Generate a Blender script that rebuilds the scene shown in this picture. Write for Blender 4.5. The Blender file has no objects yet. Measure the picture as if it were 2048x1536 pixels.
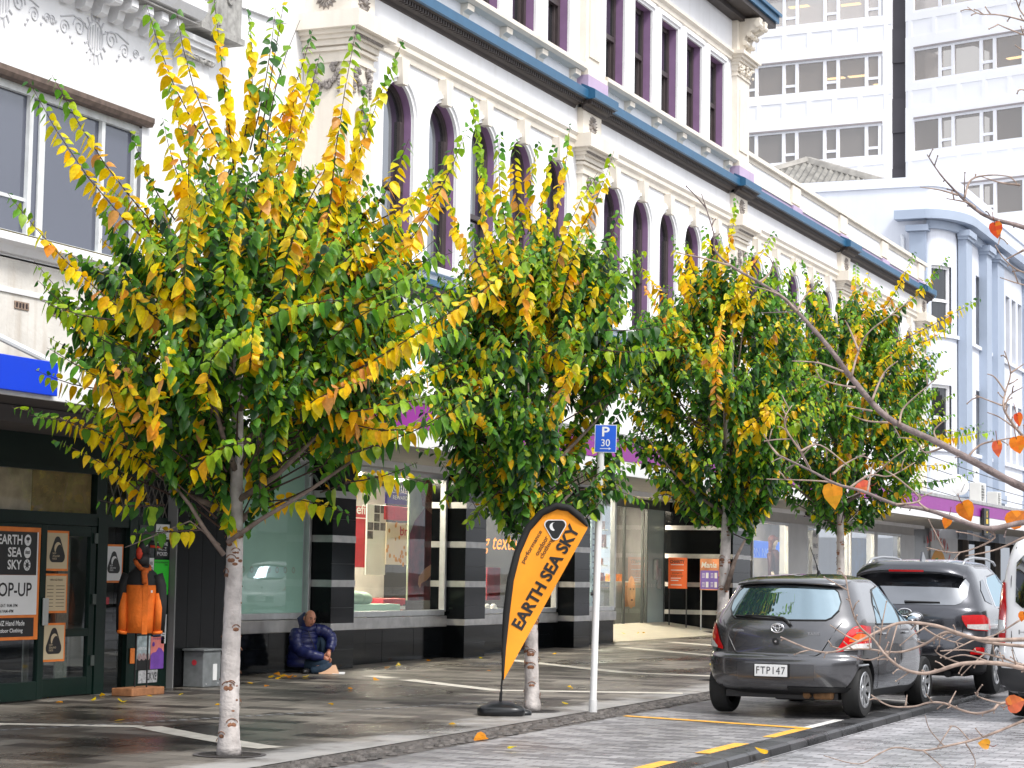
import bpy, bmesh, math, random
import numpy as np
from mathutils import Vector, Matrix, noise as mnoise
R_ = math.radians
SC = bpy.context.scene
COL = SC.collection

# ------------------------------------------------------------------ camera
CAM_H = 1.63
YAW, PITCH, ROLL, FPX = 0.40613539, 0.08765956, 0.01598597, 4316.88
def cam_axes():
    f = Vector((math.cos(YAW)*math.cos(PITCH), math.sin(YAW)*math.cos(PITCH), math.sin(PITCH)))
    r0 = Vector((math.sin(YAW), -math.cos(YAW), 0)); d0 = f.cross(r0)
    r = math.cos(ROLL)*r0 - math.sin(ROLL)*d0
    d = math.sin(ROLL)*r0 + math.cos(ROLL)*d0
    return r, d, f
CR, CD, CF = cam_axes()
cd = bpy.data.cameras.new('camera'); cam = bpy.data.objects.new('camera', cd); COL.objects.link(cam)
cd.sensor_width = 36; cd.lens = FPX*36/2048; cd.clip_start = 0.1; cd.clip_end = 3000
m = Matrix.Identity(4)
for i in range(3):
    m[i][0] = CR[i]; m[i][1] = -CD[i]; m[i][2] = -CF[i]
m[2][3] = CAM_H
cam.matrix_world = m
SC.camera = cam

# ------------------------------------------------------------------ sky, sun, exposure (overcast daylight)
SUN_EL, SUN_AZ = R_(52), R_(-115)          # sun direction: high, behind the camera's left shoulder
w = bpy.data.worlds.new('World'); SC.world = w; w.use_nodes = True
nt = w.node_tree; nt.nodes.clear()
o = nt.nodes.new('ShaderNodeOutputWorld'); bg = nt.nodes.new('ShaderNodeBackground')
sky = nt.nodes.new('ShaderNodeTexSky'); sky.sky_type = 'NISHITA'; sky.sun_disc = False
sky.sun_elevation = SUN_EL; sky.sun_rotation = math.pi/2 - SUN_AZ
sky.air_density = 1.0; sky.dust_density = 4.0; sky.ozone_density = 1.0
hs = nt.nodes.new('ShaderNodeHueSaturation'); hs.inputs['Saturation'].default_value = 0.22
ov = nt.nodes.new('ShaderNodeMix'); ov.data_type = 'RGBA'; ov.inputs[0].default_value = 0.55   # cloud deck
ov.inputs[7].default_value = (7.6, 7.9, 8.5, 1)
tc = nt.nodes.new('ShaderNodeTexCoord'); cn = nt.nodes.new('ShaderNodeTexNoise'); cn.inputs['Scale'].default_value = 2.2
cn.inputs['Detail'].default_value = 5
cr = nt.nodes.new('ShaderNodeMapRange'); cr.inputs[1].default_value = .35; cr.inputs[2].default_value = .7
cr.inputs[3].default_value = .72; cr.inputs[4].default_value = 1.12
ml = nt.nodes.new('ShaderNodeMix'); ml.data_type = 'RGBA'; ml.blend_type = 'MULTIPLY'; ml.inputs[0].default_value = 1
nt.links.new(tc.outputs['Generated'], cn.inputs['Vector']); nt.links.new(cn.outputs['Fac'], cr.inputs[0])
nt.links.new(sky.outputs[0], hs.inputs['Color']); nt.links.new(hs.outputs[0], ov.inputs[6])
nt.links.new(ov.outputs[2], ml.inputs[6]); nt.links.new(cr.outputs[0], ml.inputs[7])
nt.links.new(ml.outputs[2], bg.inputs['Color'])
bg.inputs['Strength'].default_value = 0.13
nt.links.new(bg.outputs[0], o.inputs['Surface'])
sl = bpy.data.lights.new('sun', 'SUN'); sun = bpy.data.objects.new('sun', sl); COL.objects.link(sun)
sl.energy = 1.5; sl.angle = R_(12); sl.color = (1.0, .97, .93)
sd = Vector((math.cos(SUN_EL)*math.cos(SUN_AZ), math.cos(SUN_EL)*math.sin(SUN_AZ), math.sin(SUN_EL)))
sun.rotation_euler = sd.to_track_quat('Z', 'Y').to_euler()
vs = SC.view_settings; vs.view_transform = 'Standard'; vs.look = 'None'; vs.gamma = 1.0; vs.exposure = 1.02
SC.cycles.max_bounces = 8; SC.cycles.transparent_max_bounces = 16
# ------------------------------------------------------------------ materials
MATS = {}
def _new(name):
    m = bpy.data.materials.new(name); m.use_nodes = True
    return m, m.node_tree, m.node_tree.nodes['Principled BSDF']
def pm(name, col, rough=.6, metal=0., var=.08, scale=2.5, bump=0., bscale=40., streak=0., spec=.5, coat=0., emit=None, stain=None, es=1.):
    """plain painted / stone / metal surface with mottling, optional vertical weather streaks and bump"""
    if name in MATS: return MATS[name]
    m, nt, b = _new(name); N = nt.nodes.new; L = nt.links.new
    b.inputs['Roughness'].default_value = rough; b.inputs['Metallic'].default_value = metal
    b.inputs['Specular IOR Level'].default_value = spec; b.inputs['Coat Weight'].default_value = coat
    b.inputs['Coat Roughness'].default_value = .04
    geo = N('ShaderNodeNewGeometry')
    c = (*col, 1)
    if var > 0:
        n = N('ShaderNodeTexNoise'); n.inputs['Scale'].default_value = scale; n.inputs['Detail'].default_value = 6
        L(geo.outputs['Position'], n.inputs['Vector'])
        r = N('ShaderNodeMapRange'); r.inputs[1].default_value = .3; r.inputs[2].default_value = .7
        r.inputs[3].default_value = 1-var; r.inputs[4].default_value = 1+var*.6
        L(n.outputs['Fac'], r.inputs[0])
        x = N('ShaderNodeMix'); x.data_type = 'RGBA'; x.blend_type = 'MULTIPLY'; x.inputs[0].default_value = 1
        x.inputs[6].default_value = c; L(r.outputs[0], x.inputs[7]); out = x.outputs[2]
        if streak > 0:
            mp = N('ShaderNodeMapping'); mp.inputs['Scale'].default_value = (5, 5, .35)
            L(geo.outputs['Position'], mp.inputs['Vector'])
            n2 = N('ShaderNodeTexNoise'); n2.inputs['Scale'].default_value = 1.3; n2.inputs['Detail'].default_value = 7
            L(mp.outputs[0], n2.inputs['Vector'])
            r2 = N('ShaderNodeMapRange'); r2.inputs[1].default_value = .52; r2.inputs[2].default_value = .75
            r2.inputs[3].default_value = 0; r2.inputs[4].default_value = streak
            L(n2.outputs['Fac'], r2.inputs[0])
            y = N('ShaderNodeMix'); y.data_type = 'RGBA'; L(r2.outputs[0], y.inputs[0]); L(out, y.inputs[6])
            y.inputs[7].default_value = (*(stain or tuple(k*.45 for k in col)), 1); out = y.outputs[2]
        L(out, b.inputs['Base Color'])
    else:
        b.inputs['Base Color'].default_value = c
    if bump > 0:
        n3 = N('ShaderNodeTexNoise'); n3.inputs['Scale'].default_value = bscale; n3.inputs['Detail'].default_value = 5
        L(geo.outputs['Position'], n3.inputs['Vector'])
        bp = N('ShaderNodeBump'); bp.inputs['Strength'].default_value = bump; bp.inputs['Distance'].default_value = .02
        L(n3.outputs['Fac'], bp.inputs['Height']); L(bp.outputs[0], b.inputs['Normal'])
    if emit:
        b.inputs['Emission Color'].default_value = (*emit, 1); b.inputs['Emission Strength'].default_value = es
    MATS[name] = m; return m
def glass(name, tint=(.9, .95, .95), refl=.1, dark=0., rough=.01, body=(.02, .025, .03), wave=0., gcol=(.93, .96, 1)):
    """single-sheet window glass: transparent + mirror by fresnel, optionally partly opaque (dark interior / film)"""
    if name in MATS: return MATS[name]
    m, nt, b = _new(name); N = nt.nodes.new; L = nt.links.new
    out = nt.nodes['Material Output']
    tr = N('ShaderNodeBsdfTransparent'); tr.inputs['Color'].default_value = (*tint, 1)
    gl = N('ShaderNodeBsdfGlossy'); gl.inputs['Roughness'].default_value = rough; gl.inputs['Color'].default_value = (*gcol, 1)
    df = N('ShaderNodeBsdfDiffuse'); df.inputs['Color'].default_value = (*body, 1)
    g0 = N('ShaderNodeNewGeometry'); dt = N('ShaderNodeVectorMath'); dt.operation = 'DOT_PRODUCT'     # Schlick, alike from both sides of the pane
    L(g0.outputs['Normal'], dt.inputs[0]); L(g0.outputs['Incoming'], dt.inputs[1])
    ab = N('ShaderNodeMath'); ab.operation = 'ABSOLUTE'; L(dt.outputs['Value'], ab.inputs[0])
    om = N('ShaderNodeMath'); om.operation = 'SUBTRACT'; om.inputs[0].default_value = 1; L(ab.outputs[0], om.inputs[1])
    pw = N('ShaderNodeMath'); pw.operation = 'POWER'; pw.inputs[1].default_value = 5; L(om.outputs[0], pw.inputs[0])
    rg = N('ShaderNodeMapRange'); rg.inputs[3].default_value = max(refl, .05); rg.inputs[4].default_value = 1.; L(pw.outputs[0], rg.inputs[0])
    m1 = N('ShaderNodeMixShader'); m1.inputs[0].default_value = dark; L(tr.outputs[0], m1.inputs[1]); L(df.outputs[0], m1.inputs[2])
    m2 = N('ShaderNodeMixShader'); L(rg.outputs[0], m2.inputs[0]); L(m1.outputs[0], m2.inputs[1]); L(gl.outputs[0], m2.inputs[2])
    if wave > 0:
        geo = N('ShaderNodeNewGeometry'); n3 = N('ShaderNodeTexNoise'); n3.inputs['Scale'].default_value = 1.1; n3.inputs['Detail'].default_value = 1
        L(geo.outputs['Position'], n3.inputs['Vector'])
        bp = N('ShaderNodeBump'); bp.inputs['Strength'].default_value = wave; bp.inputs['Distance'].default_value = .02
        L(n3.outputs['Fac'], bp.inputs['Height']); L(bp.outputs[0], gl.inputs['Normal'])
    L(m2.outputs[0], out.inputs['Surface'])
    MATS[name] = m; return m
def attr_mat(name, rough=.5, transl=.35, spec=.4, attr='Col'):
    """leaf / printed surface coloured by the mesh's own colour attribute"""
    if name in MATS: return MATS[name]
    m, nt, b = _new(name); N = nt.nodes.new; L = nt.links.new
    a = N('ShaderNodeVertexColor'); a.layer_name = attr
    geo = N('ShaderNodeNewGeometry'); no = N('ShaderNodeTexNoise'); no.inputs['Scale'].default_value = 38; no.inputs['Detail'].default_value = 4; L(geo.outputs['Position'], no.inputs['Vector'])
    rn = N('ShaderNodeMapRange'); rn.inputs[1].default_value = .3; rn.inputs[2].default_value = .68; rn.inputs[3].default_value = .62; rn.inputs[4].default_value = 1.12; L(no.outputs['Fac'], rn.inputs[0])
    mx0 = N('ShaderNodeMix'); mx0.data_type = 'RGBA'; mx0.blend_type = 'MULTIPLY'; mx0.inputs[0].default_value = 1; L(a.outputs['Color'], mx0.inputs[6]); L(rn.outputs[0], mx0.inputs[7])
    L(mx0.outputs[2], b.inputs['Base Color']); b.inputs['Roughness'].default_value = rough
    b.inputs['Specular IOR Level'].default_value = spec
    if transl > 0:
        t = N('ShaderNodeBsdfTranslucent'); L(a.outputs['Color'], t.inputs['Color'])
        mx = N('ShaderNodeMixShader'); mx.inputs[0].default_value = transl
        L(b.outputs[0], mx.inputs[1]); L(t.outputs[0], mx.inputs[2]); L(mx.outputs[0], nt.nodes['Material Output'].inputs['Surface'])
    MATS[name] = m; return m

# ------------------------------------------------------------------ objects
def gz(x): return .008*max(-60, min(x, 160))
def tag(o, label=None, cat=None, group=None, kind=None):
    if label: o['label'] = label
    if cat: o['category'] = cat
    if group: o['group'] = group
    if kind: o['kind'] = kind
    return o
def thing(name, label, cat, loc=(0, 0, 0), rz=0., group=None):
    o = bpy.data.objects.new(name, None); COL.objects.link(o); o.empty_display_size = .2
    o.location = loc; o.rotation_euler = (0, 0, rz)
    return tag(o, label, cat, group)
def origin(o):
    v = Vector((0, 0, 0))
    while o is not None:
        v += o.location; o = o.parent
    return v
class MB:
    def __init__(s): s.v = []; s.f = []; s.mi = []; s.cur = 0; s.col = None; s.c = []
    def add(s, vs, fs):
        k = len(s.v); s.v += [tuple(p) for p in vs]
        for f in fs:
            s.f.append([i+k for i in f]); s.mi.append(s.cur); s.c.append(s.col)
        return s
    def box(s, x0, x1, y0, y1, z0, z1):
        v = [(x, y, z) for z in (z0, z1) for y in (y0, y1) for x in (x0, x1)]
        return s.add(v, [(0, 2, 3, 1), (4, 5, 7, 6), (0, 1, 5, 4), (2, 6, 7, 3), (0, 4, 6, 2), (1, 3, 7, 5)])
    def bbox(s, x0, x1, y0, y1, z0, z1, b=.01):
        """box with chamfered edges"""
        b = min(b, (x1-x0)*.45, (y1-y0)*.45, (z1-z0)*.45)
        bm = bmesh.new(); bmesh.ops.create_cube(bm, size=1)
        for v in bm.verts: v.co = ((x0+x1)/2+v.co.x*(x1-x0), (y0+y1)/2+v.co.y*(y1-y0), (z0+z1)/2+v.co.z*(z1-z0))
        bmesh.ops.bevel(bm, geom=bm.edges[:], offset=b, segments=2, affect='EDGES', profile=.5)
        bm.verts.index_update()
        s.add([v.co[:] for v in bm.verts], [[v.index for v in f.verts] for f in bm.faces]); bm.free(); return s
    def quad(s, a, b, c, d): return s.add([a, b, c, d], [(0, 1, 2, 3)])
    def poly(s, pts): return s.add(pts, [tuple(range(len(pts)))])
    def prism(s, pts, off):
        """closed polygon (3D points) extruded by vector off"""
        n = len(pts); off = Vector(off); p = [Vector(q) for q in pts]
        v = p+[q+off for q in p]
        f = [tuple(range(n-1, -1, -1)), tuple(range(n, 2*n))]+[(i, (i+1) % n, (i+1) % n+n, i+n) for i in range(n)]
        return s.add(v, f)
    def profx(s, prof, x0, x1, close=True):
        """closed (y,z) profile swept along x"""
        return s.prism([(x0, y, z) for y, z in prof], (x1-x0, 0, 0))
    def profy(s, prof, y0, y1):
        return s.prism([(x, y0, z) for x, z in prof], (0, y1-y0, 0))
    def tube(s, pts, rad, n=8, cap=True):
        pts = [Vector(p) for p in pts]
        if not hasattr(rad, '__len__'): rad = [rad]*len(pts)
        vs = []; up = Vector((0, 0, 1)); pu = None
        for i, p in enumerate(pts):
            t = (pts[min(i+1, len(pts)-1)]-pts[max(i-1, 0)])
            if t.length < 1e-9: t = Vector((0, 0, 1))
            t.normalize()
            if pu is None:
                pu = t.cross(up)
                if pu.length < .05: pu = t.cross(Vector((1, 0, 0)))
            pu = (pu-t*pu.dot(t))
            if pu.length < 1e-6: pu = t.orthogonal()
            pu.normalize(); q = t.cross(pu)
            for k in range(n):
                a = 2*math.pi*k/n; vs.append(p+(pu*math.cos(a)+q*math.sin(a))*rad[i])
        fs = [(i*n+k, i*n+(k+1) % n, (i+1)*n+(k+1) % n, (i+1)*n+k) for i in range(len(pts)-1) for k in range(n)]
        if cap: fs += [tuple(range(n-1, -1, -1)), tuple((len(pts)-1)*n+k for k in range(n))]
        return s.add(vs, fs)
    def lathe(s, prof, c, axis=(0, 0, 1), n=24, sx=1., sy=1., cap=True):
        """prof: (r,h) along axis from point c"""
        ax = Vector(axis).normalized(); u = ax.orthogonal().normalized(); w_ = ax.cross(u); c = Vector(c)
        vs = [c+ax*h+(u*math.cos(2*math.pi*k/n)*sx+w_*math.sin(2*math.pi*k/n)*sy)*r for r, h in prof for k in range(n)]
        fs = [(i*n+k, i*n+(k+1) % n, (i+1)*n+(k+1) % n, (i+1)*n+k) for i in range(len(prof)-1) for k in range(n)]
        if cap and prof[0][0] > 1e-6: fs.append(tuple(range(n-1, -1, -1)))
        if cap and prof[-1][0] > 1e-6: fs.append(tuple((len(prof)-1)*n+k for k in range(n)))
        return s.add(vs, fs)
    def ball(s, c, r, n=10, m=7):
        """ellipsoid; r scalar or (rx,ry,rz)"""
        if not hasattr(r, '__len__'): r = (r, r, r)
        vs = []
        for i in range(m+1):
            a = math.pi*i/m
            for k in range(n):
                b = 2*math.pi*k/n
                vs.append((c[0]+r[0]*math.sin(a)*math.cos(b), c[1]+r[1]*math.sin(a)*math.sin(b), c[2]-r[2]*math.cos(a)))
        return s.add(vs, [(i*n+k, i*n+(k+1) % n, (i+1)*n+(k+1) % n, (i+1)*n+k) for i in range(m) for k in range(n)])
    def grid(s, P):
        """P: rows of points"""
        r = len(P); c = len(P[0]); vs = [p for row in P for p in row]
        return s.add(vs, [(i*c+j, i*c+j+1, (i+1)*c+j+1, (i+1)*c+j) for i in range(r-1) for j in range(c-1)])
    def disc(s, c, u, v, r, n=20, r0=0.):
        c = Vector(c); u = Vector(u); v = Vector(v)
        pts = [c+u*r*math.cos(2*math.pi*k/n)+v*r*math.sin(2*math.pi*k/n) for k in range(n)]
        if r0 <= 0: return s.poly(pts)
        q = [c+u*r0*math.cos(2*math.pi*k/n)+v*r0*math.sin(2*math.pi*k/n) for k in range(n)]
        return s.add(pts+q, [(k, (k+1) % n, n+(k+1) % n, n+k) for k in range(n)])
    def build(s, name, mat, parent=None, smooth=False, local=False, angle=None, merge=False):
        me = bpy.data.meshes.new(name)
        off = Vector((0, 0, 0)) if (local or parent is None) else origin(parent)
        me.from_pydata([(p[0]-off.x, p[1]-off.y, p[2]-off.z) for p in s.v], [], s.f)
        mats = mat if isinstance(mat, (list, tuple)) else [mat]
        for q in mats: me.materials.append(q)
        if len(mats) > 1:
            me.polygons.foreach_set('material_index', [min(i, len(mats)-1) for i in s.mi])
        if any(c is not None for c in s.c):
            ca = me.color_attributes.new('Col', 'FLOAT_COLOR', 'CORNER'); buf = []
            for f, c in zip(s.f, s.c):
                buf += list((*(c or (.5, .5, .5)), 1))*len(f)
            ca.data.foreach_set('color', buf)
        if merge:
            bm = bmesh.new(); bm.from_mesh(me); bmesh.ops.remove_doubles(bm, verts=bm.verts, dist=1e-4); bm.to_mesh(me); bm.free()
        me.update()
        bm = bmesh.new(); bm.from_mesh(me); bmesh.ops.recalc_face_normals(bm, faces=bm.faces) if not s.c or s.c[0] is None else None
        bm.to_mesh(me); bm.free()
        if smooth:
            me.polygons.foreach_set('use_smooth', [True]*len(me.polygons))
            if angle: me.set_sharp_from_angle(angle=R_(angle))
        o = bpy.data.objects.new(name, me); COL.objects.link(o)
        if parent is not None: o.parent = parent
        return o
def struct(name, mb, mat, **k):
    o = mb.build(name, mat, **k); o['kind'] = 'structure'; return o
def srgb(h):
    h = h.lstrip('#'); v = [int(h[i:i+2], 16)/255 for i in (0, 2, 4)]
    return tuple(c/12.92 if c <= .04045 else ((c+.055)/1.055)**2.4 for c in v)
TXT = {}
def text_mesh(body, bold=0., italic=0., space=1.):
    key = (body, bold, italic, space)
    if key in TXT: return TXT[key]
    c = bpy.data.curves.new('txt', 'FONT'); c.body = body; c.offset = bold; c.shear = italic; c.space_character = space
    c.resolution_u = 3
    o = bpy.data.objects.new('txt', c); COL.objects.link(o)
    dg = bpy.context.evaluated_depsgraph_get(); me = bpy.data.meshes.new_from_object(o.evaluated_get(dg))
    v = [p.co.copy() for p in me.vertices]; f = [list(p.vertices) for p in me.polygons]
    bpy.data.objects.remove(o); bpy.data.curves.remove(c); bpy.data.meshes.remove(me)
    TXT[key] = (v, f); return v, f
def text(mb, body, org, right, up, w=None, h=None, bold=0., italic=0., align='L', out=0., space=1.):
    """write body into mesh builder: org = lower-left (or centre) point, fitted to width w and/or height h"""
    v, f = text_mesh(body, bold, italic, space)
    x0 = min(p.x for p in v); x1 = max(p.x for p in v); y0 = min(p.y for p in v); y1 = max(p.y for p in v)
    sy = h/(y1-y0) if h else w/(x1-x0); sx = w/(x1-x0) if w else sy
    r = Vector(right).normalized(); u = Vector(up).normalized(); n = r.cross(u); org = Vector(org)
    W = (x1-x0)*sx; H = (y1-y0)*sy
    if align == 'C': org = org - r*W/2 - u*H/2
    mb.add([org+r*(p.x-x0)*sx+u*(p.y-y0)*sy+n*out for p in v], f); return W, H
def copy_tree(o, parent=None):
    c = o.copy(); COL.objects.link(c); c.parent = parent
    for ch in list(o.children): copy_tree(ch, c)
    return c

WHITE = pm('white_render', (.80, .80, .82), .7, var=.06, scale=1.2, bump=.12, bscale=25, streak=.16, stain=(.5, .47, .42))
CREAM = pm('cream_paint', (.73, .67, .58), .65, var=.07, scale=2, bump=.1, bscale=30, streak=.2, stain=(.4, .34, .27))
# ------------------------------------------------------------------ ground
def paving(name, c1, c2, mortar, bw, bh, msize, rough=(.12, .5), wet=.55, swap=True, white=None, wscale=.55, bumpd=.006, squash=None):
    if name in MATS: return MATS[name]
    m, nt, b = _new(name); N = nt.nodes.new; L = nt.links.new
    geo = N('ShaderNodeNewGeometry'); sp = N('ShaderNodeSeparateXYZ'); L(geo.outputs['Position'], sp.inputs[0])
    cb = N('ShaderNodeCombineXYZ')
    L(sp.outputs[1 if swap else 0], cb.inputs[0]); L(sp.outputs[0 if swap else 1], cb.inputs[1])
    br = N('ShaderNodeTexBrick'); L(cb.outputs[0], br.inputs['Vector'])
    br.inputs['Color1'].default_value = (*c1, 1); br.inputs['Color2'].default_value = (*c2, 1); br.inputs['Mortar'].default_value = (*mortar, 1)
    br.inputs['Scale'].default_value = 1; br.inputs['Brick Width'].default_value = bw; br.inputs['Row Height'].default_value = bh
    br.inputs['Mortar Size'].default_value = msize; br.inputs['Mortar Smooth'].default_value = .3
    # worn / damp blotches, stretched along the street
    mp = N('ShaderNodeMapping'); mp.inputs['Scale'].default_value = (.55, 1.0, 1); L(geo.outputs['Position'], mp.inputs['Vector'])
    n = N('ShaderNodeTexNoise'); n.inputs['Scale'].default_value = wscale; n.inputs['Detail'].default_value = 8; n.inputs['Roughness'].default_value = .62
    L(mp.outputs[0], n.inputs['Vector'])
    r = N('ShaderNodeMapRange'); r.inputs[1].default_value = .42; r.inputs[2].default_value = .6; L(n.outputs['Fac'], r.inputs[0])
    fine = N('ShaderNodeTexNoise'); fine.inputs['Scale'].default_value = 60; fine.inputs['Detail'].default_value = 3; L(geo.outputs['Position'], fine.inputs['Vector'])
    fr = N('ShaderNodeMapRange'); fr.inputs[3].default_value = .75; fr.inputs[4].default_value = 1.25; L(fine.outputs['Fac'], fr.inputs[0])
    x = N('ShaderNodeMix'); x.data_type = 'RGBA'; x.blend_type = 'MULTIPLY'; x.inputs[0].default_value = 1
    L(br.outputs['Color'], x.inputs[6]); L(fr.outputs[0], x.inputs[7])
    wt = N('ShaderNodeMapRange'); wt.inputs[3].default_value = 1; wt.inputs[4].default_value = wet; L(r.outputs[0], wt.inputs[0])
    y = N('ShaderNodeMix'); y.data_type = 'RGBA'; y.blend_type = 'MULTIPLY'; y.inputs[0].default_value = 1
    L(x.outputs[2], y.inputs[6]); L(wt.outputs[0], y.inputs[7]); out = y.outputs[2]
    if white:     # pale cement wash / grit that collects in a band along the kerb side of the path
        y0, y1, amt = white
        a = N('ShaderNodeMapRange'); a.interpolation_type = 'SMOOTHSTEP'; a.inputs[1].default_value = y0; a.inputs[2].default_value = y1
        a.inputs[3].default_value = .27; a.inputs[4].default_value = -.35; L(sp.outputs[1], a.inputs[0])
        n4 = N('ShaderNodeTexNoise'); n4.inputs['Scale'].default_value = 1.7; n4.inputs['Detail'].default_value = 9; n4.inputs['Roughness'].default_value = .7
        L(geo.outputs['Position'], n4.inputs['Vector'])
        ad = N('ShaderNodeMath'); ad.operation = 'ADD'; L(n4.outputs['Fac'], ad.inputs[0]); L(a.outputs[0], ad.inputs[1])
        r4 = N('ShaderNodeMapRange'); r4.inputs[1].default_value = .58; r4.inputs[2].default_value = .78; r4.inputs[4].default_value = amt; L(ad.outputs[0], r4.inputs[0])
        z = N('ShaderNodeMix'); z.data_type = 'RGBA'; L(r4.outputs[0], z.inputs[0]); L(out, z.inputs[6]); z.inputs[7].default_value = (.46, .45, .44, 1); out = z.outputs[2]
    L(out, b.inputs['Base Color'])
    rr = N('ShaderNodeMapRange'); rr.inputs[3].default_value = rough[1]; rr.inputs[4].default_value = rough[0]; L(r.outputs[0], rr.inputs[0])
    L(rr.outputs[0], b.inputs['Roughness'])
    bp = N('ShaderNodeBump'); bp.inputs['Strength'].default_value = .5; bp.inputs['Distance'].default_value = bumpd
    hm = N('ShaderNodeMath'); hm.operation = 'MULTIPLY_ADD'; L(br.outputs['Fac'], hm.inputs[0]); hm.inputs[1].default_value = -1; L(fine.outputs['Fac'], hm.inputs[2])
    L(hm.outputs[0], bp.inputs['Height']); L(bp.outputs[0], b.inputs['Normal'])
    MATS[name] = m; return m
FOOT = paving('footpath_pavers', (.034, .028, .024), (.24, .215, .18), (.045, .04, .035), .62, .31, .007, rough=(.22, .58), wet=.58, white=(8.5, 9.9, .6))
BAY = paving('bay_pavers', (.13, .125, .13), (.34, .33, .33), (.09, .085, .085), .23, .115, .006, rough=(.35, .6), wet=.8, wscale=.8)
ROADM = paving('road_pavers', (.21, .205, .215), (.46, .455, .47), (.10, .095, .10), .24, .12, .007, rough=(.25, .5), wet=.82, wscale=.6)
GROUNDM = pm('ground_asphalt', (.06, .06, .06), .8, scale=.5)

def sheet(name, x0, x1, y0, y1, dz, mat, nx=24):
    mb = MB(); xs = [x0+(x1-x0)*i/nx for i in range(nx+1)]
    mb.grid([[(x, y0, gz(x)+dz) for x in xs], [(x, y1, gz(x)+dz) for x in xs]]); return struct(name, mb, mat)
g = MB(); xs = [-900, -200, -60, 0, 60, 160, 400, 1600]
g.grid([[(x, y, gz(x)-.16) for x in xs] for y in (-900, -60, -14, 0, 20, 100, 1200)]); struct('ground', g, GROUNDM)
sheet('footpath', -20, 160, 8.42, 24, 0, FOOT)
sheet('parking_bay', -20, 160, 5.74, 8.0, -.02, BAY)
sheet('road', -20, 160, -9, 5.34, -.055, ROADM)
sheet('opposite_footpath', -20, 160, -20, -9, .06, FOOT)
# kerb channel: dark sloped setts with a flat gutter beside the road
KERBM = paving('kerb_stone', (.04, .04, .042), (.095, .095, .10), (.015, .015, .015), 2.9, .62, .022, rough=(.2, .45), wet=.6, wscale=1.6)
mb = MB(); xs = [-20+i*1.5 for i in range(121)]
prof = [(5.76, -.018), (5.73, -.006), (5.50, -.012), (5.465, -.03), (5.455, -.095), (5.33, -.1), (5.30, -.05)]
mb.grid([[(x, y, gz(x)+z) for x in xs] for y, z in prof]); struct('kerb', mb, KERBM)
# broken setts between parking bay and path
rnd = random.Random(4)
ROUGHM = pm('rough_setts', (.10, .088, .08), .6, var=.6, scale=7, bump=1.0, bscale=28)
mb = MB(); mb.grid([[(x, y, gz(x)+z) for x in [-20+i*3 for i in range(61)]] for y, z in ((7.96, -.018), (8.05, -.012), (8.46, -.006))])
struct('verge', mb, ROUGHM)
mb = MB(); x = 8.
while x < 60:
    for row in range(4):
        y = 8.02+.1*row+rnd.uniform(-.02, .02)
        if rnd.random() < .8:
            a = rnd.uniform(.05, .09); xx = x+rnd.uniform(-.03, .03); zc = gz(xx)-.01
            mb.ball((xx, y, zc), (a, rnd.uniform(.035, .055), rnd.uniform(.012, .03)), 7, 4)
    x += .15
struct('verge_setts', mb, ROUGHM)
# pale inlaid strips in the paving
STRIP = pm('inlay_stone', (.62, .58, .50), .5, var=.2, scale=6, bump=.2)
def strip(pts, wd):
    mb = MB(); P = [Vector((x, y, 0)) for x, y in pts]; Lf = []; Rt = []
    for i, p in enumerate(P):
        t = (P[min(i+1, len(P)-1)]-P[max(i-1, 0)]).normalized(); n = Vector((-t.y, t.x, 0))
        Lf.append(p+n*wd/2); Rt.append(p-n*wd/2)
    mb.grid([[(q.x, q.y, gz(q.x)+.004) for q in Lf], [(q.x, q.y, gz(q.x)+.004) for q in Rt]])
    return struct('paving_strip', mb, STRIP)
strip([(14.6, 13.3), (17.06, 12.5), (17.5, 11.25)], .24); strip([(17.5, 11.2), (16.9, 10.35), (16.24, 9.32), (16.15, 9.1)], .28)
strip([(25.93, 12.59), (24.55, 10.72), (25.32, 8.55)], .26); strip([(26.5, 13.45), (26.14, 12.9)], .24)
strip([(31.9, 13.7), (29.42, 10.8), (29.33, 9.4), (30.0, 8.55)], .26)
strip([(37.81, 13.92), (35.54, 11.42), (34.6, 9.5), (35.0, 8.55)], .26); strip([(40.9, 14.1), (39.71, 12.71), (38.4, 10.6), (38.9, 8.55)], .26)
# paint
YEL = pm('yellow_paint', (.85, .42, .05), .55, var=.28, scale=18); WHP = pm('white_road_paint', (.7, .69, .66), .55, var=.3, scale=18)
def line(pts, mat, name='parking_line', dz=-.014):
    mb = MB(); mb.poly([(x, y, gz(x)+dz) for x, y in pts]); return struct(name, mb, mat)
line([(21.66, 7.93), (21.52, 7.93), (20.92, 5.75), (21.07, 5.75)], YEL)
line([(20.9, 5.75), (20.9, 5.88), (19.75, 5.88), (19.75, 5.75)], YEL); line([(21.08, 5.75), (21.08, 5.86), (22.3, 5.86), (22.3, 5.75)], WHP)
for xa, xb in ((17.8, 18.95), (15.9, 16.95), (14.0, 15.05), (12.1, 13.15)): line([(xa, 5.76), (xb, 5.76), (xb, 5.9), (xa, 5.9)], YEL)
line([(26.1, 7.9), (26.0, 7.9), (25.75, 5.8), (25.85, 5.8)], WHP); line([(25.0, 5.76), (26.6, 5.76), (26.6, 5.86), (25.0, 5.86)], WHP)
# narrow slot drain across the path
mb = MB(); 
for i in range(70):
    t = i/69; x = 14.3+(23.2-14.3)*t; y = 12.9+(9.62-12.9)*t
    mb.box(x-.045, x+.03, y-.03, y+.03, gz(x)+.001, gz(x)+.005)
struct('slot_drain', mb, pm('drain_steel', (.32, .32, .33), .45, metal=.6))
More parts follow.
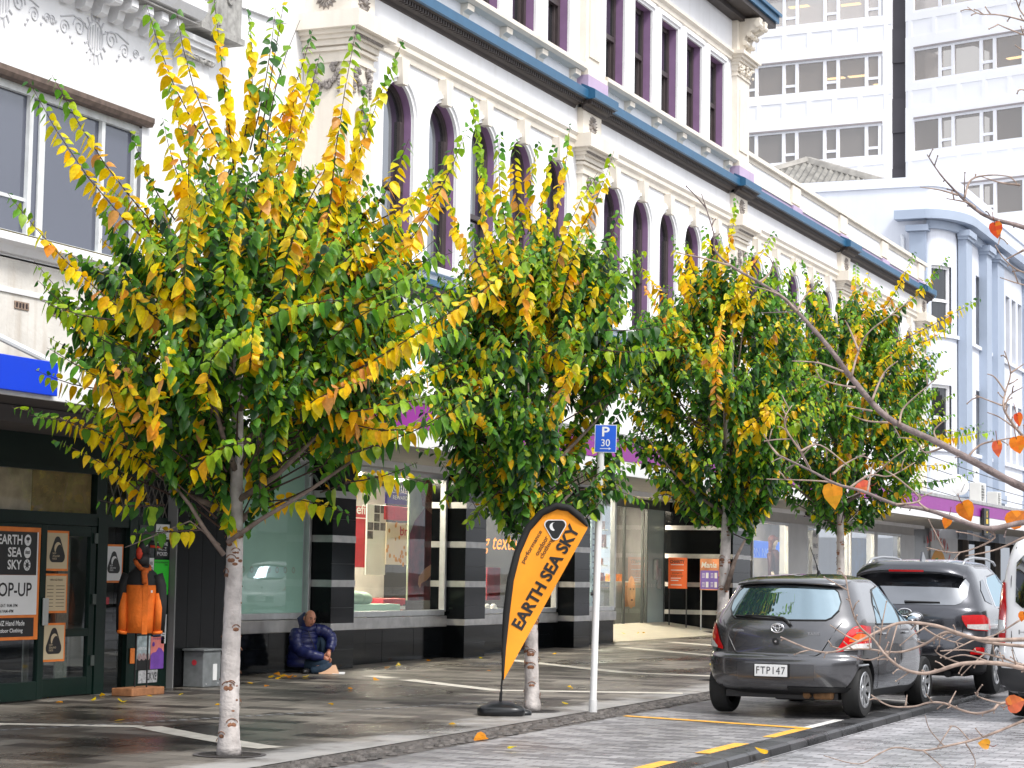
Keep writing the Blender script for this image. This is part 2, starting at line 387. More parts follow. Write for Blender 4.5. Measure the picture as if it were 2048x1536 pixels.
# ------------------------------------------------------------------ ornate cream and white building
YW = 14.6
BLUE = pm('cornice_blue', srgb('#275a7c'), .45, var=.1, scale=4)
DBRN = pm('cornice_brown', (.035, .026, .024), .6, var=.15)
PURP = pm('reveal_purple', srgb('#8a6b8f'), .6, var=.12, scale=3, streak=.2)
LAV = pm('lavender_paint', srgb('#b7a2bd'), .6, var=.08)
STONE = pm('carved_stone', (.30, .27, .25), .8, var=.4, scale=20, bump=.4, bscale=60)
SASH = pm('sash_wood', (.055, .042, .042), .5, var=.2, scale=8)
TRIMW = pm('white_trim', (.84, .84, .85), .6, var=.04, scale=2, streak=.06, stain=(.5, .48, .46))
UGLASS = glass('upper_glass', refl=.26, dark=.9, body=(.012, .013, .016), wave=.12, rough=.02)
BTILE = pm('black_tile', (.005, .006, .007), .10, var=.3, scale=1.2, spec=.16)
ALU = pm('aluminium', (.55, .56, .57), .38, metal=.55, var=.1, scale=8)
STEELB = pm('brushed_band', (.48, .47, .46), .35, metal=.65, var=.25, scale=5)
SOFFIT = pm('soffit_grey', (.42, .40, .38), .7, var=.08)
SHOPGL = glass('shop_glass', tint=(.95, .98, .97), refl=.0, wave=.04)
CLEARG = glass('door_glass', tint=(.95, .98, .96), refl=.0)

OB = thing('ornate_building', 'long white and cream building with arched purple windows, blue cornice and black tiled shopfront', 'building', (27.5, 14.6, .22))
PIL = [27.9, 37.3, 46.75, 56.2, 65.65]
BAY0 = [29.28, 38.65, 48.1, 57.55]
PITCH = 1.61; HW = .53; SPR = 8.6; SILL = 6.45; NA = 14
def arch_pts(cx, hw, sill, spr, y, n=NA):
    return [(cx-hw, y, sill)]+[(cx-hw*math.cos(math.pi*i/n), y, spr+hw*math.sin(math.pi*i/n)) for i in range(n+1)]+[(cx+hw, y, sill)]
wall = MB()
X0, X1 = 27.54, 66.35
Z0, ZT = 3.2, 10.75
centers = [b+PITCH*i for b in BAY0 for i in range(5)]
edges = [X0]
for i, c in enumerate(centers):
    edges.append(c+PITCH/2 if i < len(centers)-1 and centers[i+1]-c < PITCH+.01 else (c+(centers[i+1] if i+1 < len(centers) else X1*2-c))/2)
for i, c in enumerate(centers):
    a, b = edges[i], edges[i+1]; y = YW
    q = lambda x0, x1, z0, z1: wall.quad((x0, y, z0), (x1, y, z0), (x1, y, z1), (x0, y, z1))
    q(a, b, Z0, SILL); q(a, c-HW, SILL, ZT); q(c+HW, b, SILL, ZT)
    P = arch_pts(c, HW, SILL, SPR, y)[1:-1]
    for k in range(len(P)-1):
        wall.quad(P[k], P[k+1], (P[k+1][0], y, ZT), (P[k][0], y, ZT))
wall.quad((X0, YW, Z0), (X0, 24, Z0), (X0, 24, ZT), (X0, YW, ZT)); wall.quad((X1, YW, Z0), (X1, 24, Z0), (X1, 24, 11.4), (X1, YW, 11.4))
wall.quad((X0, YW+.3, ZT-.02), (X1, YW+.3, ZT-.02), (X1, 24, ZT-.02), (X0, 24, ZT-.02))
wall.box(X0, X1, 14.98, 15.0, 5.0, 9.4)       # dark back of the window recess, behind the glass
WALL = wall.build('wall', WHITE, OB)
for c in centers:
    r = MB(); P0 = arch_pts(c, HW, SILL, SPR, YW); P1 = arch_pts(c, HW, SILL, SPR, YW+.24)
    r.grid([P0, P1]); r.quad((c-HW, YW, SILL), (c+HW, YW, SILL), (c+HW, YW+.24, SILL), (c-HW, YW+.24, SILL))
    W = r.build('arched_window', PURP, OB, smooth=True, angle=40)
    s = MB(); yf = YW+.15
    # white moulded surround: three stepped rings and jambs
    for (ra, rb, yo) in ((0.005, .07, .05), (.07, .125, .085), (.125, .18, .05)):
        A = arch_pts(c, HW+ra, SILL+.02, SPR, YW); B = arch_pts(c, HW+rb, SILL+.02, SPR, YW)
        f = lambda L, d: [(p[0], YW-d, p[2]) for p in L]
        s.grid([f(A, 0), f(A, yo), f(B, yo), f(B, 0)])
    s.bbox(c-HW-.2, c+HW+.2, YW-.1, YW+.02, SILL-.1, SILL+.01, .02)
    s.build('surround', TRIMW, W, smooth=True, angle=35)
    k = MB()
    zt = SPR+HW
    k.prism([(c-.085, YW-.15, zt-.05), (c+.085, YW-.15, zt-.05), (c+.14, YW-.15, zt+.36), (c-.14, YW-.15, zt+.36)], (0, .15, 0))
    k.prism([(c-.05, YW-.05, zt+.36), (c+.05, YW-.05, zt+.36), (c, YW-.05, zt+.54)], (0, .05, 0))
    k.build('keystone', CREAM, W)
    f = MB()
    A = arch_pts(c, HW-.004, SILL+.004, SPR, yf); B = arch_pts(c, HW-.07, SILL+.07, SPR, yf)
    f.grid([[(p[0], yf, p[2]) for p in A], [(p[0], yf-.03, p[2]) for p in A], [(p[0], yf-.03, p[2]) for p in B], [(p[0], yf+.03, p[2]) for p in B]])
    f.box(c-HW+.06, c+HW-.06, yf-.06, yf-.01, 7.5, 7.58); f.box(c-HW+.06, c+HW-.06, yf-.05, yf+.02, SILL+.005, SILL+.09)
    f.box(c+HW-.15, c+HW-.07, yf-.03, yf+.03, SILL+.02, SPR)
    f.build('sash', SASH, W)
    gl = MB(); gl.poly(arch_pts(c, HW-.06, SILL+.05, SPR, yf+.02)); gl.build('glass', UGLASS, W)

# pilasters
def rosette(mb, c, u, v, nrm, r):
    c = Vector(c); u = Vector(u); v = Vector(v); nrm = Vector(nrm)
    for k in range(14):
        a = 2*math.pi*k/14; d = u*math.cos(a)+v*math.sin(a); t = -u*math.sin(a)+v*math.cos(a)
        p = [c+d*r*.3, c+d*r*.7+t*r*.17, c+d*r, c+d*r*.7-t*r*.17]; top = c+d*r*.7+nrm*.06
        for i in range(4): mb.poly([p[i], p[(i+1) % 4], top])
    mb.lathe([(r*.33, 0), (r*.28, .05), (0, .07)], c, nrm, 12)
def festoon(mb, c, u, nrm, s=1.):
    c = Vector(c); u = Vector(u); nrm = Vector(nrm); z = Vector((0, 0, 1)); rr = random.Random(3)
    for k in range(34):
        t = rr.uniform(-1, 1); p = c+u*t*.27*s+z*(-.16+.22*t*t+rr.uniform(-.07, .07)*(1.2-abs(t)))*s+nrm*.03
        mb.ball(p, rr.uniform(.025, .045)*s, 6, 4)
    for sg in (-1, 1):
        for k in range(12):
            p = c+u*sg*(.2+rr.uniform(-.07, .09))*s+z*(.12+rr.uniform(-.05, .09))*s+nrm*.03; mb.ball(p, rr.uniform(.02, .045)*s, 6, 4)
        for k in range(5): mb.ball(c+u*sg*.27*s+z*(-.05-.05*k)*s+nrm*.02, .028*s, 6, 4)
def capital(mb, x0, x1, y0, z0, z1, side=None):
    """stepped capital round a pilaster of front plane y0"""
    y1 = 15.3 if side else YW+.01
    for (za, zb, o) in ((z0, z0+.05, .05), (z0+.08, z0+.17, .06), (z0+.17, z0+.23, .11), (z0+.23, z0+.29, .17), (z0+.29, z1, .26)):
        mb.box(x0-o, x1+o, y0-o, y1, za, zb)
for i, pc in enumerate(PIL):
    x0, x1 = pc-.47, pc+.47; y0 = YW-.12; ys = 15.25 if i == 0 else YW+.01
    if i == 0: x0, x1 = 27.5, 28.25
    p = MB()
    p.box(x0, x1, y0, ys, 6.2, 10.3); p.box(x0-.03, x1+.03, y0-.03, ys, 9.05, 9.1)
    p.box(x0-.04, x1+.04, y0-.04, ys, 6.2, 6.6)
    capital(p, x0, x1, y0, 9.22, 9.76, i == 0)
    p.box(x0, x1, y0-.01, ys, 4.0, 5.85)
    P = p.build('pilaster', CREAM, OB)
    d = MB(); nn = int((x1-x0+.2)/.05)
    for k in range(nn): d.box(x0-.1+k*.05, x0-.1+k*.05+.028, y0-.15, y0-.1, 9.42, 9.5)
    d.build('capital_beading', STONE, P)
    for (cx_, cy_, uu, nn) in [((x0+x1)/2, y0, (1, 0, 0), (0, -1, 0))]+([(x0, 14.9, (0, -1, 0), (-1, 0, 0))] if i == 0 else []):
        d = MB(); rosette(d, (cx_, cy_, 10.03), uu, (0, 0, 1), nn, .19); d.build('rosette', STONE, P)
        d = MB(); festoon(d, (cx_, cy_, 8.85), uu, nn, .92); d.build('festoon', STONE, P)
    d = MB(); d.lathe([(.2, 0), (.2, .03), (.15, .04), (.14, .01)], ((x0+x1)/2, y0, 8.25), (0, -1, 0), 20); d.build('medallion', STONE, P)
# mouldings along the facade
mo = MB()
segs = []; xa = 28.3
for pc in PIL[1:]: segs.append((xa, pc-.5)); xa = pc+.5
for a, b in segs:
    mo.profx([(YW, 9.5), (YW-.04, 9.5), (YW-.05, 9.58), (YW-.1, 9.63), (YW-.1, 9.7), (YW-.14, 9.76), (YW, 9.79)], a, b)
mo.build('string_course', CREAM, OB)
def cornice(x0, x1, o, z=0, name='cornice', ends=True):
    """blue fascia over a dark dentilled bed mould; o = extra projection"""
    y = YW-o
    f = MB(); f.profx([(y, 10.72+z), (y-.26, 10.6+z), (y-.28, 10.585+z), (y-.28, 10.43+z), (y-.24, 10.42+z), (y, 10.42+z)], x0, x1)
    C = f.build(name, BLUE, OB)
    b = MB(); b.profx([(y, 10.419+z), (y-.23, 10.419+z), (y-.21, 10.40+z), (y-.12, 10.385+z), (y-.12, 10.34+z), (y-.05, 10.31+z), (y-.03, 10.26+z), (y, 10.25+z)], x0+.02, x1-.02)
    k = x0+.06
    while k < x1-.08:
        b.box(k, k+.05, y-.19, y-.11, 10.33+z, 10.395+z); k += .095
    b.build('dentil_course', DBRN, C)
xa = 28.35
cornice(27.25, 28.45, .13)
for pc in PIL[1:]:
    cornice(xa+.1, pc-.62, 0); cornice(pc-.62, pc+.62, .13); xa = pc+.52
cornice(xa+.1, 66.75, 0)
# lower blue string cornice under the arched windows
lc = MB(); lc.profx([(YW, 6.26), (YW-.2, 6.2), (YW-.22, 6.19), (YW-.22, 6.1), (YW, 6.09)], X0-.1, 66.5); LC = lc.build('lower_cornice', BLUE, OB)
lb = MB(); lb.profx([(YW, 6.088), (YW-.18, 6.088), (YW-.1, 6.03), (YW-.09, 5.96), (YW-.03, 5.93), (YW, 5.85)], X0-.08, 66.48); lb.build('bed_mould', DBRN, LC)

# upper storey over the first two bays
XU = 47.3; ZU0, ZU1 = 10.72, 14.6
u = MB(); cs = [b+PITCH*i for b in BAY0[:2] for i in range(5)]
WS, WT, WH = 11.1, 13.12, .55
ed = [X0]+[(cs[i]+cs[i+1])/2 for i in range(9)]+[XU]
for i, c in enumerate(cs):
    a, b = ed[i], ed[i+1]; y = YW
    q = lambda x0, x1, z0, z1: u.quad((x0, y, z0), (x1, y, z0), (x1, y, z1), (x0, y, z1))
    q(a, b, ZU0-.2, WS); q(a, c-WH, WS, WT); q(c+WH, b, WS, WT); q(a, b, WT, ZU1)
u.quad((X0, YW, ZU0-.2), (X0, 24, ZU0-.2), (X0, 24, ZU1), (X0, YW, ZU1)); u.quad((XU, YW, ZU0-.2), (XU, 24, ZU0-.2), (XU, 24, ZU1), (XU, YW, ZU1))
u.box(X0, XU, 15.0, 15.02, 10.8, 14)
u.build('upper_wall', WHITE, OB)
for c in cs:
    r = MB(); yb = YW+.3
    r.grid([[(c-WH, YW, WS), (c-WH, YW, WT), (c+WH, YW, WT), (c+WH, YW, WS), (c-WH, YW, WS)], [(c-WH, yb, WS), (c-WH, yb, WT), (c+WH, yb, WT), (c+WH, yb, WS), (c-WH, yb, WS)]])
    W = r.build('sash_window', PURP, OB)
    s = MB()
    for o, wd, dp in ((0, .06, .05), (.06, .06, .09), (.12, .05, .06)):
        for sg in (-1, 1):
            xx = c+sg*(WH+o+wd/2); s.box(xx-wd/2, xx+wd/2, YW-dp, YW+.004, WS, WT+o+wd)
        s.box(c-WH-o, c+WH+o, YW-dp, YW+.004, WT+o, WT+o+wd)
    s.build('surround', TRIMW, W)
    f = MB(); yf = YW+.2; zm = 12.12
    for sg in (-1, 1):
        f.box(c+sg*(WH-.05)-.05, c+sg*(WH-.05)+.05, yf-.05, yf+.06, WS, WT)
        f.box(c+sg*(WH-.14)-.035, c+sg*(WH-.14)+.035, yf+.0, yf+.05, WS, WT)
    f.box(c-WH+.02, c+WH-.02, yf-.04, yf+.05, WT-.1, WT-.004); f.box(c-WH+.02, c+WH-.02, yf-.03, yf+.05, WS+.004, WS+.1)
    f.box(c-WH+.1, c+WH-.1, yf-.06, yf+.03, zm-.05, zm+.05)
    f.build('sash', SASH, W)
    gl = MB(); gl.quad((c-WH+.1, yf-.01, zm), (c+WH-.1, yf-.01, zm), (c+WH-.1, yf-.01, WT-.05), (c-WH+.1, yf-.01, WT-.05))
    gl.quad((c-WH+.1, yf+.04, WS), (c+WH-.1, yf+.04, WS), (c+WH-.1, yf+.04, zm), (c-WH+.1, yf+.04, zm)); gl.build('glass', UGLASS, W)
for (a, b, ci) in ((28.35, 36.75, cs[:5]), (37.85, 46.2, cs[5:])):
    s = MB(); s.profx([(YW, 11.09), (YW-.2, 11.09), (YW-.22, 11.07), (YW-.22, 11.0), (YW-.16, 10.95), (YW, 10.94)], a, b); S = s.build('window_sill', CREAM, OB)
    for c in [ci[0]-.78]+[c+.8 for c in ci]:
        k = MB(); k.profx([(YW, 10.94), (YW-.14, 10.94), (YW-.13, 10.85), (YW-.05, 10.8), (YW-.03, 10.74), (YW, 10.72)], c-.13, c+.13); k.build('sill_bracket', CREAM, S)
for i in range(3):
    pc = PIL[i]; x0, x1 = (27.5, 28.25) if i == 0 else (pc-.42, pc+.52) if i == 2 else (pc-.42, pc+.42)
    y0 = YW-.13; ys = YW+.8 if i == 2 else YW+.01
    p = MB(); p.box(x0, x1, y0, ys, 11.12, 13.0)
    p.box(x0-.05, x1+.05, y0-.05, ys, 11.0, 11.12); p.box(x0-.09, x1+.09, y0-.09, ys, 10.9, 11.0)
    p.box(x0+.16, x1-.16, y0-.025, y0, 11.3, 12.7)
    p.box(x0-.03, x1+.03, y0-.03, ys, 13.0, 13.04)
    n = 6; zz = [13.04+.07*k for k in range(n)]; oo = [.0, .02, .03, .06, .1, .16]
    for k in range(n): p.box(x0-oo[k], x1+oo[k], y0-oo[k], ys, zz[k], zz[k]+.07)
    p.box(x0-.22, x1+.22, y0-.22, ys, 13.46, 13.54); p.box(x0, x1, y0, ys, 13.54, 14.3)
    rr = random.Random(i)
    for k in range(40):
        p.ball((rr.uniform(x0, x1), y0-.05-rr.random()*.05, rr.uniform(13.08, 13.44)), .035, 6, 4)
        if i == 2 or i == 0: p.ball(((x1+.05) if i else x0-.05, rr.uniform(y0, ys), rr.uniform(13.08, 13.44)), .035, 6, 4)
    P = p.build('upper_pilaster', CREAM, OB)
    l = MB(); l.box(x0-.1, x1+.1, y0-.1, ys, 10.68, 10.9); l.build('plinth', LAV, P)
    def bracket(bx, by, dx, dy):
        b = MB(); pr = [(0, 13.6), (.06, 13.6), (.1, 13.75), (.12, 13.92), (.2, 14.02), (.38, 14.1), (.46, 14.2), (.48, 14.34), (0, 14.34)]
        n = Vector((dy, -dx, 0)) if True else None
        pts = [Vector((bx, by, 0))+Vector((dx, dy, 0))*o+Vector((0, 0, z))-n*.11 for o, z in pr]
        b.prism(pts, n*.22)
        for o, z, r in ((.13, 13.78, .055), (.22, 13.98, .06), (.42, 14.2, .07)):
            c = Vector((bx, by, z))+Vector((dx, dy, 0))*o-n*.13; b.lathe([(r, 0), (r, .26)], c, n, 10)
        b.build('cornice_bracket', CREAM, P)
    bracket((x0+x1)/2-.2, y0, 0, -1); bracket((x0+x1)/2+.2, y0, 0, -1)
    if i == 2: bracket(x1, YW+.15, 1, 0)
a = MB()
for xa, xb in ((28.3, 36.85), (37.75, 46.3)): a.profx([(YW, 13.34), (YW-.05, 13.34), (YW-.06, 13.42), (YW-.12, 13.47), (YW-.12, 13.53), (YW, 13.55)], xa, xb)
a.build('architrave', CREAM, OB)
t = MB(); xe = XU+.58
t.prism([(27.0, YW-.66, 14.52), (xe, YW-.66, 14.52), (xe, 24, 14.52), (27.0, 24, 14.52)], (0, 0, .16))
t.prism([(26.95, YW-.72, 14.681), (xe+.06, YW-.72, 14.681), (xe+.06, 24, 14.681), (26.95, 24, 14.681)], (0, 0, .07))
TC = t.build('top_cornice', BLUE, OB)
sf = MB(); sf.prism([(27.1, YW-.6, 14.4), (xe-.07, YW-.6, 14.4), (xe-.07, 24, 14.4), (27.1, 24, 14.4)], (0, 0, .118)); sf.prism([(27.3, YW-.25, 14.28), (XU+.15, YW-.25, 14.28), (XU+.15, 24, 14.28), (27.3, 24, 14.28)], (0, 0, .118))
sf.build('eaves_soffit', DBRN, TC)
# parapet over the last two bays
p = MB(); p.box(XU+.004, X1, YW+.01, YW+.3, 10.7, 11.42); PA = p.build('parapet', WHITE, OB)
c = MB(); c.profx([(YW-.1, 11.36), (YW-.1, 11.46), (YW+.1, 11.5), (YW+.4, 11.46), (YW+.4, 11.36), (YW-.02, 11.36), (YW-.02, 11.26), (YW+.01, 11.26), (YW+.01, 11.36)], XU+.006, X1+.1)
pp = [46.75+PITCH*0]
xs = [47.35, 51.55, 56.2, 60.9, 65.65]
for x in xs: c.box(x-.38, x+.38, YW-.07, YW+.009, 10.88, 11.33) if x > 48 else None
c.profx([(YW-.07, 10.8), (YW-.07, 10.84), (YW-.02, 10.88), (YW+.008, 10.88), (YW+.008, 10.8)], XU+.01, X1)
c.build('parapet_coping', CREAM, PA)
l = MB(); l.box(XU+.01, X1, YW-.04, YW+.009, 10.66, 10.798)
for x in xs[1:]: l.box(x-.42, x+.42, YW-.1, YW-.042, 10.66, 10.82)
l.build('parapet_plinth', LAV, PA)

# shopfront at street level
YG = 14.95
def bandpier(x0, x1, y0, y1, z1, name='pier'):
    b = MB(); zs = [-.3, .78, 1.40, 2.04, 2.68, z1]
    for k in range(5): b.box(x0, x1, y0, y1, zs[k]+(.1 if k else 0), zs[k+1])
    P = b.build(name, BTILE, OB)
    for z in zs[1:5]: s = MB(); s.box(x0-.004, x1+.004, y0-.006, y1, z, z+.1); s.build('metal_band', STEELB, P)
    j = MB()
    for z in (.2, .5, 1.1, 1.73, 2.37): j.box(x0-.001, x1+.001, y0-.002, y0+.01, z, z+.006)
    j.build('tile_joint', pm('tile_joint', (.05, .05, .05), .7), P)
bandpier(24.0, 24.68, 14.72, 15.2, 3.25); bandpier(27.48, 28.2, 14.58, 15.2, 3.25); bandpier(32.1, 32.92, 14.58, 15.2, 3.25); bandpier(36.95, 37.72, 14.58, 15.2, 3.25)
bandpier(46.6, 47.4, 14.58, 16.25, 3.45); bandpier(47.4, 49.0, 14.9, 15.2, 3.45)
def display_window(x0, x1, z0=1.0, z1=3.2, gm=SHOPGL, mull=()):
    f = MB(); t = .07
    f.bbox(x0, x0+t, YG-.05, YG+.06, z0, z1, .01); f.bbox(x1-t, x1, YG-.05, YG+.06, z0, z1, .01)
    f.bbox(x0+t, x1-t, YG-.05, YG+.06, z1-t, z1, .01); f.bbox(x0+t, x1-t, YG-.055, YG+.06, z0-.06, z0+.03, .01)
    W = f.build('display_window', ALU, OB)
    gl = MB(); xs = [x0+t]+list(mull)+[x1-t]
    for a, b in zip(xs[:-1], xs[1:]): gl.quad((a+.004, YG, z0), (b-.004, YG, z0), (b-.004, YG, z1-t), (a+.004, YG, z1-t))
    gl.build('glass', gm, W); return W
def riser(x0, x1, y=YG):
    r = MB(); n = max(1, round((x1-x0)/.55))
    for k in range(n):
        a = x0+(x1-x0)*k/n; b = x0+(x1-x0)*(k+1)/n
        for z0, z1 in ((-.3, .32), (.322, .54), (.542, .755)): r.box(a+.002, b-.002, y+random.Random(k*7+int(x0)).uniform(-.003, .003), y+.2, z0, z1)
    R = r.build('stall_riser', BTILE, OB)
    s = MB(); s.bbox(x0, x1, y-.06, y+.15, .755, .935, .012); s.build('sill_band', STEELB, R)
for a, b in ((24.68, 27.48), (28.2, 32.1), (32.92, 36.95), (37.72, 40.0)): riser(a, b)
W1 = display_window(24.7, 27.46); display_window(28.22, 32.08, mull=(30.2,)); display_window(32.94, 36.93, mull=(34.9,)); display_window(37.74, 39.98)
display_window(49.2, 52.3, .9, 3.0); display_window(54.0, 58.2, .9, 3.0, mull=(56.2,)); display_window(58.5, 61.2, .9, 3.0); display_window(61.5, 64.5, .9, 3.0, mull=(63.,))
for a, b in ((49.0, 54.0), (54.0, 66.3)): riser(a, b)
h = MB(); h.box(23.9, 40.0, 14.9, 15.15, 3.202, 3.6); h.box(46.6, 66.3, 14.92, 15.15, 3.002, 3.6); h.build('shop_header', SOFFIT, OB)
for a, b in ((52.3, 53.95), (61.2, 61.5), (64.5, 66.3)): pn = MB(); pn.box(a, b, 14.9, 15.15, .94, 3.0); pn.build('grey_pier', pm('pier_grey', (.42, .42, .42), .4, var=.1), OB)
# entrance recess
e = MB()
e.add([(40.0, 14.9, gz(40)+.01), (46.6, 14.45, gz(46)+.012), (46.6, 16.15, .6), (40.0, 16.15, .6)], [(0, 1, 2, 3)])
e.build('entrance_floor', pm('pale_tile', (.55, .51, .43), .35, var=.12, scale=4), OB)
e = MB(); gy = 16.12
for x in (40.6, 41.8, 43.12, 43.72, 44.9, 45.15, 46.3): e.box(x-.02, x+.02, gy-.03, gy+.03, .6, 3.1)
e.box(40.0, 46.6, gy-.04, gy+.04, 3.1, 3.3)
D = e.build('glass_doorway', pm('dark_frame', (.06, .065, .065), .4), OB)
e = MB(); e.quad((40.0, gy, .6), (45.15, gy, .6), (45.15, gy, 3.1), (40.0, gy, 3.1)); e.quad((39.98, YG, .95), (39.98, gy, .95), (39.98, gy, 3.1), (39.98, YG, 3.1)); e.build('glass', CLEARG, D)
e = MB(); e.box(45.17, 46.3, gy-.012, gy+.012, .6, 3.1); e.build('frosted_panel', pm('frosted_panel', (.38, .45, .43), .25, var=.05), D)
e = MB()
for k in range(6): e.disc((45.3+k*.17, gy-.016, 1.42), (1, 0, 0), (0, 0, 1), .035, 12, .025)
e.build('dot_marking', ALU, D)
e = MB(); e.bbox(45.55, 45.68, gy-.1, gy-.02, 1.55, 2.0, .01); e.bbox(45.82, 45.94, gy-.08, gy-.02, 1.35, 1.8, .01); e.build('door_handle', ALU, D)
# street canopy
CF_ = 12.3
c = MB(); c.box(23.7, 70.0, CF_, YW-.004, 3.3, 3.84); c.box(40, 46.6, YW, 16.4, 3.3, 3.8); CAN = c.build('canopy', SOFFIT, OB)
c = MB(); c.bbox(23.68, 70.02, CF_-.03, CF_-.002, 3.26, 3.5, .006); c.build('white_fascia', pm('fascia_white', (.78, .78, .78), .5, var=.06, streak=.15), CAN)
c = MB(); c.box(23.68, 70.02, CF_-.04, CF_-.003, 3.502, 3.84); FP = c.build('purple_fascia', pm('fascia_purple', srgb('#8d2b8c'), .45, var=.08), CAN)
c = MB(); c.bbox(23.66, 70.04, CF_-.06, CF_+.3, 3.842, 3.94, .01); c.build('gutter', STEELB, CAN)
t = MB(); ff = CF_-.041
text(t, 'Farmers', (25.9, ff, 3.52), (1, 0, 0), (0, 0, 1), 1.9, .29, bold=.02); text(t, 'Farmers', (45.5, ff, 3.52), (1, 0, 0), (0, 0, 1), 2.4, .29, bold=.02)
t.build('fascia_lettering', pm('letter_white', (.8, .8, .8), .5, var=0), FP)
# ------------------------------------------------------------------ old white shop building at the left
LB = thing('old_shop_building', 'weathered white two storey shop with scrolled frieze over a dark green shopfront', 'building', (18, 14.4, .15))
OLDW = pm('old_white_wall', (.78, .78, .79), .75, var=.07, scale=1.5, bump=.3, bscale=9, streak=.2, stain=(.42, .36, .28))
OLDL = pm('old_lower_wall', (.64, .61, .56), .8, var=.14, scale=2.2, bump=.3, bscale=14, streak=.55, stain=(.36, .28, .2))
GREY_ST = pm('weathered_stone', (.36, .35, .33), .85, var=.35, scale=9, bump=.3, streak=.5, stain=(.12, .11, .1))
YL = 14.4; XE = 25.35
wz0, wz1, wx1 = 5.27, 6.98, 21.98
m_ = MB()
def q_(mb, x0, x1, z0, z1, y=YL): mb.quad((x0, y, z0), (x1, y, z0), (x1, y, z1), (x0, y, z1))
q_(m_, 8, wx1, wz1, 9.3); q_(m_, wx1, XE, 5.02, 9.3)
m_.quad((XE, YL, 3), (XE, 15.25, 3), (XE, 15.25, 9.15), (XE, YL, 9.15)); m_.quad((8, YL, 9.3), (XE, YL, 9.3), (XE, 24, 9.3), (8, 24, 9.3))
q_(m_, 8, wx1, 5.0, wz0)
m_.build('wall', OLDW, LB)
m_ = MB(); m_.quad((XE, 15.26, 3), (27.9, 15.26, 3), (27.9, 15.26, 9.6), (XE, 15.26, 9.6)); m_.quad((XE, 15.26, 9.6), (27.9, 15.26, 9.6), (27.9, 19, 9.6), (XE, 19, 9.6)); m_.build('recessed_wall', OLDW, LB)
m_ = MB(); q_(m_, 8, 23.95, 3.1, 5.02); m_.quad((23.95, YL, 3.1), (XE+.0, 15.2, 3.1), (XE, 15.2, 5.02), (23.95, YL, 5.02)); m_.build('lower_wall', OLDL, LB)
m_ = MB(); m_.profx([(YL, 5.05), (YL-.06, 5.05), (YL-.12, 5.12), (YL-.22, 5.15), (YL-.22, 5.22), (YL-.05, 5.28), (YL+.2, 5.28), (YL+.2, 5.05)], 8, 23.9); SILLP = m_.build('sill_cornice', OLDW, LB)
m_ = MB(); m_.profx([(YL-.15, 5.226), (YL-.1, 5.262), (YL-.06, 5.29), (YL-.02, 5.285), (YL-.02, 5.25)], 19.0, 22.4); m_.build('lichen', pm('lichen', (.10, .08, .03), .9, var=.9, scale=30, bump=1), SILLP)
m_ = MB(); m_.profx([(YL, 4.62), (YL-.02, 4.62), (YL-.025, 4.66), (YL, 4.68)], 8, 23.94); m_.build('string_course', OLDW, LB)
for vx in (19.68, 20.38):
    m_ = MB(); m_.box(vx-.13, vx+.13, YL-.012, YL+.02, 4.46, 4.545); V = m_.build('vent', pm('vent_brick', (.28, .2, .15), .9, var=.5, scale=30), LB)
    m_ = MB(); [m_.box(vx-.11+k*.06, vx-.08+k*.06, YL-.014, YL-.011, 4.475, 4.53) for k in range(4)]; m_.build('slot', pm('vent_dark', (.03, .02, .02), .9), V)
# big upper window
m_ = MB(); yw = YL+.1
FRW = pm('old_frame_white', (.66, .68, .68), .6, var=.15, scale=6, streak=.3, stain=(.3, .24, .16))
for x in (16.0, 18.1, 19.82, 21.24, wx1-.04): m_.box(x-.035, x+.035, yw-.05, yw+.03, wz0, wz1-.08)
m_.box(20.02, 20.13, yw-.02, yw+.05, wz0, wz1-.08)
m_.box(8, wx1, yw-.06, yw+.04, wz1-.09, wz1-.004); m_.box(8, wx1, yw-.06, yw+.04, wz0, wz0+.05)
m_.box(8, 19.79, yw-.02, yw+.02, wz0+.42, wz0+.46)
WN = m_.build('upper_window', FRW, LB)
m_ = MB(); m_.quad((8, yw, wz0), (wx1, yw, wz0), (wx1, yw, wz1), (8, yw, wz1)); m_.build('glass', glass('old_glass', refl=.09, dark=.93, body=(.07, .075, .105), wave=.5, rough=.06), WN)
m_ = MB(); m_.profx([(YL+.1, wz1), (YL-.07, wz1), (YL-.1, wz1+.05), (YL-.1, wz1+.11), (YL, wz1+.14)], 8, wx1+.12); m_.build('lintel', pm('rusty_lintel', (.14, .10, .08), .8, var=.4, scale=10), WN)
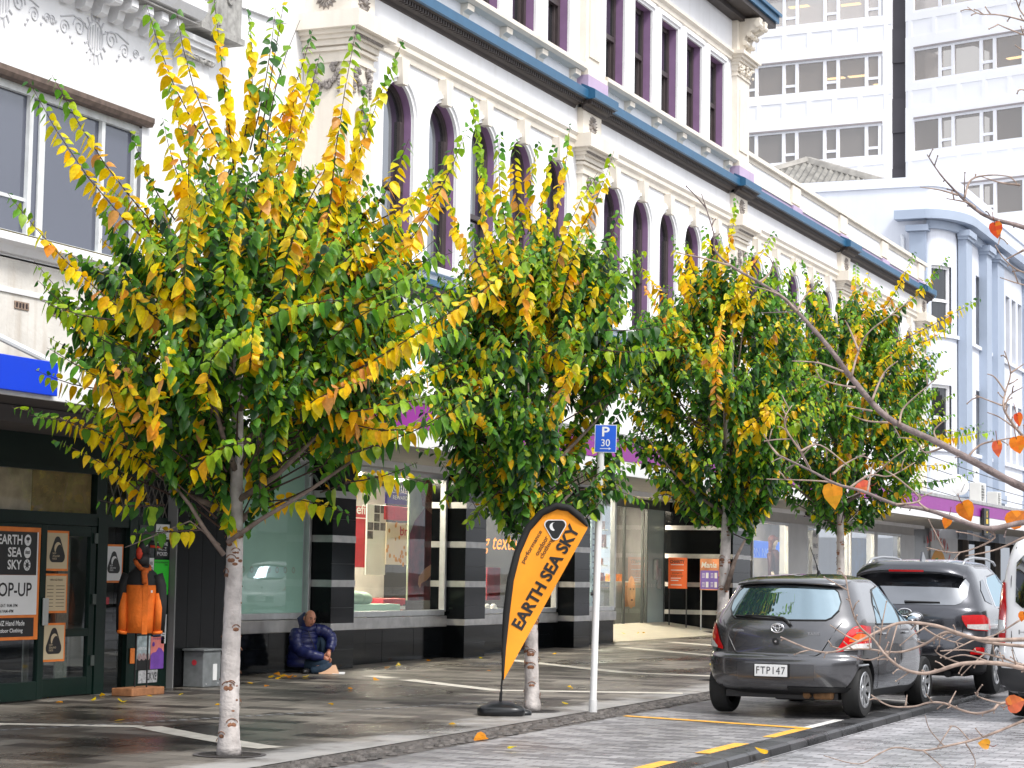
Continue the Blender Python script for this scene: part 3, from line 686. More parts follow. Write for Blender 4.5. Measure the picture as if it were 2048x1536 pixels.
# frieze ornament: scrolls and a ribbed shield, in low relief
SCRL = pm('frieze_relief', (.56, .56, .58), .75, var=.1)
def scroll(mb, cx, cz, s, sg):
    pts = []
    for k in range(26):
        t = k/25; a = t*3.3*math.pi; r = .12*s*(1-t*.82); pts.append((cx+sg*(math.cos(a)*r), YL-.006, cz+math.sin(a)*r))
    mb.tube(pts, .0095*s, 5)
def frieze(cx, cz):
    f = MB()
    f.tube([(cx+.2*math.cos(a)*.75, YL-.006, cz+.2*math.sin(a)) for a in [2*math.pi*k/24 for k in range(25)]], .011, 5)
    for k in (-2, -1, 0, 1, 2): f.tube([(cx+k*.05, YL-.006, cz-.17+abs(k)*.03), (cx+k*.05, YL-.006, cz+.17-abs(k)*.03)], .009, 5)
    for k in range(7):
        a = R_(200+k*23); f.tube([(cx+.17*math.cos(a), YL-.006, cz+.21*math.sin(a)), (cx+.23*math.cos(a), YL-.006, cz+.31*math.sin(a))], .013, 5)
        f.tube([(cx+.17*math.cos(a), YL-.006, cz-.21*math.sin(a)), (cx+.23*math.cos(a), YL-.006, cz-.30*math.sin(a))], .012, 5)
    for sg in (-1, 1):
        scroll(f, cx+sg*.33, cz+.05, 1, sg); scroll(f, cx+sg*.62, cz-.02, .8, -sg); scroll(f, cx+sg*.86, cz+.0, .55, sg)
        f.tube([(cx+sg*.2, YL-.006, cz+.12), (cx+sg*.45, YL-.006, cz+.16), (cx+sg*.7, YL-.006, cz+.09)], .01, 5)
        for dx, dz in ((.5, -.1), (.46, -.16), (.75, -.09), (.98, -.02), (1.03, 0)): f.ball((cx+sg*dx, YL-.006, cz+dz), .02, 6, 4)
    f.build('frieze_ornament', SCRL, LB)
frieze(20.92, 7.82); frieze(19.1, 7.82)
# bracketed cornice at the top
m_ = MB(); m_.profx([(YL, 8.3), (YL-.1, 8.3), (YL-.14, 8.36), (YL-.42, 8.4), (YL-.5, 8.5), (YL-.5, 8.62), (YL-.3, 8.75), (YL, 8.8)], 8, 22.6); CO = m_.build('cornice', OLDW, LB)
m_ = MB(); m_.box(8, 22.58, YL-.39, YL-.002, 8.345, 8.362)
m_.build('cornice_soffit', GREY_ST, CO)
x = 18.6
while x < 22.5:
    b = MB(); b.profx([(YL, 8.34), (YL-.33, 8.34), (YL-.34, 8.24), (YL-.26, 8.19), (YL-.16, 8.2), (YL-.13, 8.1), (YL-.06, 8.06), (YL, 8.08)], x-.07, x+.07); b.lathe([(.055, -.075), (.055, .075)], (x, YL-.28, 8.25), (1, 0, 0), 10)
    b.build('cornice_bracket', OLDW, CO); x += .33
# end pier with capital and console
m_ = MB(); m_.box(22.62, 23.35, YL-.08, YL+.004, 3.3, 8.0); m_.box(22.57, 23.4, YL-.13, YL, 7.62, 7.7)
for k, o in enumerate((.03, .06, .11, .15)): m_.box(22.62-o, 23.35+o, YL-.08-o, YL, 8.0+k*.07, 8.07+k*.07)
PI = m_.build('end_pier', OLDW, LB)
m_ = MB(); rr = random.Random(8)
for k in range(26): m_.ball((22.6+k*.03, YL-.14, 8.03+rr.uniform(-.02, .02)), .026, 6, 4)
m_.build('leaf_carving', GREY_ST, PI)
m_ = MB(); m_.box(22.75, 23.75, YL-.3, YL, 8.42, 9.5); m_.box(22.72, 23.78, YL-.34, YL, 8.36, 8.44)
C_ = m_.build('console_block', GREY_ST, LB)
m_ = MB()
for cx, r in ((22.95, .17), (23.45, .12)):
    m_.tube([(cx+math.cos(a*.5)*r*(1-a/24), YL-.31, 8.95+math.sin(a*.5)*r*1.6*(1-a/24)) for a in range(24)], .022, 5)
m_.tube([(23.2, YL-.31, 8.5), (23.2, YL-.31, 9.4)], .03, 5); m_.build('carving', GREY_ST, C_)
m_ = MB(); m_.prism([(23.76, YL-.05, 8.98), (25.4, YL-.05, 9.08), (25.4, YL-.05, 9.18), (23.76, YL-.05, 9.08)], (0, .3, 0)); m_.build('coping', OLDW, LB)
# canopy
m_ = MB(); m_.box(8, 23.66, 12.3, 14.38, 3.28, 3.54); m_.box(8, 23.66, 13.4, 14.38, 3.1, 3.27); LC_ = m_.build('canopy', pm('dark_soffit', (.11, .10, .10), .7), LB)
m_ = MB(); m_.bbox(8, 23.67, 12.26, 12.298, 3.22, 3.56, .006); m_.build('white_fascia', MATS['fascia_white'], LC_)
m_ = MB(); m_.bbox(8, 17.3, 12.2, 12.255, 3.26, 3.585, .006); m_.build('blue_signboard', pm('sign_blue', (.0, .045, .62), .4, var=.05), LC_)
m_ = MB(); m_.tube([(18.0, 12.5, 3.55), (15.6, 14.35, 4.8)], .035, 8); m_.build('stay_rod', pm('rod_white', (.7, .72, .74), .4), LC_)
# shopfront: dark green joinery
GRN = pm('shop_green', (.004, .016, .012), .35, var=.2, spec=.25); SYF = 14.3
INT = pm('shop_dark', (.012, .012, .012), .8)
SH = MB(); SH.box(8, 23.9, 14.32, 14.6, 2.75, 3.27)
for x0, x1 in ((21.12, 21.32), (21.78, 21.95), (22.52, 22.68)): SH.box(x0, x1, SYF-.04, SYF+.1, .0, 2.2)
SH.box(8, 22.6, SYF-.03, SYF+.1, 2.1, 2.24); SH.box(21.1, 21.3, SYF-.02, SYF+.1, 2.24, 2.75); SH.box(8, 22.7, SYF-.02, SYF+.1, 2.7, 2.76)
S_ = SH.build('shopfront', GRN, LB)
t = MB(); t.quad((8, SYF+.03, 2.24), (21.1, SYF+.03, 2.24), (21.1, SYF+.03, 2.7), (8, SYF+.03, 2.7)); t.quad((21.3, SYF+.03, 2.24), (22.6, SYF+.03, 2.24), (22.6, SYF+.03, 2.7), (21.3, SYF+.03, 2.7))
t.build('transom_glass', glass('transom_gl', tint=(.9, .88, .8), refl=.08, wave=.4), S_)
t = MB(); t.box(19.95, 21.09, 14.36, 14.38, 2.24, 2.7); t.build('tan_wall_panel', pm('tan_blocks', (.34, .26, .14), .8, var=.3, scale=6), S_)  # panel added close behind the glass in place of the lit tan inner wall
t = MB(); t.box(8, 19.94, 14.36, 14.38, 2.24, 2.7); t.build('painted_reflection', pm('painted_reflection', (.5, .44, .34), .8, var=.55, scale=3), S_)  # pale patchy colour paints in the reflection of a white building
t = MB(); 
for a in range(30):
    z = 2.22+.1*(a//6); 
for k in range(9): t.tube([(21.35+k*.15, SYF+.01, 2.24), (21.35+k*.15+.25, SYF+.01, 2.7)], .008, 4); t.tube([(21.35+k*.15, SYF+.01, 2.7), (21.35+k*.15+.25, SYF+.01, 2.24)], .008, 4)
t.build('mesh_grille', pm('grille', (.12, .11, .09), .6), S_)
t = MB(); t.quad((21.32, SYF+.02, .1), (21.78, SYF+.02, .1), (21.78, SYF+.02, 2.1), (21.32, SYF+.02, 2.1)); t.build('side_pane', glass('dark_pane', refl=.02, dark=.6, body=(.01, .011, .01)), S_)
t = MB(); t.box(8, 24.0, 17.0, 17.05, -.2, 3.2); t.box(8, 24, 14.7, 17, .0, .14); t.build('interior', INT, LB)
def door(x0, x1, y, ph):
    d = MB(); z0, z1 = gz(x0)+.02, 2.095; st = .11
    d.bbox(x0, x0+st, y-.03, y+.03, z0, z1, .006); d.bbox(x1-st, x1, y-.03, y+.03, z0, z1, .006)
    for a, b in ((z0, z0+.2), (.84, .93), (z1-.12, z1)): d.bbox(x0+st, x1-st, y-.028, y+.028, a, b, .006)
    D = d.build('shop_door', GRN, LB)
    gq = MB()
    for a, b in ((z0+.2, .84), (.93, z1-.12)): gq.quad((x0+st, y, a), (x1-st, y, a), (x1-st, y, b), (x0+st, y, b))
    gq.build('glass', glass('door_pane', tint=(.8, .85, .8), refl=.02, dark=.2, wave=.1), D)
    return D
D1 = door(18.75, 20.0, 14.2, 0); D2 = door(20.02, 21.1, 14.3, 1)
t = MB(); t.bbox(19.93, 20.03, 14.14, 14.16, .98, 1.28, .008); t.build('handle', pm('handle_grey', (.45, .47, .46), .4, metal=.4), D1)
t = MB()
for z in (.5, 1.2, 1.9): t.bbox(21.04, 21.1, 14.245, 14.268, z, z+.12, .004)
t.build('hinge', pm('hinge_steel', (.10, .12, .11), .4, metal=.5), D2)
t = MB(); t.box(20.02, 20.12, 14.45, 14.47, .2, 2.0); t.box(20.62, 20.85, 14.45, 14.47, .2, 2.0); t.build('grey_blind', pm('blind_grey', (.33, .34, .33), .8, var=.2, scale=30), D2)
# black tiled column
t = MB(); x0, x1 = 22.68, 23.97; n = 6; k = 0
rr = random.Random(2)
for i in range(4):
    a = x0+(x1-x0)*i/4; b = x0+(x1-x0)*(i+1)/4
    for j in range(22):
        z = -.1+j*.15
        if z > 3.1: break
        t.box(a+.004, b-.004, 14.2+rr.uniform(-.001, .001), 14.6, z+.004, z+.146)
t.box(x0, x1, 14.206, 14.6, -.2, 3.25)
t.build('tiled_column', [pm('col_tile', (.006, .0065, .007), .2, var=.3, spec=.15)], LB)
t = MB(); t.box(22.66, 22.685, 14.17, 14.3, 0, 3.2); t.box(23.955, 23.98, 14.17, 14.3, .0, 3.2); t.build('edge_trim', pm('edge_grey', (.2, .2, .2), .5), LB)
# ------------------------------------------------------------------ pale blue art deco building beyond
PB = pm('pale_blue_wall', (.70, .725, .79), .65, var=.05, scale=1, streak=.08); DBL = pm('slate_blue_trim', (.35, .41, .51), .6, var=.06, scale=1)
DB = thing('art_deco_building', 'pale blue three storey corner building with rounded end and slate blue pilasters', 'building', (70, 14.6, .55))
XB, YBF = 70.2, 14.6
def plan(off=0., n=18):
    """outline: side wall (towards -X), rounded corner, street front"""
    a, b = 2.0, .75
    pts = [(XB-off, 30.0), (XB-off, 15.35)]
    for k in range(1, n+1):
        t = math.pi/2*k/n; pts.append((XB+a-(a+off)*math.cos(t), 15.35-(b+off)*math.sin(t)))
    pts.append((112.0, YBF-off)); return pts
def ring(mb, pts, z0, z1):
    mb.grid([[(x, y, z0) for x, y in pts], [(x, y, z1) for x, y in pts]])
def band(name, mat, z0, z1, off, parent, lo=0):
    mb = MB(); P = plan(off)[lo:]; Q = plan(-.05)[lo:]
    mb.grid([[(x, y, z0) for x, y in Q], [(x, y, z0) for x, y in P], [(x, y, z1) for x, y in P], [(x, y, z1) for x, y in Q]])
    return mb.build(name, mat, parent, smooth=True, angle=40)
w_ = MB(); 
def wquad(xa, xb, z0, z1, y=YBF): w_.quad((xa, y, z0), (xb, y, z0), (xb, y, z1), (xa, y, z1))
# side wall
w_.quad((XB, 30, 3), (XB, 15.35, 3), (XB, 15.35, 14.8), (XB, 30, 14.8))
# curved end with two window openings (spans 3..11 of the arc)
P = plan()[1:20]
zw = [(9.7, 12.0), (5.9, 8.05)]; i0, i1 = 2, 11
for k in range(len(P)-1):
    a, b = P[k], P[k+1]
    zs = [(3, 14.8)] if not (i0 <= k < i1) else [(3, 5.9), (8.05, 9.7), (12.0, 14.8)]
    for z0, z1 in zs: w_.quad((a[0], a[1], z0), (b[0], b[1], z0), (b[0], b[1], z1), (a[0], a[1], z1))
# street front with window openings
wins = [74.45, 77.35-.0, 80.55, 81.75, 82.95, 86.6, 89.5, 92.5, 95.5, 98.5, 101.5, 104.5]
wins = [74.9, 77.9, 80.5, 81.75, 83.0, 86.6, 89.5, 92.5, 95.5, 98.5, 101.5, 104.5]
hw = .42; xs = [72.2]
for c in wins: xs += [c-hw, c+hw]
xs.append(112)
for k in range(len(xs)-1):
    if k % 2 == 0: wquad(xs[k], xs[k+1], 3, 14.8)
    else:
        for z0, z1 in ((3, 5.95), (8.2, 9.75), (12.2, 14.8)): wquad(xs[k], xs[k+1], z0, z1)
w_.quad((XB, 15.3, 14.78), (112, 15.3, 14.78), (112, 30, 14.78), (XB, 30, 14.78))
w_.build('wall', PB, DB, smooth=True, angle=40)
band('parapet_cap', PB, 14.62, 14.95, .06, DB); band('cornice', DBL, 13.48, 13.78, .5, DB, 1); band('frieze', DBL, 13.2, 13.47, .16, DB, 1)
for z in (9.62, 5.85): band('sill_course', PB, z, z+.12, .1, DB, 2)
def dpil(x0, x1): 
    m = MB(); m.box(x0, x1, YBF-.28, YBF, 3, 13.15); m.box(x0-.08, x1+.08, YBF-.36, YBF, 13.0, 13.1); m.box(x0-.14, x1+.14, YBF-.42, YBF, 13.1, 13.3); m.box(x0-.1, x1+.1, YBF-.34, YBF, 4.4, 4.7)
    m.build('pilaster', DBL, DB)
for a, b in ((71.5, 72.45), (75.05, 75.95), (77.66-1.0+.4, 78.3-.0), (82.3+1.2, 84.4), (87.6, 88.5), (91, 91.9), (97, 97.9), (103, 103.9)): dpil(a, b)
m = MB(); m.box(XB-.2, XB+.02, 15.35, 15.9, 3, 13.15); m.box(XB-.36, XB, 15.25, 16.0, 13.1, 13.3); m.build('side_pilaster', DBL, DB)
m = MB(); m.box(XB-.5, XB-.01, 15.3, 16.35, 13.48, 13.78); m.build('cornice_return', DBL, DB)
m = MB(); m.tube([(XB-.1, 16.15, 3), (XB-.1, 16.15, 12.9), (XB-.0, 16.2, 13.0)], .07, 8); m.build('downpipe', pm('pipe_white', (.75, .77, .8), .5), DB)
for zz0, zz1 in zw:
    A = P[i0:i1+1]; m = MB(); ins = [(x+.12, y+.12) for x, y in A]
    m.grid([[(x, y, zz0) for x, y in ins], [(x, y, zz1) for x, y in ins]]); 
    G = MB(); f = .06
    for (za, zb) in ((zz0, zz0+.1), (zz1-.1, zz1), ((zz0+zz1)/2-.05, (zz0+zz1)/2+.05)): G.grid([[(x-.04, y-.04, za) for x, y in ins], [(x-.04, y-.04, zb) for x, y in ins]])
    for idx in (0, len(ins)-2): 
        x, y = ins[idx]; G.box(x-.04, x+.07, y-.08, y+.05, zz0, zz1)
    G.grid([[(x, y, zz0) for x, y in A], [(x+.15, y+.15, zz0) for x, y in A]]); G.grid([[(x, y, zz1) for x, y in A], [(x+.15, y+.15, zz1) for x, y in A]])
    W = G.build('corner_window', TRIMW, DB); m.build('glass', glass('deco_glass', refl=.08, dark=.9, body=(.02, .02, .022)), W)
for c in wins:
    for z0, z1 in ((9.75, 12.2), (5.95, 8.2)):
        m = MB(); yb = YBF+.25
        m.grid([[(c-hw, YBF, z0), (c-hw, YBF, z1), (c+hw, YBF, z1), (c+hw, YBF, z0), (c-hw, YBF, z0)], [(c-hw, yb, z0), (c-hw, yb, z1), (c+hw, yb, z1), (c+hw, yb, z0), (c-hw, yb, z0)]])
        m.box(c-hw, c+hw, yb-.06, yb, (z0+z1)/2-.04, (z0+z1)/2+.04)
        W = m.build('front_window', PB, DB); m = MB(); m.quad((c-hw, yb-.01, z0), (c+hw, yb-.01, z0), (c+hw, yb-.01, z1), (c-hw, yb-.01, z1)); m.build('glass', MATS['deco_glass'], W)

# shops under the blue building: AUTHENTIC panel, dark fronts, canopy
FS = thing('corner_restaurant', 'small restaurant front with white signed wall painted with a cactus, under the far purple canopy', 'shopfront', (69, 14.95, .54))
m = MB(); m.box(69.15, 73.3, 15.0, 15.1, .3, 3.9); FW = m.build('painted_wall', pm('mural_white', (.74, .75, .78), .6, var=.05), FS)
m = MB(); m.box(66.35, 69.1, 15.05, 15.3, .3, 4.0); m.box(73.35, 112, 15.4, 15.5, .3, 4.0); m.build('dark_front', pm('dark_shopfront', (.025, .027, .03), .3, var=.4, scale=1.5), FS)
m = MB()
for x in (73.4, 76, 79, 82, 86, 90): m.box(x, x+.18, 15.2, 15.4, .3, 3.6)
m.box(73.4, 112, 15.15, 15.4, 3.3, 3.6); m.build('timber_frame', pm('grey_timber', (.20, .17, .15), .7, var=.2), FS)
m = MB(); m.quad((73.6, 15.38, .9), (90, 15.38, .9), (90, 15.38, 3.2), (73.6, 15.38, 3.2)); m.build('window', glass('far_glass', refl=.2, dark=.75, body=(.03, .04, .05)), FS)
RED = pm('sign_red', (.62, .03, .03), .6, var=0)
t = MB(); yy = 14.992
s_ = 'AUTHENTIC'; rad = 1.75; cxx, czz = 69.8, 1.35
for i, ch in enumerate(s_):
    a = R_(118-i*11.6); p = Vector((cxx+rad*1.5*math.cos(a), yy, czz+rad*math.sin(a)))
    text(t, ch, p, (math.cos(a-math.pi/2), 0, math.sin(a-math.pi/2)), (math.cos(a), 0, math.sin(a)), None, .34, bold=.03, align='C')
t.build('arched_lettering', RED, FW)
t = MB(); text(t, "DIN'S", (69.2, yy, 3.42), (1, 0, 0), (0, 0, 1), 1.0, .16); t.build('small_lettering', pm('ink_grey', (.1, .1, .12), .6), FW)
t = MB(); t.disc((70.2, 14.993, 1.75), (1.35, 0, 0), (0, 0, .9), 1.0, 32); t.build('sun_disc', pm('sun_orange', (.85, .38, .03), .6, var=.1), FW)
t = MB(); G2 = pm('cactus_green', (.12, .42, .05), .6, var=.2, scale=6)
for pts, r in (([(69.9, 1.3), (69.95, 1.9), (69.9, 2.35)], .2), ([(69.9, 1.75), (69.5, 1.8), (69.42, 2.2)], .13), ([(69.9, 1.7), (70.45, 1.75), (70.55, 2.2)], .14)):
    t.tube([(x, 14.985, z) for x, z in pts], r, 8)
for v in range(len(t.v)): t.v[v] = (t.v[v][0], 14.985+(t.v[v][1]-14.985)*.03, t.v[v][2])
t.build('cactus', G2, FW)
t = MB(); rr = random.Random(5)
for k in range(16):
    c0 = (69.45+rr.random()*1.0, 14.98, 1.0+rr.random()*.45); t.disc(c0, (1, 0, 0), (0, 0, 1), rr.uniform(.12, .22), 10)
t.build('painted_roses', pm('rose_red', (.45, .04, .02), .6, var=.7, scale=8), FW)
# canopy continues round the corner
m = MB(); m.box(70.05, 112, 12.3, 14.58, 3.3, 3.84); m.box(66.4, 70.3, 14.58, 15.1, 3.3, 3.84); CN = m.build('canopy', SOFFIT, FS)
m = MB(); m.bbox(70.03, 112, 12.26, 12.298, 3.26, 3.5, .006); m.build('white_fascia', MATS['fascia_white'], CN); m = MB(); m.box(70.03, 112, 12.25, 12.297, 3.502, 3.84); m.build('purple_fascia', MATS['fascia_purple'], CN)
m = MB(); m.bbox(70.05, 112, 12.22, 12.6, 3.842, 3.96, .01); m.build('gutter', STEELB, CN)

# things on the canopy
def ac_unit(x, y, s, label):
    a = thing('air_conditioner', label, 'air conditioner', (x, y, 3.96), 0, 'air conditioners on the canopy')
    m = MB(); m.bbox(x-.45*s, x+.45*s, y-.17, y+.17, 4.0, 4.0+.62*s, .02); m.box(x-.3*s, x-.2*s, y-.15, y+.15, 3.94, 4.0); m.box(x+.2*s, x+.3*s, y-.15, y+.15, 3.94, 4.0); m.build('casing', pm('ac_white', (.66, .66, .64), .5), a)
    m = MB(); m.disc((x-.14*s, y-.172, 4.0+.31*s), (1, 0, 0), (0, 0, 1), .24*s, 20); m.build('fan', pm('ac_dark', (.02, .02, .02), .6), a)
    m = MB()
    for k in range(7): m.box(x-.4*s, x+.12*s, y-.19, y-.176, 4.03+.085*k*s, 4.045+.085*k*s)
    for k in range(3): m.box(x-.39*s+k*.24*s, x-.37*s+k*.24*s, y-.189, y-.177, 4.02, 4.58*1 if s == 1 else 4.02+.55*s)
    m.build('grille', MATS['ac_white'], a)
ac_unit(66.3, 12.95, 1.0, 'taller white air conditioner on the canopy nearer the satellite dish'); ac_unit(69.2, 13.0, .75, 'smaller white air conditioner on the canopy beyond the taller one')
sdh = thing('satellite_dish', 'pale satellite dish standing on the far purple canopy', 'satellite dish', (62.9, 12.9, 3.95))
m = MB(); m.tube([(62.9, 12.9, 3.94), (62.9, 12.9, 4.3)], .03, 8); m.build('mast', ALU, sdh); m = MB(); m.lathe([(0, .1), (.15, .08), (.27, .03), (.33, 0), (.27, .02), (0, .09)], (62.9, 12.85, 4.42), (-.7, -.5, .3), 20); m.build('dish', pm('dish_grey', (.6, .6, .6), .5), sdh); m = MB(); m.tube([(62.75, 12.74, 4.2), (62.4, 12.55, 4.45)], .015, 6); m.build('arm', ALU, sdh)
bs = thing('hanging_sign', 'black hanging sign with yellow symbols under the far purple canopy', 'sign', (63.5, 12.1, 2.9))
m = MB(); m.bbox(63.1, 63.9, 12.14, 12.22, 2.95, 3.75, .01); m.build('board', pm('sign_black', (.01, .01, .01), .5), bs)
m = MB(); YS = pm('sign_yellow', (.75, .5, .05), .5, var=0)
m.disc((63.5, 12.135, 3.58), (1, 0, 0), (0, 0, 1), .1, 16, .06); m.build('ring_symbol', YS, bs); m = MB(); m.box(63.36, 63.64, 12.13, 12.137, 3.3, 3.44); m.build('box_symbol', YS, bs); m = MB(); m.disc((63.5, 12.135, 3.12), (1, 0, 0), (0, 0, 1), .09, 16); m.build('dot_symbol', YS, bs)
for k in range(4):
    m = MB(); y0 = 13.2+.2*k; m.tube([(58+t*3.2, y0, 5.2-.25*k-.35*math.sin(math.pi*t/14)) for t in range(15)], .012, 4)
    tag(m.build('overhead_cable', MATS['sign_black'], None), 'thin dark overhead cable strung along the pale blue building front', 'cable', 'cables along the blue building')

# ------------------------------------------------------------------ grey hip roofed building and white office tower
HR = thing('hip_roofed_building', 'building with weathered grey corrugated hip roof behind the long cream parapet', 'building', (82, 20, .6))
ap = Vector((79.5, 22.0, 17.55)); ap2 = Vector((92, 22.0, 17.55)); ez = 15.6
CORR = pm('corrugated_iron', (.23, .22, .20), .7, var=.45, scale=3, streak=.5)
m = MB(); e = [(76.5, 17.2, ez), (95, 17.2, ez), (95, 27.2, ez), (76.5, 27.2, ez)]
def slope(mb, a, b, top_a, top_b, n):
    A = Vector(a); B = Vector(b); nrm = (B-A).cross(Vector(top_a)-A).normalized(); rows = [[], []]
    if nrm.z < 0: nrm = -nrm
    for k in range(n+1):
        t = k/n; lo = A.lerp(B, t); 
        d = (Vector(top_a)-A).lerp(Vector(top_b)-B, 0)
        # clip the rib at the hip lines
        ta, tb = Vector(top_a), Vector(top_b); L = (B-A).length; pa = (ta-A).dot((B-A).normalized())/L; pb = (tb-A).dot((B-A).normalized())/L
        h = min(1, t/pa if pa > 1e-6 else 1, (1-t)/(1-pb) if pb < 1-1e-6 else 1)
        up = ta-A-(B-A).normalized()*(ta-A).dot((B-A).normalized())
        o = nrm*(.09 if k % 2 else 0); rows[0].append(lo+o); rows[1].append(lo+up*h+o)
    mb.grid(rows)
slope(m, e[3], e[0], ap, ap, 80); slope(m, e[0], e[1], ap, ap2, 120)
m.add([e[1], e[2], ap2, ap, e[3]], [(0, 1, 2), (1, 4, 3, 2)]); m.build('roof', CORR, HR)
m = MB(); m.tube([e[0], ap, ap2], .22, 6); m.tube([e[3], ap], .22, 6); m.build('ridge_cap', pm('ridge_grey', (.32, .30, .27), .7, var=.3), HR)
m = MB(); m.box(77, 94.5, 17.7, 26.7, 0, ez-.01); m.build('wall', WHITE, HR)
TWW = pm('tower_white', (.88, .88, .91), .6, var=.03, scale=.3, streak=.05, stain=(.55, .55, .58)); TFR = pm('tower_frame', (.84, .84, .87), .5, var=.03)
TGL = glass('tower_glass', tint=(.55, .52, .48), refl=.1, dark=.5, body=(.36, .315, .275)); TDK = pm('tower_dark', (.055, .05, .06), .6, var=.15, scale=.4)
TW = thing('office_tower', 'tall white office tower of two angled wings with window bands and dark joint', 'building', (109.4, 25, 0))
def wing(P0, ang, s0, s1, floors, fh, name, w0, pitch):
    """wing of the tower: vertical face through P0 along heading ang, s measured to the left (away from the street)"""
    d = Vector((math.cos(R_(ang)), math.sin(R_(ang)), 0)); n = Vector((d.y, -d.x, 0)); n = n if n.x > 0 else -n      # n points into the building (+X)
    pt = lambda s, z, o=0: P0+d*s+n*o+Vector((0, 0, z))
    def blk(mb, a, b, z0, z1, o0, o1): mb.prism([pt(a, z0, o0), pt(b, z0, o0), pt(b, z0, o1), pt(a, z0, o1)], (0, 0, z1-z0))
    mb = MB(); 
    for f in floors:          # spandrel blocks between the window bands
        blk(mb, s0, s1, f+1.75, f+fh-1.28, 0, 1.2); blk(mb, s0, s1, f+fh-1.28, f+fh-.42, .035, 1.2); blk(mb, s0, s1, f+fh-.42, f+fh, 0, 1.2)
        blk(mb, s0, s0+.5, f, f+1.75, 0, 1.2); blk(mb, s1-.5, s1, f, f+1.75, 0, 1.2)
    blk(mb, s0+.02, s1-.02, floors[0]-3, floors[-1]+fh-.05, 9.0, 9.4); blk(mb, s0, s1, floors[0]-3, floors[0], 0, 9)
    for f in floors: blk(mb, s0+.01, s1-.01, f-.25, f-.05, .3, 9.0)
    WM = mb
    for fi, f in enumerate(floors):
        fr = MB(); blk(fr, s0+.5, s1-.5, f, f+.1, .04, .2); blk(fr, s0+.5, s1-.5, f+1.65, f+1.749, .04, .2)
        s = s0+.5+w0; k = 0
        while s < s1-.5:
            blk(fr, s-.09, s+.09, f+.1, f+1.65, .03, .2)
            if k % 2 == 0 and s+pitch*.3 < s1-.5: blk(fr, s+.09, min(s+pitch*.32, s1-.5), f+.42, f+.56, .05, .18)
            s += pitch*(.32 if k % 2 == 0 else .68); k += 1
        W = fr.build('window_band', TFR, TW)
        g_ = MB(); g_.quad(pt(s0+.5, f+.1, .12), pt(s1-.5, f+.1, .12), pt(s1-.5, f+1.65, .12), pt(s0+.5, f+1.65, .12)); g_.build('glass', TGL, W)
        b = MB(); blk(b, s0+.5, s1-.5, f+1.751, f+1.85, -.05, .1); b.build('head_flashing', pm('flash_grey', (.30, .27, .27), .6), W)
        # recessed spandrel panels, framed by raised ribs
        r = WM; z0, z1 = f-1.28, f-.42; s = s0+.3; pw = 1.42
        while s < s1: blk(r, s-.12, s+.12, z0, z1, .002, .1); s += pw
        lt = MB()
        if fi >= len(floors)-2:
            rr = random.Random(fi*3+int(ang))
            for k in range(7):
                lt = MB(); s = s0+1+rr.random()*(s1-s0-2); o = 1.5+rr.random()*5; blk(lt, s, s+1.1, f+1.62, f+1.66, o, o+.35)
                lt.build('ceiling_light', pm('tower_lamp', (1, .8, .45), .5, var=0, emit=(1, .68, .32), es=2.2), TW)
    WM.build(name, TWW, TW)
FL = [12.0, 15.65, 19.75-.35+.0, 23.46, 27.12, 30.8-.0-.0]
FL = [8.6, 12.3, 16.0, 19.7, 23.42, 27.12, 29.1+1.72-.0]
FL = [8.6, 12.3, 16.0, 19.75, 23.5, 25.38-1.9+3.65, 30.82-0.0]
FLL = [8.7, 12.45, 16.2, 19.9, 23.6, 27.3, 31.0]
wing(Vector((109.43, 26.03, 0)), 85.2, -.25, 22, FLL, 3.7, 'left_wing', .15, 2.3)
wing(Vector((109.05, 24.36, 0)), 72.6, -24, .7, FLL, 3.7, 'right_wing', .3, 2.35)
m = MB(); m.box(109.6, 112, 24.6, 26.3, 5, 36); m.build('joint_strip', TDK, TW)
for f in FLL: m = MB(); m.box(109.5, 109.6, 24.85, 26.1, f+1.2, f+3.0); m.build('joint_panel', TDK, TW)
# ------------------------------------------------------------------ opposite side of the street (only seen mirrored in glass and paint)
def PXY(x, y, Y):
    """point of the plane Y=const seen at a given place of the photograph"""
    d = (CF*FPX+CR*(x-1024)+CD*(y-768)); return Vector((0, 0, CAM_H))+d*(Y/d.y)
for i, (xa, xb, hh, colr) in enumerate(((-30, 14, 9.5, (.2, .18, .16)), (14.1, 46, 8.0, (.3, .29, .27)), (46.1, 100, 11, (.18, .15, .13)))):
    b = thing('facing_shop_building', ['tan two storey shop building facing across the road, behind the viewer', 'pale low shop building across the road, mirrored in the car windows', 'brown shop building across the road farther along the street'][i], 'building', (xa, -20, 0))
    m = MB(); m.box(xa, xb, -30, -20, -1, hh); m.build('wall', pm('facing_wall%d' % i, colr, .8, streak=.2), b)
    m = MB(); m.box(xa, xb, -20.0, -16.8, 3.3, 3.9); m.build('canopy', pm('facing_canopy', (.25, .25, .27), .7), b)
    m = MB(); m.box(xa+.5, xb-.5, -19.99, -19.9, .6, 3.0); m.build('shop_window', pm('facing_glass', (.02, .022, .025), .1), b)
    x = xa+1.5; k = 0
    while x < xb-2:
        m = MB(); m.box(x, x+1.3, -19.99, -19.92, 4.9, 7.0); m.build('window', MATS['facing_glass'], b); x += 2.9

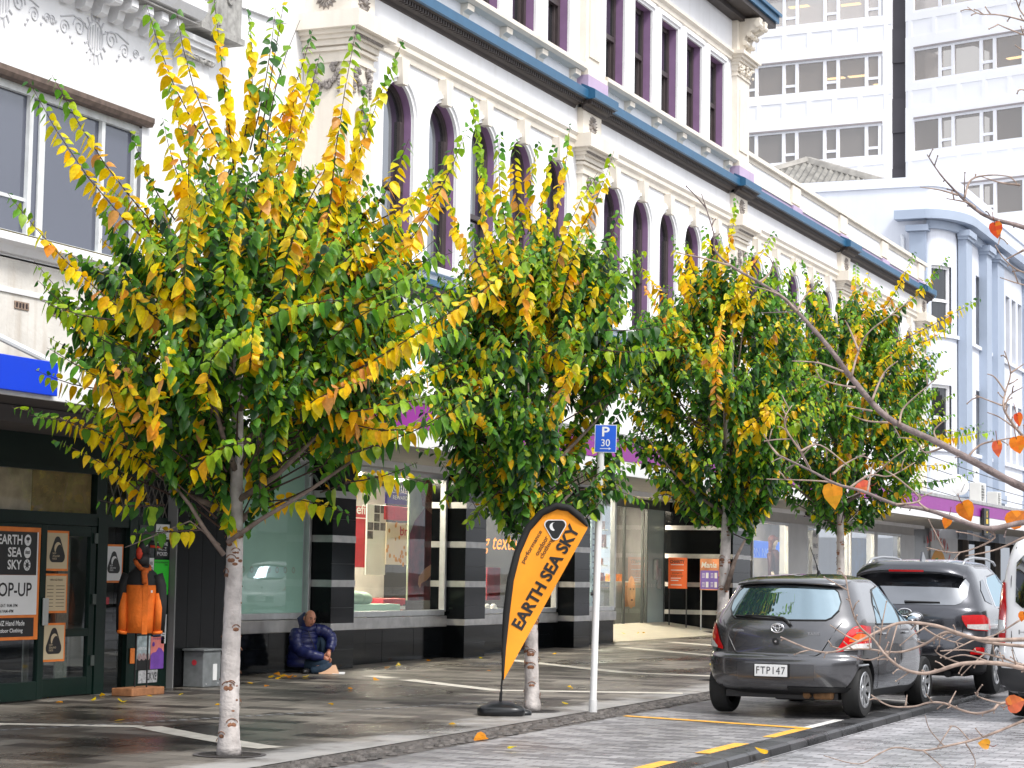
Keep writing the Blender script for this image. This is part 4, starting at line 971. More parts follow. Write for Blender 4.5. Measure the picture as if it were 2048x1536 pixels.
# ------------------------------------------------------------------ shop interiors
def panel(name, label, cat, px, Y, mat, th=.03, group=None):
    """upright flat display panel; px = (x0,y0,x1,y1) as placed in the shop"""
    a = PXY(px[0], px[1], Y); b = PXY(px[2], px[3], Y)
    t = thing(name, label, cat, (min(a.x, b.x), Y, min(a.z, b.z)), 0, group)
    m = MB(); m.bbox(min(a.x, b.x), max(a.x, b.x), Y, Y+th, min(a.z, b.z), max(a.z, b.z), .004); m.build('board', mat, t); return t, a, b
DARKI = pm('interior_dark', (.03, .03, .03), .7)
SI = thing('shop_interior', 'department store interior with pale back wall and lit ceiling seen through the display windows', 'shop interior', (28, 17, .3))
m = MB(); m.box(24.5, 48.5, 18.6, 18.7, .2, 3.3); m.build('back_wall', pm('shop_wall', (.5, .47, .42), .7, var=.25, scale=1.5), SI)
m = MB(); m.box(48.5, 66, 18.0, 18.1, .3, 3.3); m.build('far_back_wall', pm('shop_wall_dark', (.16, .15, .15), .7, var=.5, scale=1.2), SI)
m = MB(); m.box(24.5, 40, 15.1, 18.6, 3.25, 3.3); m.box(40, 66, 16.4, 18.6, 3.3, 3.36); m.box(46.6, 66, 15.2, 16.4, 3.3, 3.36); m.build('ceiling', pm('shop_ceiling', (.6, .6, .58), .8), SI)
m = MB(); m.box(24.5, 40, 15.05, 18.6, .3, .8); m.box(40, 66, 16.2, 18.6, .2, .58); m.build('floor', pm('shop_floor', (.35, .33, .3), .3), SI)
m = MB(); m.box(28.0, 28.1, 15.2, 18.6, .3, 3.25); m.box(37.2, 37.3, 15.2, 18.6, .3, 3.25); m.build('partition', DARKI, SI)
LAMPM = pm('shop_lamp', (1, .95, .85), .5, var=0, emit=(1, .9, .72), es=55)
for (xa, xb, ya, yb, z) in ((29, 31.5, 16.2, 16.4, 3.24), (33.2, 36.5, 16.6, 16.8, 3.24), (38, 39.6, 16, 16.2, 3.24), (41, 46, 17.2, 17.4, 3.29), (49.5, 52, 16.3, 16.5, 3.29), (54.5, 60, 16.3, 16.5, 3.29)):
    m = MB(); m.box(xa, xb, ya, yb, z-.04, z); m.build('ceiling_lamp', LAMPM, SI)
# first window: pale green screen
m = MB(); m.box(24.8, 27.36, 14.985, 15.01, .96, 3.14); SCN = tag(m.build('window_screen', pm('screen_green', (.42, .66, .56), .6, var=.05)), 'pale green blank screen filling the shop window above the seated man', 'screen')
m = MB()
for k in range(9): m.disc((25.2+k*.235, 14.98, 1.63), (1, 0, 0), (0, 0, 1), .045, 12, .03)
m.build('dot_marking', pm('dot_tan', (.42, .42, .34), .5), SCN)
REDP = pm('display_red', (.55, .035, .05), .5, var=.12, scale=8); CRM = pm('display_cream', (.70, .60, .45), .6, var=.06); WHI = pm('display_white', (.75, .75, .74), .5, var=.05); BKP = pm('display_black', (.012, .012, .014), .3)
WTX = pm('ink_white', (.85, .85, .84), .5, var=0); BTX = pm('ink_black', (.012, .012, .013), .5, var=0)
Yp = 16.6
t, a, b = panel('shop_sign', 'black sign with thin white capitals hung high inside the second window', 'sign', (700, 932, 828, 978), Yp, BKP)
m = MB(); p = PXY(778, 967, Yp-.006); text(m, 'MAC', (p.x, Yp-.006, p.z), (1, 0, 0), (0, 0, 1), (PXY(828, 960, Yp)-p).x, .17); m.build('sign_lettering', pm('lit_letters', (.9, .9, .85), .4, var=0, emit=(1, .97, .88), es=1.2), t)
t, a, b = panel('shop_display', 'red cosmetics sign with white lettering above a red panel, left end of second window', 'sign', (700, 1011, 733, 1135), Yp+.1, REDP)
m = MB(); p = PXY(702, 1027, Yp+.09); text(m, 'benefit', (p.x-.32, Yp+.09, p.z), (1, 0, 0), (0, 0, 1), .98, .17, bold=.015); m.box(a.x, b.x, Yp+.092, Yp+.1, PXY(712, 1036, Yp).z, PXY(712, 1034, Yp).z); m.build('sign_lettering', WTX, t)
t, a, b = panel('photo_board', 'tall white board of small black and white photographs inside the second window', 'display board', (735, 1008, 770, 1150), Yp+.05, WHI)
m = MB(); rr = random.Random(6)
for i in range(3):
    for j in range(4):
        if rr.random() < .75:
            x0 = a.x+(b.x-a.x)*(i+.06)/3; x1 = a.x+(b.x-a.x)*(i+.92)/3; z1 = a.z-(a.z-b.z)*.5*(j+.05)/4; z0 = a.z-(a.z-b.z)*.5*(j+.92)/4; m.quad((x0, Yp+.045, z0), (x1, Yp+.045, z0), (x1, Yp+.045, z1), (x0, Yp+.045, z1))
m.build('photograph', pm('photo_grey', (.15, .14, .14), .4, var=.9, scale=7), t)
t, a, b = panel('reward_card', 'purple club card poster with white words inside the second window', 'poster', (773, 983, 813, 1010), Yp, pm('card_purple', (.05, .02, .22), .5))
m = MB(); text(m, 'Club', (a.x+.25, Yp-.004, b.z+.22), (1, 0, 0), (0, 0, 1), .6, .17); text(m, 'REWARDS', (a.x+.25, Yp-.004, b.z+.08), (1, 0, 0), (0, 0, 1), .65, .07); m.build('card_lettering', WTX, t)
panel('display_block', 'plain red panel above the spotted brow poster in the second window', 'panel', (771, 1011, 819, 1042), Yp+.02, REDP)
t, a, b = panel('brow_poster', 'cream spotted poster reading brow in red in the second window', 'poster', (774, 1044, 820, 1130), Yp, CRM)
m = MB(); p = PXY(800, 1071, Yp-.005); text(m, 'brow', (p.x, Yp-.005, p.z), (1, 0, 0), (0, 0, 1), .75, .16, bold=.01); m.build('poster_lettering', REDP, t)
m = MB()
for k in range(22): m.disc((a.x+rr.random()*(b.x-a.x), Yp-.004, b.z+rr.random()*(a.z-b.z)), (1, 0, 0), (0, 0, 1), rr.uniform(.02, .045), 10)
m.build('poster_spots', pm('spot_orange', (.6, .25, .03), .5, var=.5), t)
# fashion poster: figure in a dark red knitted coat
t, a, b = panel('fashion_poster', 'tall photograph poster of a person in dark red coat, right end of second window', 'poster', (820, 935, 886, 1200), 15.5, pm('poster_field', (.5, .56, .38), .5, var=.5, scale=2))
W_, H_ = b.x-a.x, a.z-b.z; pt = lambda u, v: (a.x+u*W_, 15.492, b.z+v*H_)
m = MB(); m.poly([pt(u, v) for u, v in ((.0, .0), (1, .0), (1, .62), (.95, .85), (.72, .9), (.55, .78), (.4, .7), (.15, .6), (.02, .5))]); m.build('coat', pm('coat_red', (.20, .018, .025), .7, var=.6, scale=5), t)
m = MB(); m.poly([(x, y-.002, z) for x, y, z in [pt(u, v) for u, v in ((.35, .72), (.3, .82), (.5, .95), (.75, .96), (.8, .8), (.62, .66))]]); m.build('knit_collar', pm('knit_brown', (.45, .18, .13), .9, var=.5, scale=30), t)
m = MB(); m.poly([(x, y-.003, z) for x, y, z in [pt(u, v) for u, v in ((.72, .45), (.98, .35), (.98, .75), (.88, .8), (.8, .6))]]); m.build('dark_hair', pm('hair_dark', (.02, .01, .01), .6), t)
m = MB(); m.poly([(x, y-.004, z) for x, y, z in [pt(u, v) for u, v in ((.66, .20), (1, .32), (1, .42), (.64, .28))]]); m.build('knit_sleeve', MATS['knit_brown'], t)
m = MB(); m.poly([(x, y-.005, z) for x, y, z in [pt(u, v) for u, v in ((.68, .21), (.62, .275), (.42, .235), (.28, .18), (.26, .12), (.32, .09), (.36, .13), (.5, .15))]]); m.build('hand', pm('poster_skin', (.85, .42, .2), .6, var=.15), t)
m = MB(); x0, x1 = 28.9, 31.2; m.bbox(x0, x1, 15.3, 16.0, .7, 1.12, .01); tag(m.build('display_plinth', pm('plinth_green', (.40, .62, .50), .5)), 'pale green plinth with cushions along the floor of the second window', 'plinth')
for k, (x, z) in enumerate(((29.3, 1.2), (29.9, 1.22), (30.2, 1.2))):
    m = MB(); m.ball((x, 15.5, z), (.28, .16, .12), 12, 8); tag(m.build('cushion', pm('cushion_green', (.45, .6, .48), .8, var=.1), smooth=True), ['flattest pale green cushion at the left end of the plinth', 'plump pale green cushion in the middle of the plinth', 'pale green cushion at the right end of the plinth'][k], 'cushion', 'cushions on the plinth')
st = thing('makeup_stool', 'tall black makeup chair standing among the cosmetics displays', 'chair', (30, 16.2, .8))
m = MB(); m.bbox(29.4, 29.9, 16.0, 16.35, 1.55, 1.63, .02); m.build('seat', BKP, st); m = MB(); m.ball((29.75, 16.3, 2.02), (.17, .08, .24), 12, 8); m.build('backrest', BKP, st, smooth=True)
m = MB(); m.tube([(29.45, 16, 1.55), (29.3, 15.95, .8)], .02); m.tube([(29.85, 16, 1.55), (30.0, 15.95, .8)], .02); m.tube([(29.75, 16.3, 1.6), (29.75, 16.3, 1.85)], .02); m.tube([(29.2, 16.1, 1.63), (30.3, 16.1, 1.63)], .018); m.build('frame', BKP, st)
bn = thing('red_bench', 'low red bench in the bottom right corner of the second window', 'bench', (31.6, 15.7, .8))
m = MB(); m.bbox(31.2, 32.0, 15.6, 16.0, 1.1, 1.2, .01); m.build('seat', REDP, bn); m = MB(); m.box(31.2, 32.0, 15.6, 15.62, 1.02, 1.08); m.build('rail', WHI, bn); m = MB(); [m.box(x, x+.05, 15.62, 15.95, .8, 1.1) for x in (31.25, 31.9)]; m.build('frame', REDP, bn)
# third and fourth windows
m = MB(); p = PXY(975, 1108, 15.2); text(m, 'g textu', (p.x-.2, 15.2, p.z), (1, 0, 0), (0, 0, 1), 1.5, .3, italic=.3); tag(m.build('script_sign', pm('script_orange', (.9, .28, .02), .4, var=0, emit=(1, .3, .03), es=1.)), 'orange script lettering hung in the third window behind the flag', 'sign')
t, a, b = panel('red_display', 'red display block on the floor of the third window', 'display', (975, 1135, 1000, 1200), 16.0, pm('deep_red', (.25, .02, .03), .4, var=.4))
for k, (x, y) in enumerate(((978, 1214), (990, 1222))):
    p = PXY(x, y, 15.4); m = MB(); m.ball((p.x, 15.4, .98), (.16, .07, .05), 10, 6); m.ball((p.x-.08, 15.4, 1.04), (.07, .06, .06), 10, 6); tag(m.build('white_trainer', WHI, smooth=True), ['left white trainer shoe on the third window floor', 'right white trainer shoe on the third window floor, nearer the flag'][k], 'shoe', 'trainers in the window')
t, a, b = panel('price_poster', 'pale blue vertical poster with dark print at the window beside the entrance', 'poster', (1183, 1040, 1196, 1235), 15.1, pm('poster_ice', (.5, .66, .70), .5, var=.2, scale=5))
m = MB(); rr = random.Random(4)
for k in range(16): z = b.z+(a.z-b.z)*(k+.5)/17; m.box(a.x+.08, b.x-.08-rr.random()*.25, 15.094, 15.099, z, z+.03)
m.build('print_line', pm('ink_blue', (.1, .16, .22), .5), t)
# inside the doorway: lit shelves, face poster, counter
sh = thing('cosmetics_shelf', 'lit cosmetics shelving with small boxes seen through the glass doorway', 'shelf', (45, 18.4, .6))
m = MB(); m.box(43.5, 48, 18.3, 18.55, .6, 3.1); m.build('back', CRM, sh)
for k in range(5):
    m = MB(); z = 1.0+.42*k; m.box(43.5, 48, 18.1, 18.3, z, z+.03); S_ = m.build('shelf_board', WHI, sh)
    m = MB(); x = 43.6; rr = random.Random(k)
    while x < 47.9:
        m.box(x, x+rr.uniform(.05, .12), 18.14, 18.26, z+.031, z+.03+rr.uniform(.1, .3)); x += rr.uniform(.12, .25)
    m.build('stock', pm('stock_mix', (.25, .12, .1), .5, var=.9, scale=6), S_)
m = MB(); m.box(45.0, 45.06, 18.05, 18.1, 1.0, 2.9); m.box(43.6, 46.2, 18.0, 18.05, 2.62, 2.68); m.build('strip_lamp', LAMPM, sh)
t, a, b = panel('face_poster', 'orange toned poster of a face on the counter front inside the doorway', 'poster', (1251, 1165, 1270, 1213), 16.5, pm('poster_orange', (.55, .22, .08), .5, var=.45, scale=3))
m = MB(); cx = (a.x+b.x)/2; m.disc((cx+.05, 16.495, (a.z+b.z)/2+.05), (.27, 0, 0), (0, 0, .36), 1, 20); m.build('face', pm('poster_face', (.65, .32, .16), .5, var=.3, scale=4), t)
m = MB(); [m.disc((cx-.02+k*.2, 16.49, (a.z+b.z)/2+.12), (.045, 0, 0), (0, 0, .02), 1, 10) for k in (0, 1)]; m.disc((cx+.08, 16.49, (a.z+b.z)/2-.12), (.07, 0, 0), (0, 0, .025), 1, 10); m.build('features', pm('poster_feature', (.12, .04, .03), .5), t)
m = MB(); m.bbox(43.4, 47, 16.6, 17.2, .55, 1.5, .02); tag(m.build('counter', pm('counter_white', (.3, .29, .27), .35)), 'white sales counter behind the glass doorway', 'counter')
t, a, b = panel('small_orange_box', 'small orange printed box on the counter inside the doorway', 'box', (1228, 1148, 1245, 1163), 16.7, pm('box_orange', (.7, .2, .03), .5, var=.4, scale=9), .2)
# far display windows: blue sale panel, mannequin, stickers
t, a, b = panel('sale_board', 'bright blue board reading on now behind the window mannequin', 'sign', (1498, 1080, 1572, 1118), 16.2, pm('sale_blue', (.0, .10, .55), .5, emit=(.0, .12, .6), es=.5))
m = MB(); p = PXY(1503, 1112, 16.19); text(m, 'ON NOW', (p.x, 16.19, p.z), (1, 0, 0), (0, 0, 1), 2.2, .22); m.build('board_lettering', pm('ink_paleblue', (.3, .5, .9), .5, var=0), t)
t, a, b = panel('blue_display', 'deep blue display panel in the far window behind the fourth tree', 'display', (1700, 1075, 1746, 1165), 15.6, pm('display_blue', (.01, .10, .32), .4, var=.6, scale=2))
t, a, b = panel('price_strip', 'white vertical strip of half price print on the grey pier', 'poster', (1625, 1060, 1637, 1165), 14.88, WHI, .01)
m = MB()
for k, s_ in enumerate(('HALF', 'PRICE', '50% OFF', 'HALF', 'PRICE')): z = a.z-.18-.28*k; text(m, s_, (a.x+.06, 14.874, z), (1, 0, 0), (0, 0, 1), (b.x-a.x)*.75, .12)
m.build('strip_lettering', pm('ink_navy', (.05, .06, .12), .5), t)
t, a, b = panel('store_sign', 'dark purple hanging store sign under the canopy near the fourth tree', 'sign', (1610, 1018, 1696, 1043), 14.6, pm('sign_deep_purple', (.05, .008, .07), .4))
m = MB(); p = PXY(1650, 1037, 14.595); text(m, 'Farmers', (p.x-1.4, 14.594, p.z), (1, 0, 0), (0, 0, 1), 3.6, .3, bold=.02); m.build('sign_lettering', WTX, t)
def mannequin(x, y, z0):
    t = thing('mannequin', 'window mannequin with auburn hair and dark red blouse standing before the blue board', 'mannequin', (x, y, z0))
    sk = pm('mannequin_skin', (.62, .52, .42), .5); m = MB()
    m.tube([(x, y, z0+1.42), (x, y, z0+1.55)], .055, 10); m.ball((x, y, z0+1.66), (.09, .105, .13), 14, 10)
    for sg in (-1, 1): m.tube([(x+sg*.26, y-.04, z0+.92), (x+sg*.27, y-.07, z0+.82), (x+sg*.27, y-.08, z0+.74)], [.035, .04, .015], 8)
    m.build('body', sk, t, smooth=True)
    m = MB(); m.ball((x, y+.03, z0+1.7), (.12, .12, .14), 14, 8); m.tube([(x-.1, y+.05, z0+1.7), (x-.13, y+.05, z0+1.4)], [.06, .05], 8); m.tube([(x+.1, y+.05, z0+1.7), (x+.13, y+.05, z0+1.4)], [.06, .05], 8); m.box(x-.085, x+.085, y-.1, y-.06, z0+1.7, z0+1.78); m.build('hair', pm('hair_auburn', (.12, .025, .012), .5, var=.3, scale=20), t, smooth=True)
    m = MB(); m.lathe([(.12, .5), (.21, .6), (.19, .9), (.21, 1.15), (.24, 1.34), (.15, 1.45), (.06, 1.47)], (x, y, z0), (0, 0, 1), 20, sx=1, sy=.62)
    for sg in (-1, 1): m.tube([(x+sg*.2, y, z0+1.38), (x+sg*.27, y+.01, z0+1.15), (x+sg*.27, y-.04, z0+.92)], [.07, .065, .05], 10)
    m.build('blouse', pm('blouse_red', (.05, .008, .01), .6, var=.3), t, smooth=True)
    m = MB(); m.lathe([(.17, -.05), (.2, .3), (.2, .62), (.14, .7)], (x, y, z0), (0, 0, 1), 16, sx=1, sy=.65); m.build('trousers', BKP, t, smooth=True); return t
p = PXY(1547, 1160, 15.5); mannequin(p.x, 15.5, .88)
# ------------------------------------------------------------------ vehicles
RUB = pm('tyre_rubber', (.012, .012, .012), .75, var=.2, scale=20); BLK = pm('black_plastic', (.012, .012, .013), .45, var=.1)
CARGL = glass('car_glass', refl=.38, dark=1., body=(.02, .035, .042), rough=.015, gcol=(.72, .9, 1))
CARGD = glass('car_privacy_glass', refl=.2, dark=1., body=(.006, .006, .008), rough=.02)
SILV = pm('rim_silver', (.55, .56, .57), .3, metal=.8, var=.05); CHR = pm('chrome', (.8, .8, .82), .08, metal=1, var=0)
LRED = pm('lamp_red', (.55, .006, .008), .12, var=.12, scale=30, coat=1); LCLR = pm('lamp_clear', (.62, .60, .58), .1, var=.2, scale=40, coat=1); LAMB = pm('lamp_amber', (.75, .13, .02), .12, var=.1, coat=1)
PLW = pm('plate_white', (.75, .76, .76), .4, var=.04); INK = pm('plate_ink', (.012, .012, .02), .5, var=0)
def pchip(xs, ys):
    xs = np.array(xs, float); ys = np.array(ys, float); h = np.diff(xs); d = np.diff(ys)/h
    mm = np.zeros(len(xs)); mm[0] = d[0]; mm[-1] = d[-1]
    for i in range(1, len(xs)-1):
        if d[i-1]*d[i] > 0:
            a = 2*h[i]+h[i-1]; b = h[i]+2*h[i-1]; mm[i] = (a+b)/(a/d[i-1]+b/d[i])
    def f(x):
        x = min(max(x, xs[0]), xs[-1]); i = min(max(np.searchsorted(xs, x)-1, 0), len(xs)-2); t = (x-xs[i])/h[i]
        return float((2*t**3-3*t**2+1)*ys[i]+(t**3-2*t**2+t)*h[i]*mm[i]+(-2*t**3+3*t**2)*ys[i+1]+(t**3-t**2)*h[i]*mm[i+1])
    return f
class Shell:
    """car body skin: plan outline (superellipse ends) that varies with height"""
    def __init__(s, z, xr, xf, w, ar, af, nr=2.8, nf=2.3):
        s.xr = pchip(z, xr); s.xf = pchip(z, xf); s.w = pchip(z, w); s.ar = ar; s.af = af; s.nr = nr; s.nf = nf; s.z0, s.z1 = z[0], z[-1]
    def ends(s, z):
        xr, xf = s.xr(z), s.xf(z); L = xf-xr; return xr, xf, min(s.ar, L*.35), min(s.af, L*.45), s.w(z)
    def rear(s, y, z):
        xr, xf, a, b, w = s.ends(z); k = min(abs(y)/w, .9999); return Vector((xr+a*(1-(1-k**s.nr)**(1/s.nr)), y, z))
    def side(s, x, z, sg=-1):
        xr, xf, a, b, w = s.ends(z)
        if x < xr+a: k = (1-max(0, (xr+a-x)/a)**s.nr) if x > xr else 0; y = w*max(k, 0)**(1/s.nr)
        elif x > xf-b: k = (1-((x-xf+b)/b)**s.nf) if x < xf else 0; y = w*max(k, 0)**(1/s.nf)
        else: y = w
        return Vector((x, sg*y, z))
    def corner(s, t, z, sg=-1):
        """t in [0,1]: rear centre -> end of the rear corner; beyond 1: metres along the side"""
        xr, xf, a, b, w = s.ends(z)
        if t >= 1: return Vector((xr+a+(t-1), sg*w, z))
        th = min(max(t, 0), 1)*math.pi/2; return Vector((xr+a*(1-max(math.cos(th), 0)**(2/s.nr)), sg*w*math.sin(th)**(2/s.nr), z))
    def body(s, zs, nr=14, ns=40, nf=12):
        mb = MB(); rows = []
        for z in zs:
            xr, xf, a, b, w = s.ends(z); half = []
            for k in range(nr+1):
                th = k/nr*math.pi/2; half.append((xr+a*(1-max(math.cos(th), 0)**(2/s.nr)), w*math.sin(th)**(2/s.nr), z))
            for k in range(1, ns): half.append((xr+a+(xf-b-xr-a)*k/ns, w, z))
            for k in range(nf+1):
                th = (1-k/nf)*math.pi/2; half.append((xf-b*(1-max(math.cos(th), 0)**(2/s.nf)), w*math.sin(th)**(2/s.nf), z))
            rows.append(half+[(x, -y, zz) for x, y, zz in half[-2:0:-1]])
        n = len(rows[0]); k0 = len(mb.v); mb.v += [p for r in rows for p in r]
        for i in range(len(rows)-1):
            for j in range(n): mb.f.append([i*n+j, i*n+(j+1) % n, (i+1)*n+(j+1) % n, (i+1)*n+j])
        mb.f.append(list(range(n))[::-1]); mb.f.append([(len(rows)-1)*n+j for j in range(n)])
        mb.mi = [0]*len(mb.f); mb.c = [None]*len(mb.f); return mb
def patch(mb, fpos, ts, zlo, zhi, nz=6, off=.004):
    rows = []
    for t in ts:
        a, b = zlo(t), zhi(t); col = []
        for k in range(nz+1):
            z = a+(b-a)*k/nz; p = fpos(t, z); e = .004
            du = fpos(t+e, z)-fpos(t-e, z); dv = fpos(t, z+e)-fpos(t, z-e); n = du.cross(dv)
            n = n.normalized() if n.length > 1e-9 else Vector((-1, 0, 0))
            ref = Vector((p.x-2.0, p.y*2, 0))
            if n.dot(ref) < 0: n = -n
            col.append(p+n*off)
        rows.append(col)
    mb.grid(rows); return mb
def seam(mb, fpos, path, r=.004, off=.0):
    mb.tube([fpos(t, z) for t, z in path], r, 5)
def lin(pts):
    xs = [p[0] for p in pts]; ys = [p[1] for p in pts]
    return lambda t: float(np.interp(t, xs, ys))
def frange(a, b, n): return [a+(b-a)*k/n for k in range(n+1)]
def cut_arches(o, wheels, r, W):
    for i, wx in enumerate(wheels):
        bm = bmesh.new(); bmesh.ops.create_cone(bm, cap_ends=True, segments=40, radius1=r, radius2=r, depth=W*2+.4, matrix=Matrix.Translation((wx, 0, r*.93-.02)) @ Matrix.Rotation(math.pi/2, 4, 'X'))
        me = bpy.data.meshes.new('cut'); bm.to_mesh(me); bm.free(); c = bpy.data.objects.new('cut', me); COL.objects.link(c)
        md = o.modifiers.new('b', 'BOOLEAN'); md.operation = 'DIFFERENCE'; md.solver = 'EXACT'; md.object = c
        hide = o.parent; o.parent = None; loc = o.matrix_world.copy()
        dg = bpy.context.evaluated_depsgraph_get(); me2 = bpy.data.meshes.new_from_object(o.evaluated_get(dg)); o.modifiers.clear()
        old = o.data; o.data = me2; o.parent = hide; bpy.data.objects.remove(c)
    mi = len(o.data.materials)
    o.data.materials.append(BLK)
    for p in o.data.polygons:
        for wx in wheels:
            d = math.hypot(p.center.x-wx, p.center.z-(r*.93-.02))
            if d < r-.0005 and abs(p.normal.y) < .5 and d > r*.9: p.material_index = mi
        if p.center.z < .3: p.material_index = mi
    o.data.polygons.foreach_set('use_smooth', [True]*len(o.data.polygons)); o.data.set_sharp_from_angle(angle=R_(38)); return o
def wheel(par, x, y, r, wd, sg, spokes=8, style='cap'):
    """wheel with its axle along y; sg = outward side"""
    t = MB(); h = wd/2
    t.lathe([(r*.62, -h*.8), (r*.7, -h), (r*.93, -h), (r*.985, -h*.75), (r, -h*.4), (r, h*.4), (r*.985, h*.75), (r*.93, h), (r*.7, h), (r*.62, h*.8)], (x, y, r), (0, sg, 0), 40, cap=False)
    W = t.build('wheel', RUB, par, smooth=True, local=True, angle=50)
    m = MB(); m.lathe([(r*.64, h*.72), (r*.66, h*.95), (r*.62, h*.98), (r*.58, h*.7), (r*.2, h*.45), (0, h*.45)], (x, y, r), (0, sg, 0), 40, cap=False)
    m.build('rim_well', pm('rim_dark', (.006, .006, .006), .8), W, smooth=True, local=True, angle=40)
    s = MB(); s.lathe([(r*.66, h*.96), (r*.64, h*1.02), (r*.58, h*.99), (r*.57, h*.9)], (x, y, r), (0, sg, 0), 40, cap=False)
    for k in range(spokes):
        a = 2*math.pi*k/spokes; wi, wo = (.075, .12) if style == 'cap' else (.05, .075)
        pts = []
        for rr, aw, hh in ((r*.14, wi/.14*.14, .8), (r*.36, wi*1.9, .86), (r*.59, wo*1.8, .98)):
            pts.append((rr, aw, hh))
        L = []; Rg = []
        for rr, aw, hh in pts:
            for sgn, lst in ((1, L), (-1, Rg)):
                b = a+sgn*aw*r/rr*.55 if style == 'cap' else a+.12*rr/r+sgn*aw*r/rr*.5
                lst.append((x+rr*math.sin(b), y+sg*h*hh, r+rr*math.cos(b)))
        s.grid([L, Rg])
        s.grid([L, [(p[0], p[1]-sg*.03, p[2]) for p in L]]); s.grid([Rg, [(p[0], p[1]-sg*.03, p[2]) for p in Rg]])
    s.lathe([(r*.2, h*.75), (r*.19, h*.9), (r*.1, h*.95), (0, h*.95)], (x, y, r), (0, sg, 0), 20)
    s.build('rim', SILV, W, local=True)
    return W
def plate(par, x, y, z, wd, ht, txt, lean=0.):
    m = MB(); m.bbox(x-.02, x, y-wd/2-.012, y+wd/2+.012, z-.012, z+ht+.012, .004); P = m.build('number_plate', BLK, par, local=True)
    m = MB(); m.bbox(x-.026, x-.02, y-wd/2, y+wd/2, z, z+ht, .003); m.build('plate_face', PLW, P, local=True)
    m = MB(); text(m, txt, (x-.028, y+wd*.44, z+ht*.2), (0, -1, 0), (0, 0, 1), wd*.88, ht*.62, space=1.15); m.build('plate_lettering', INK, P, local=True)

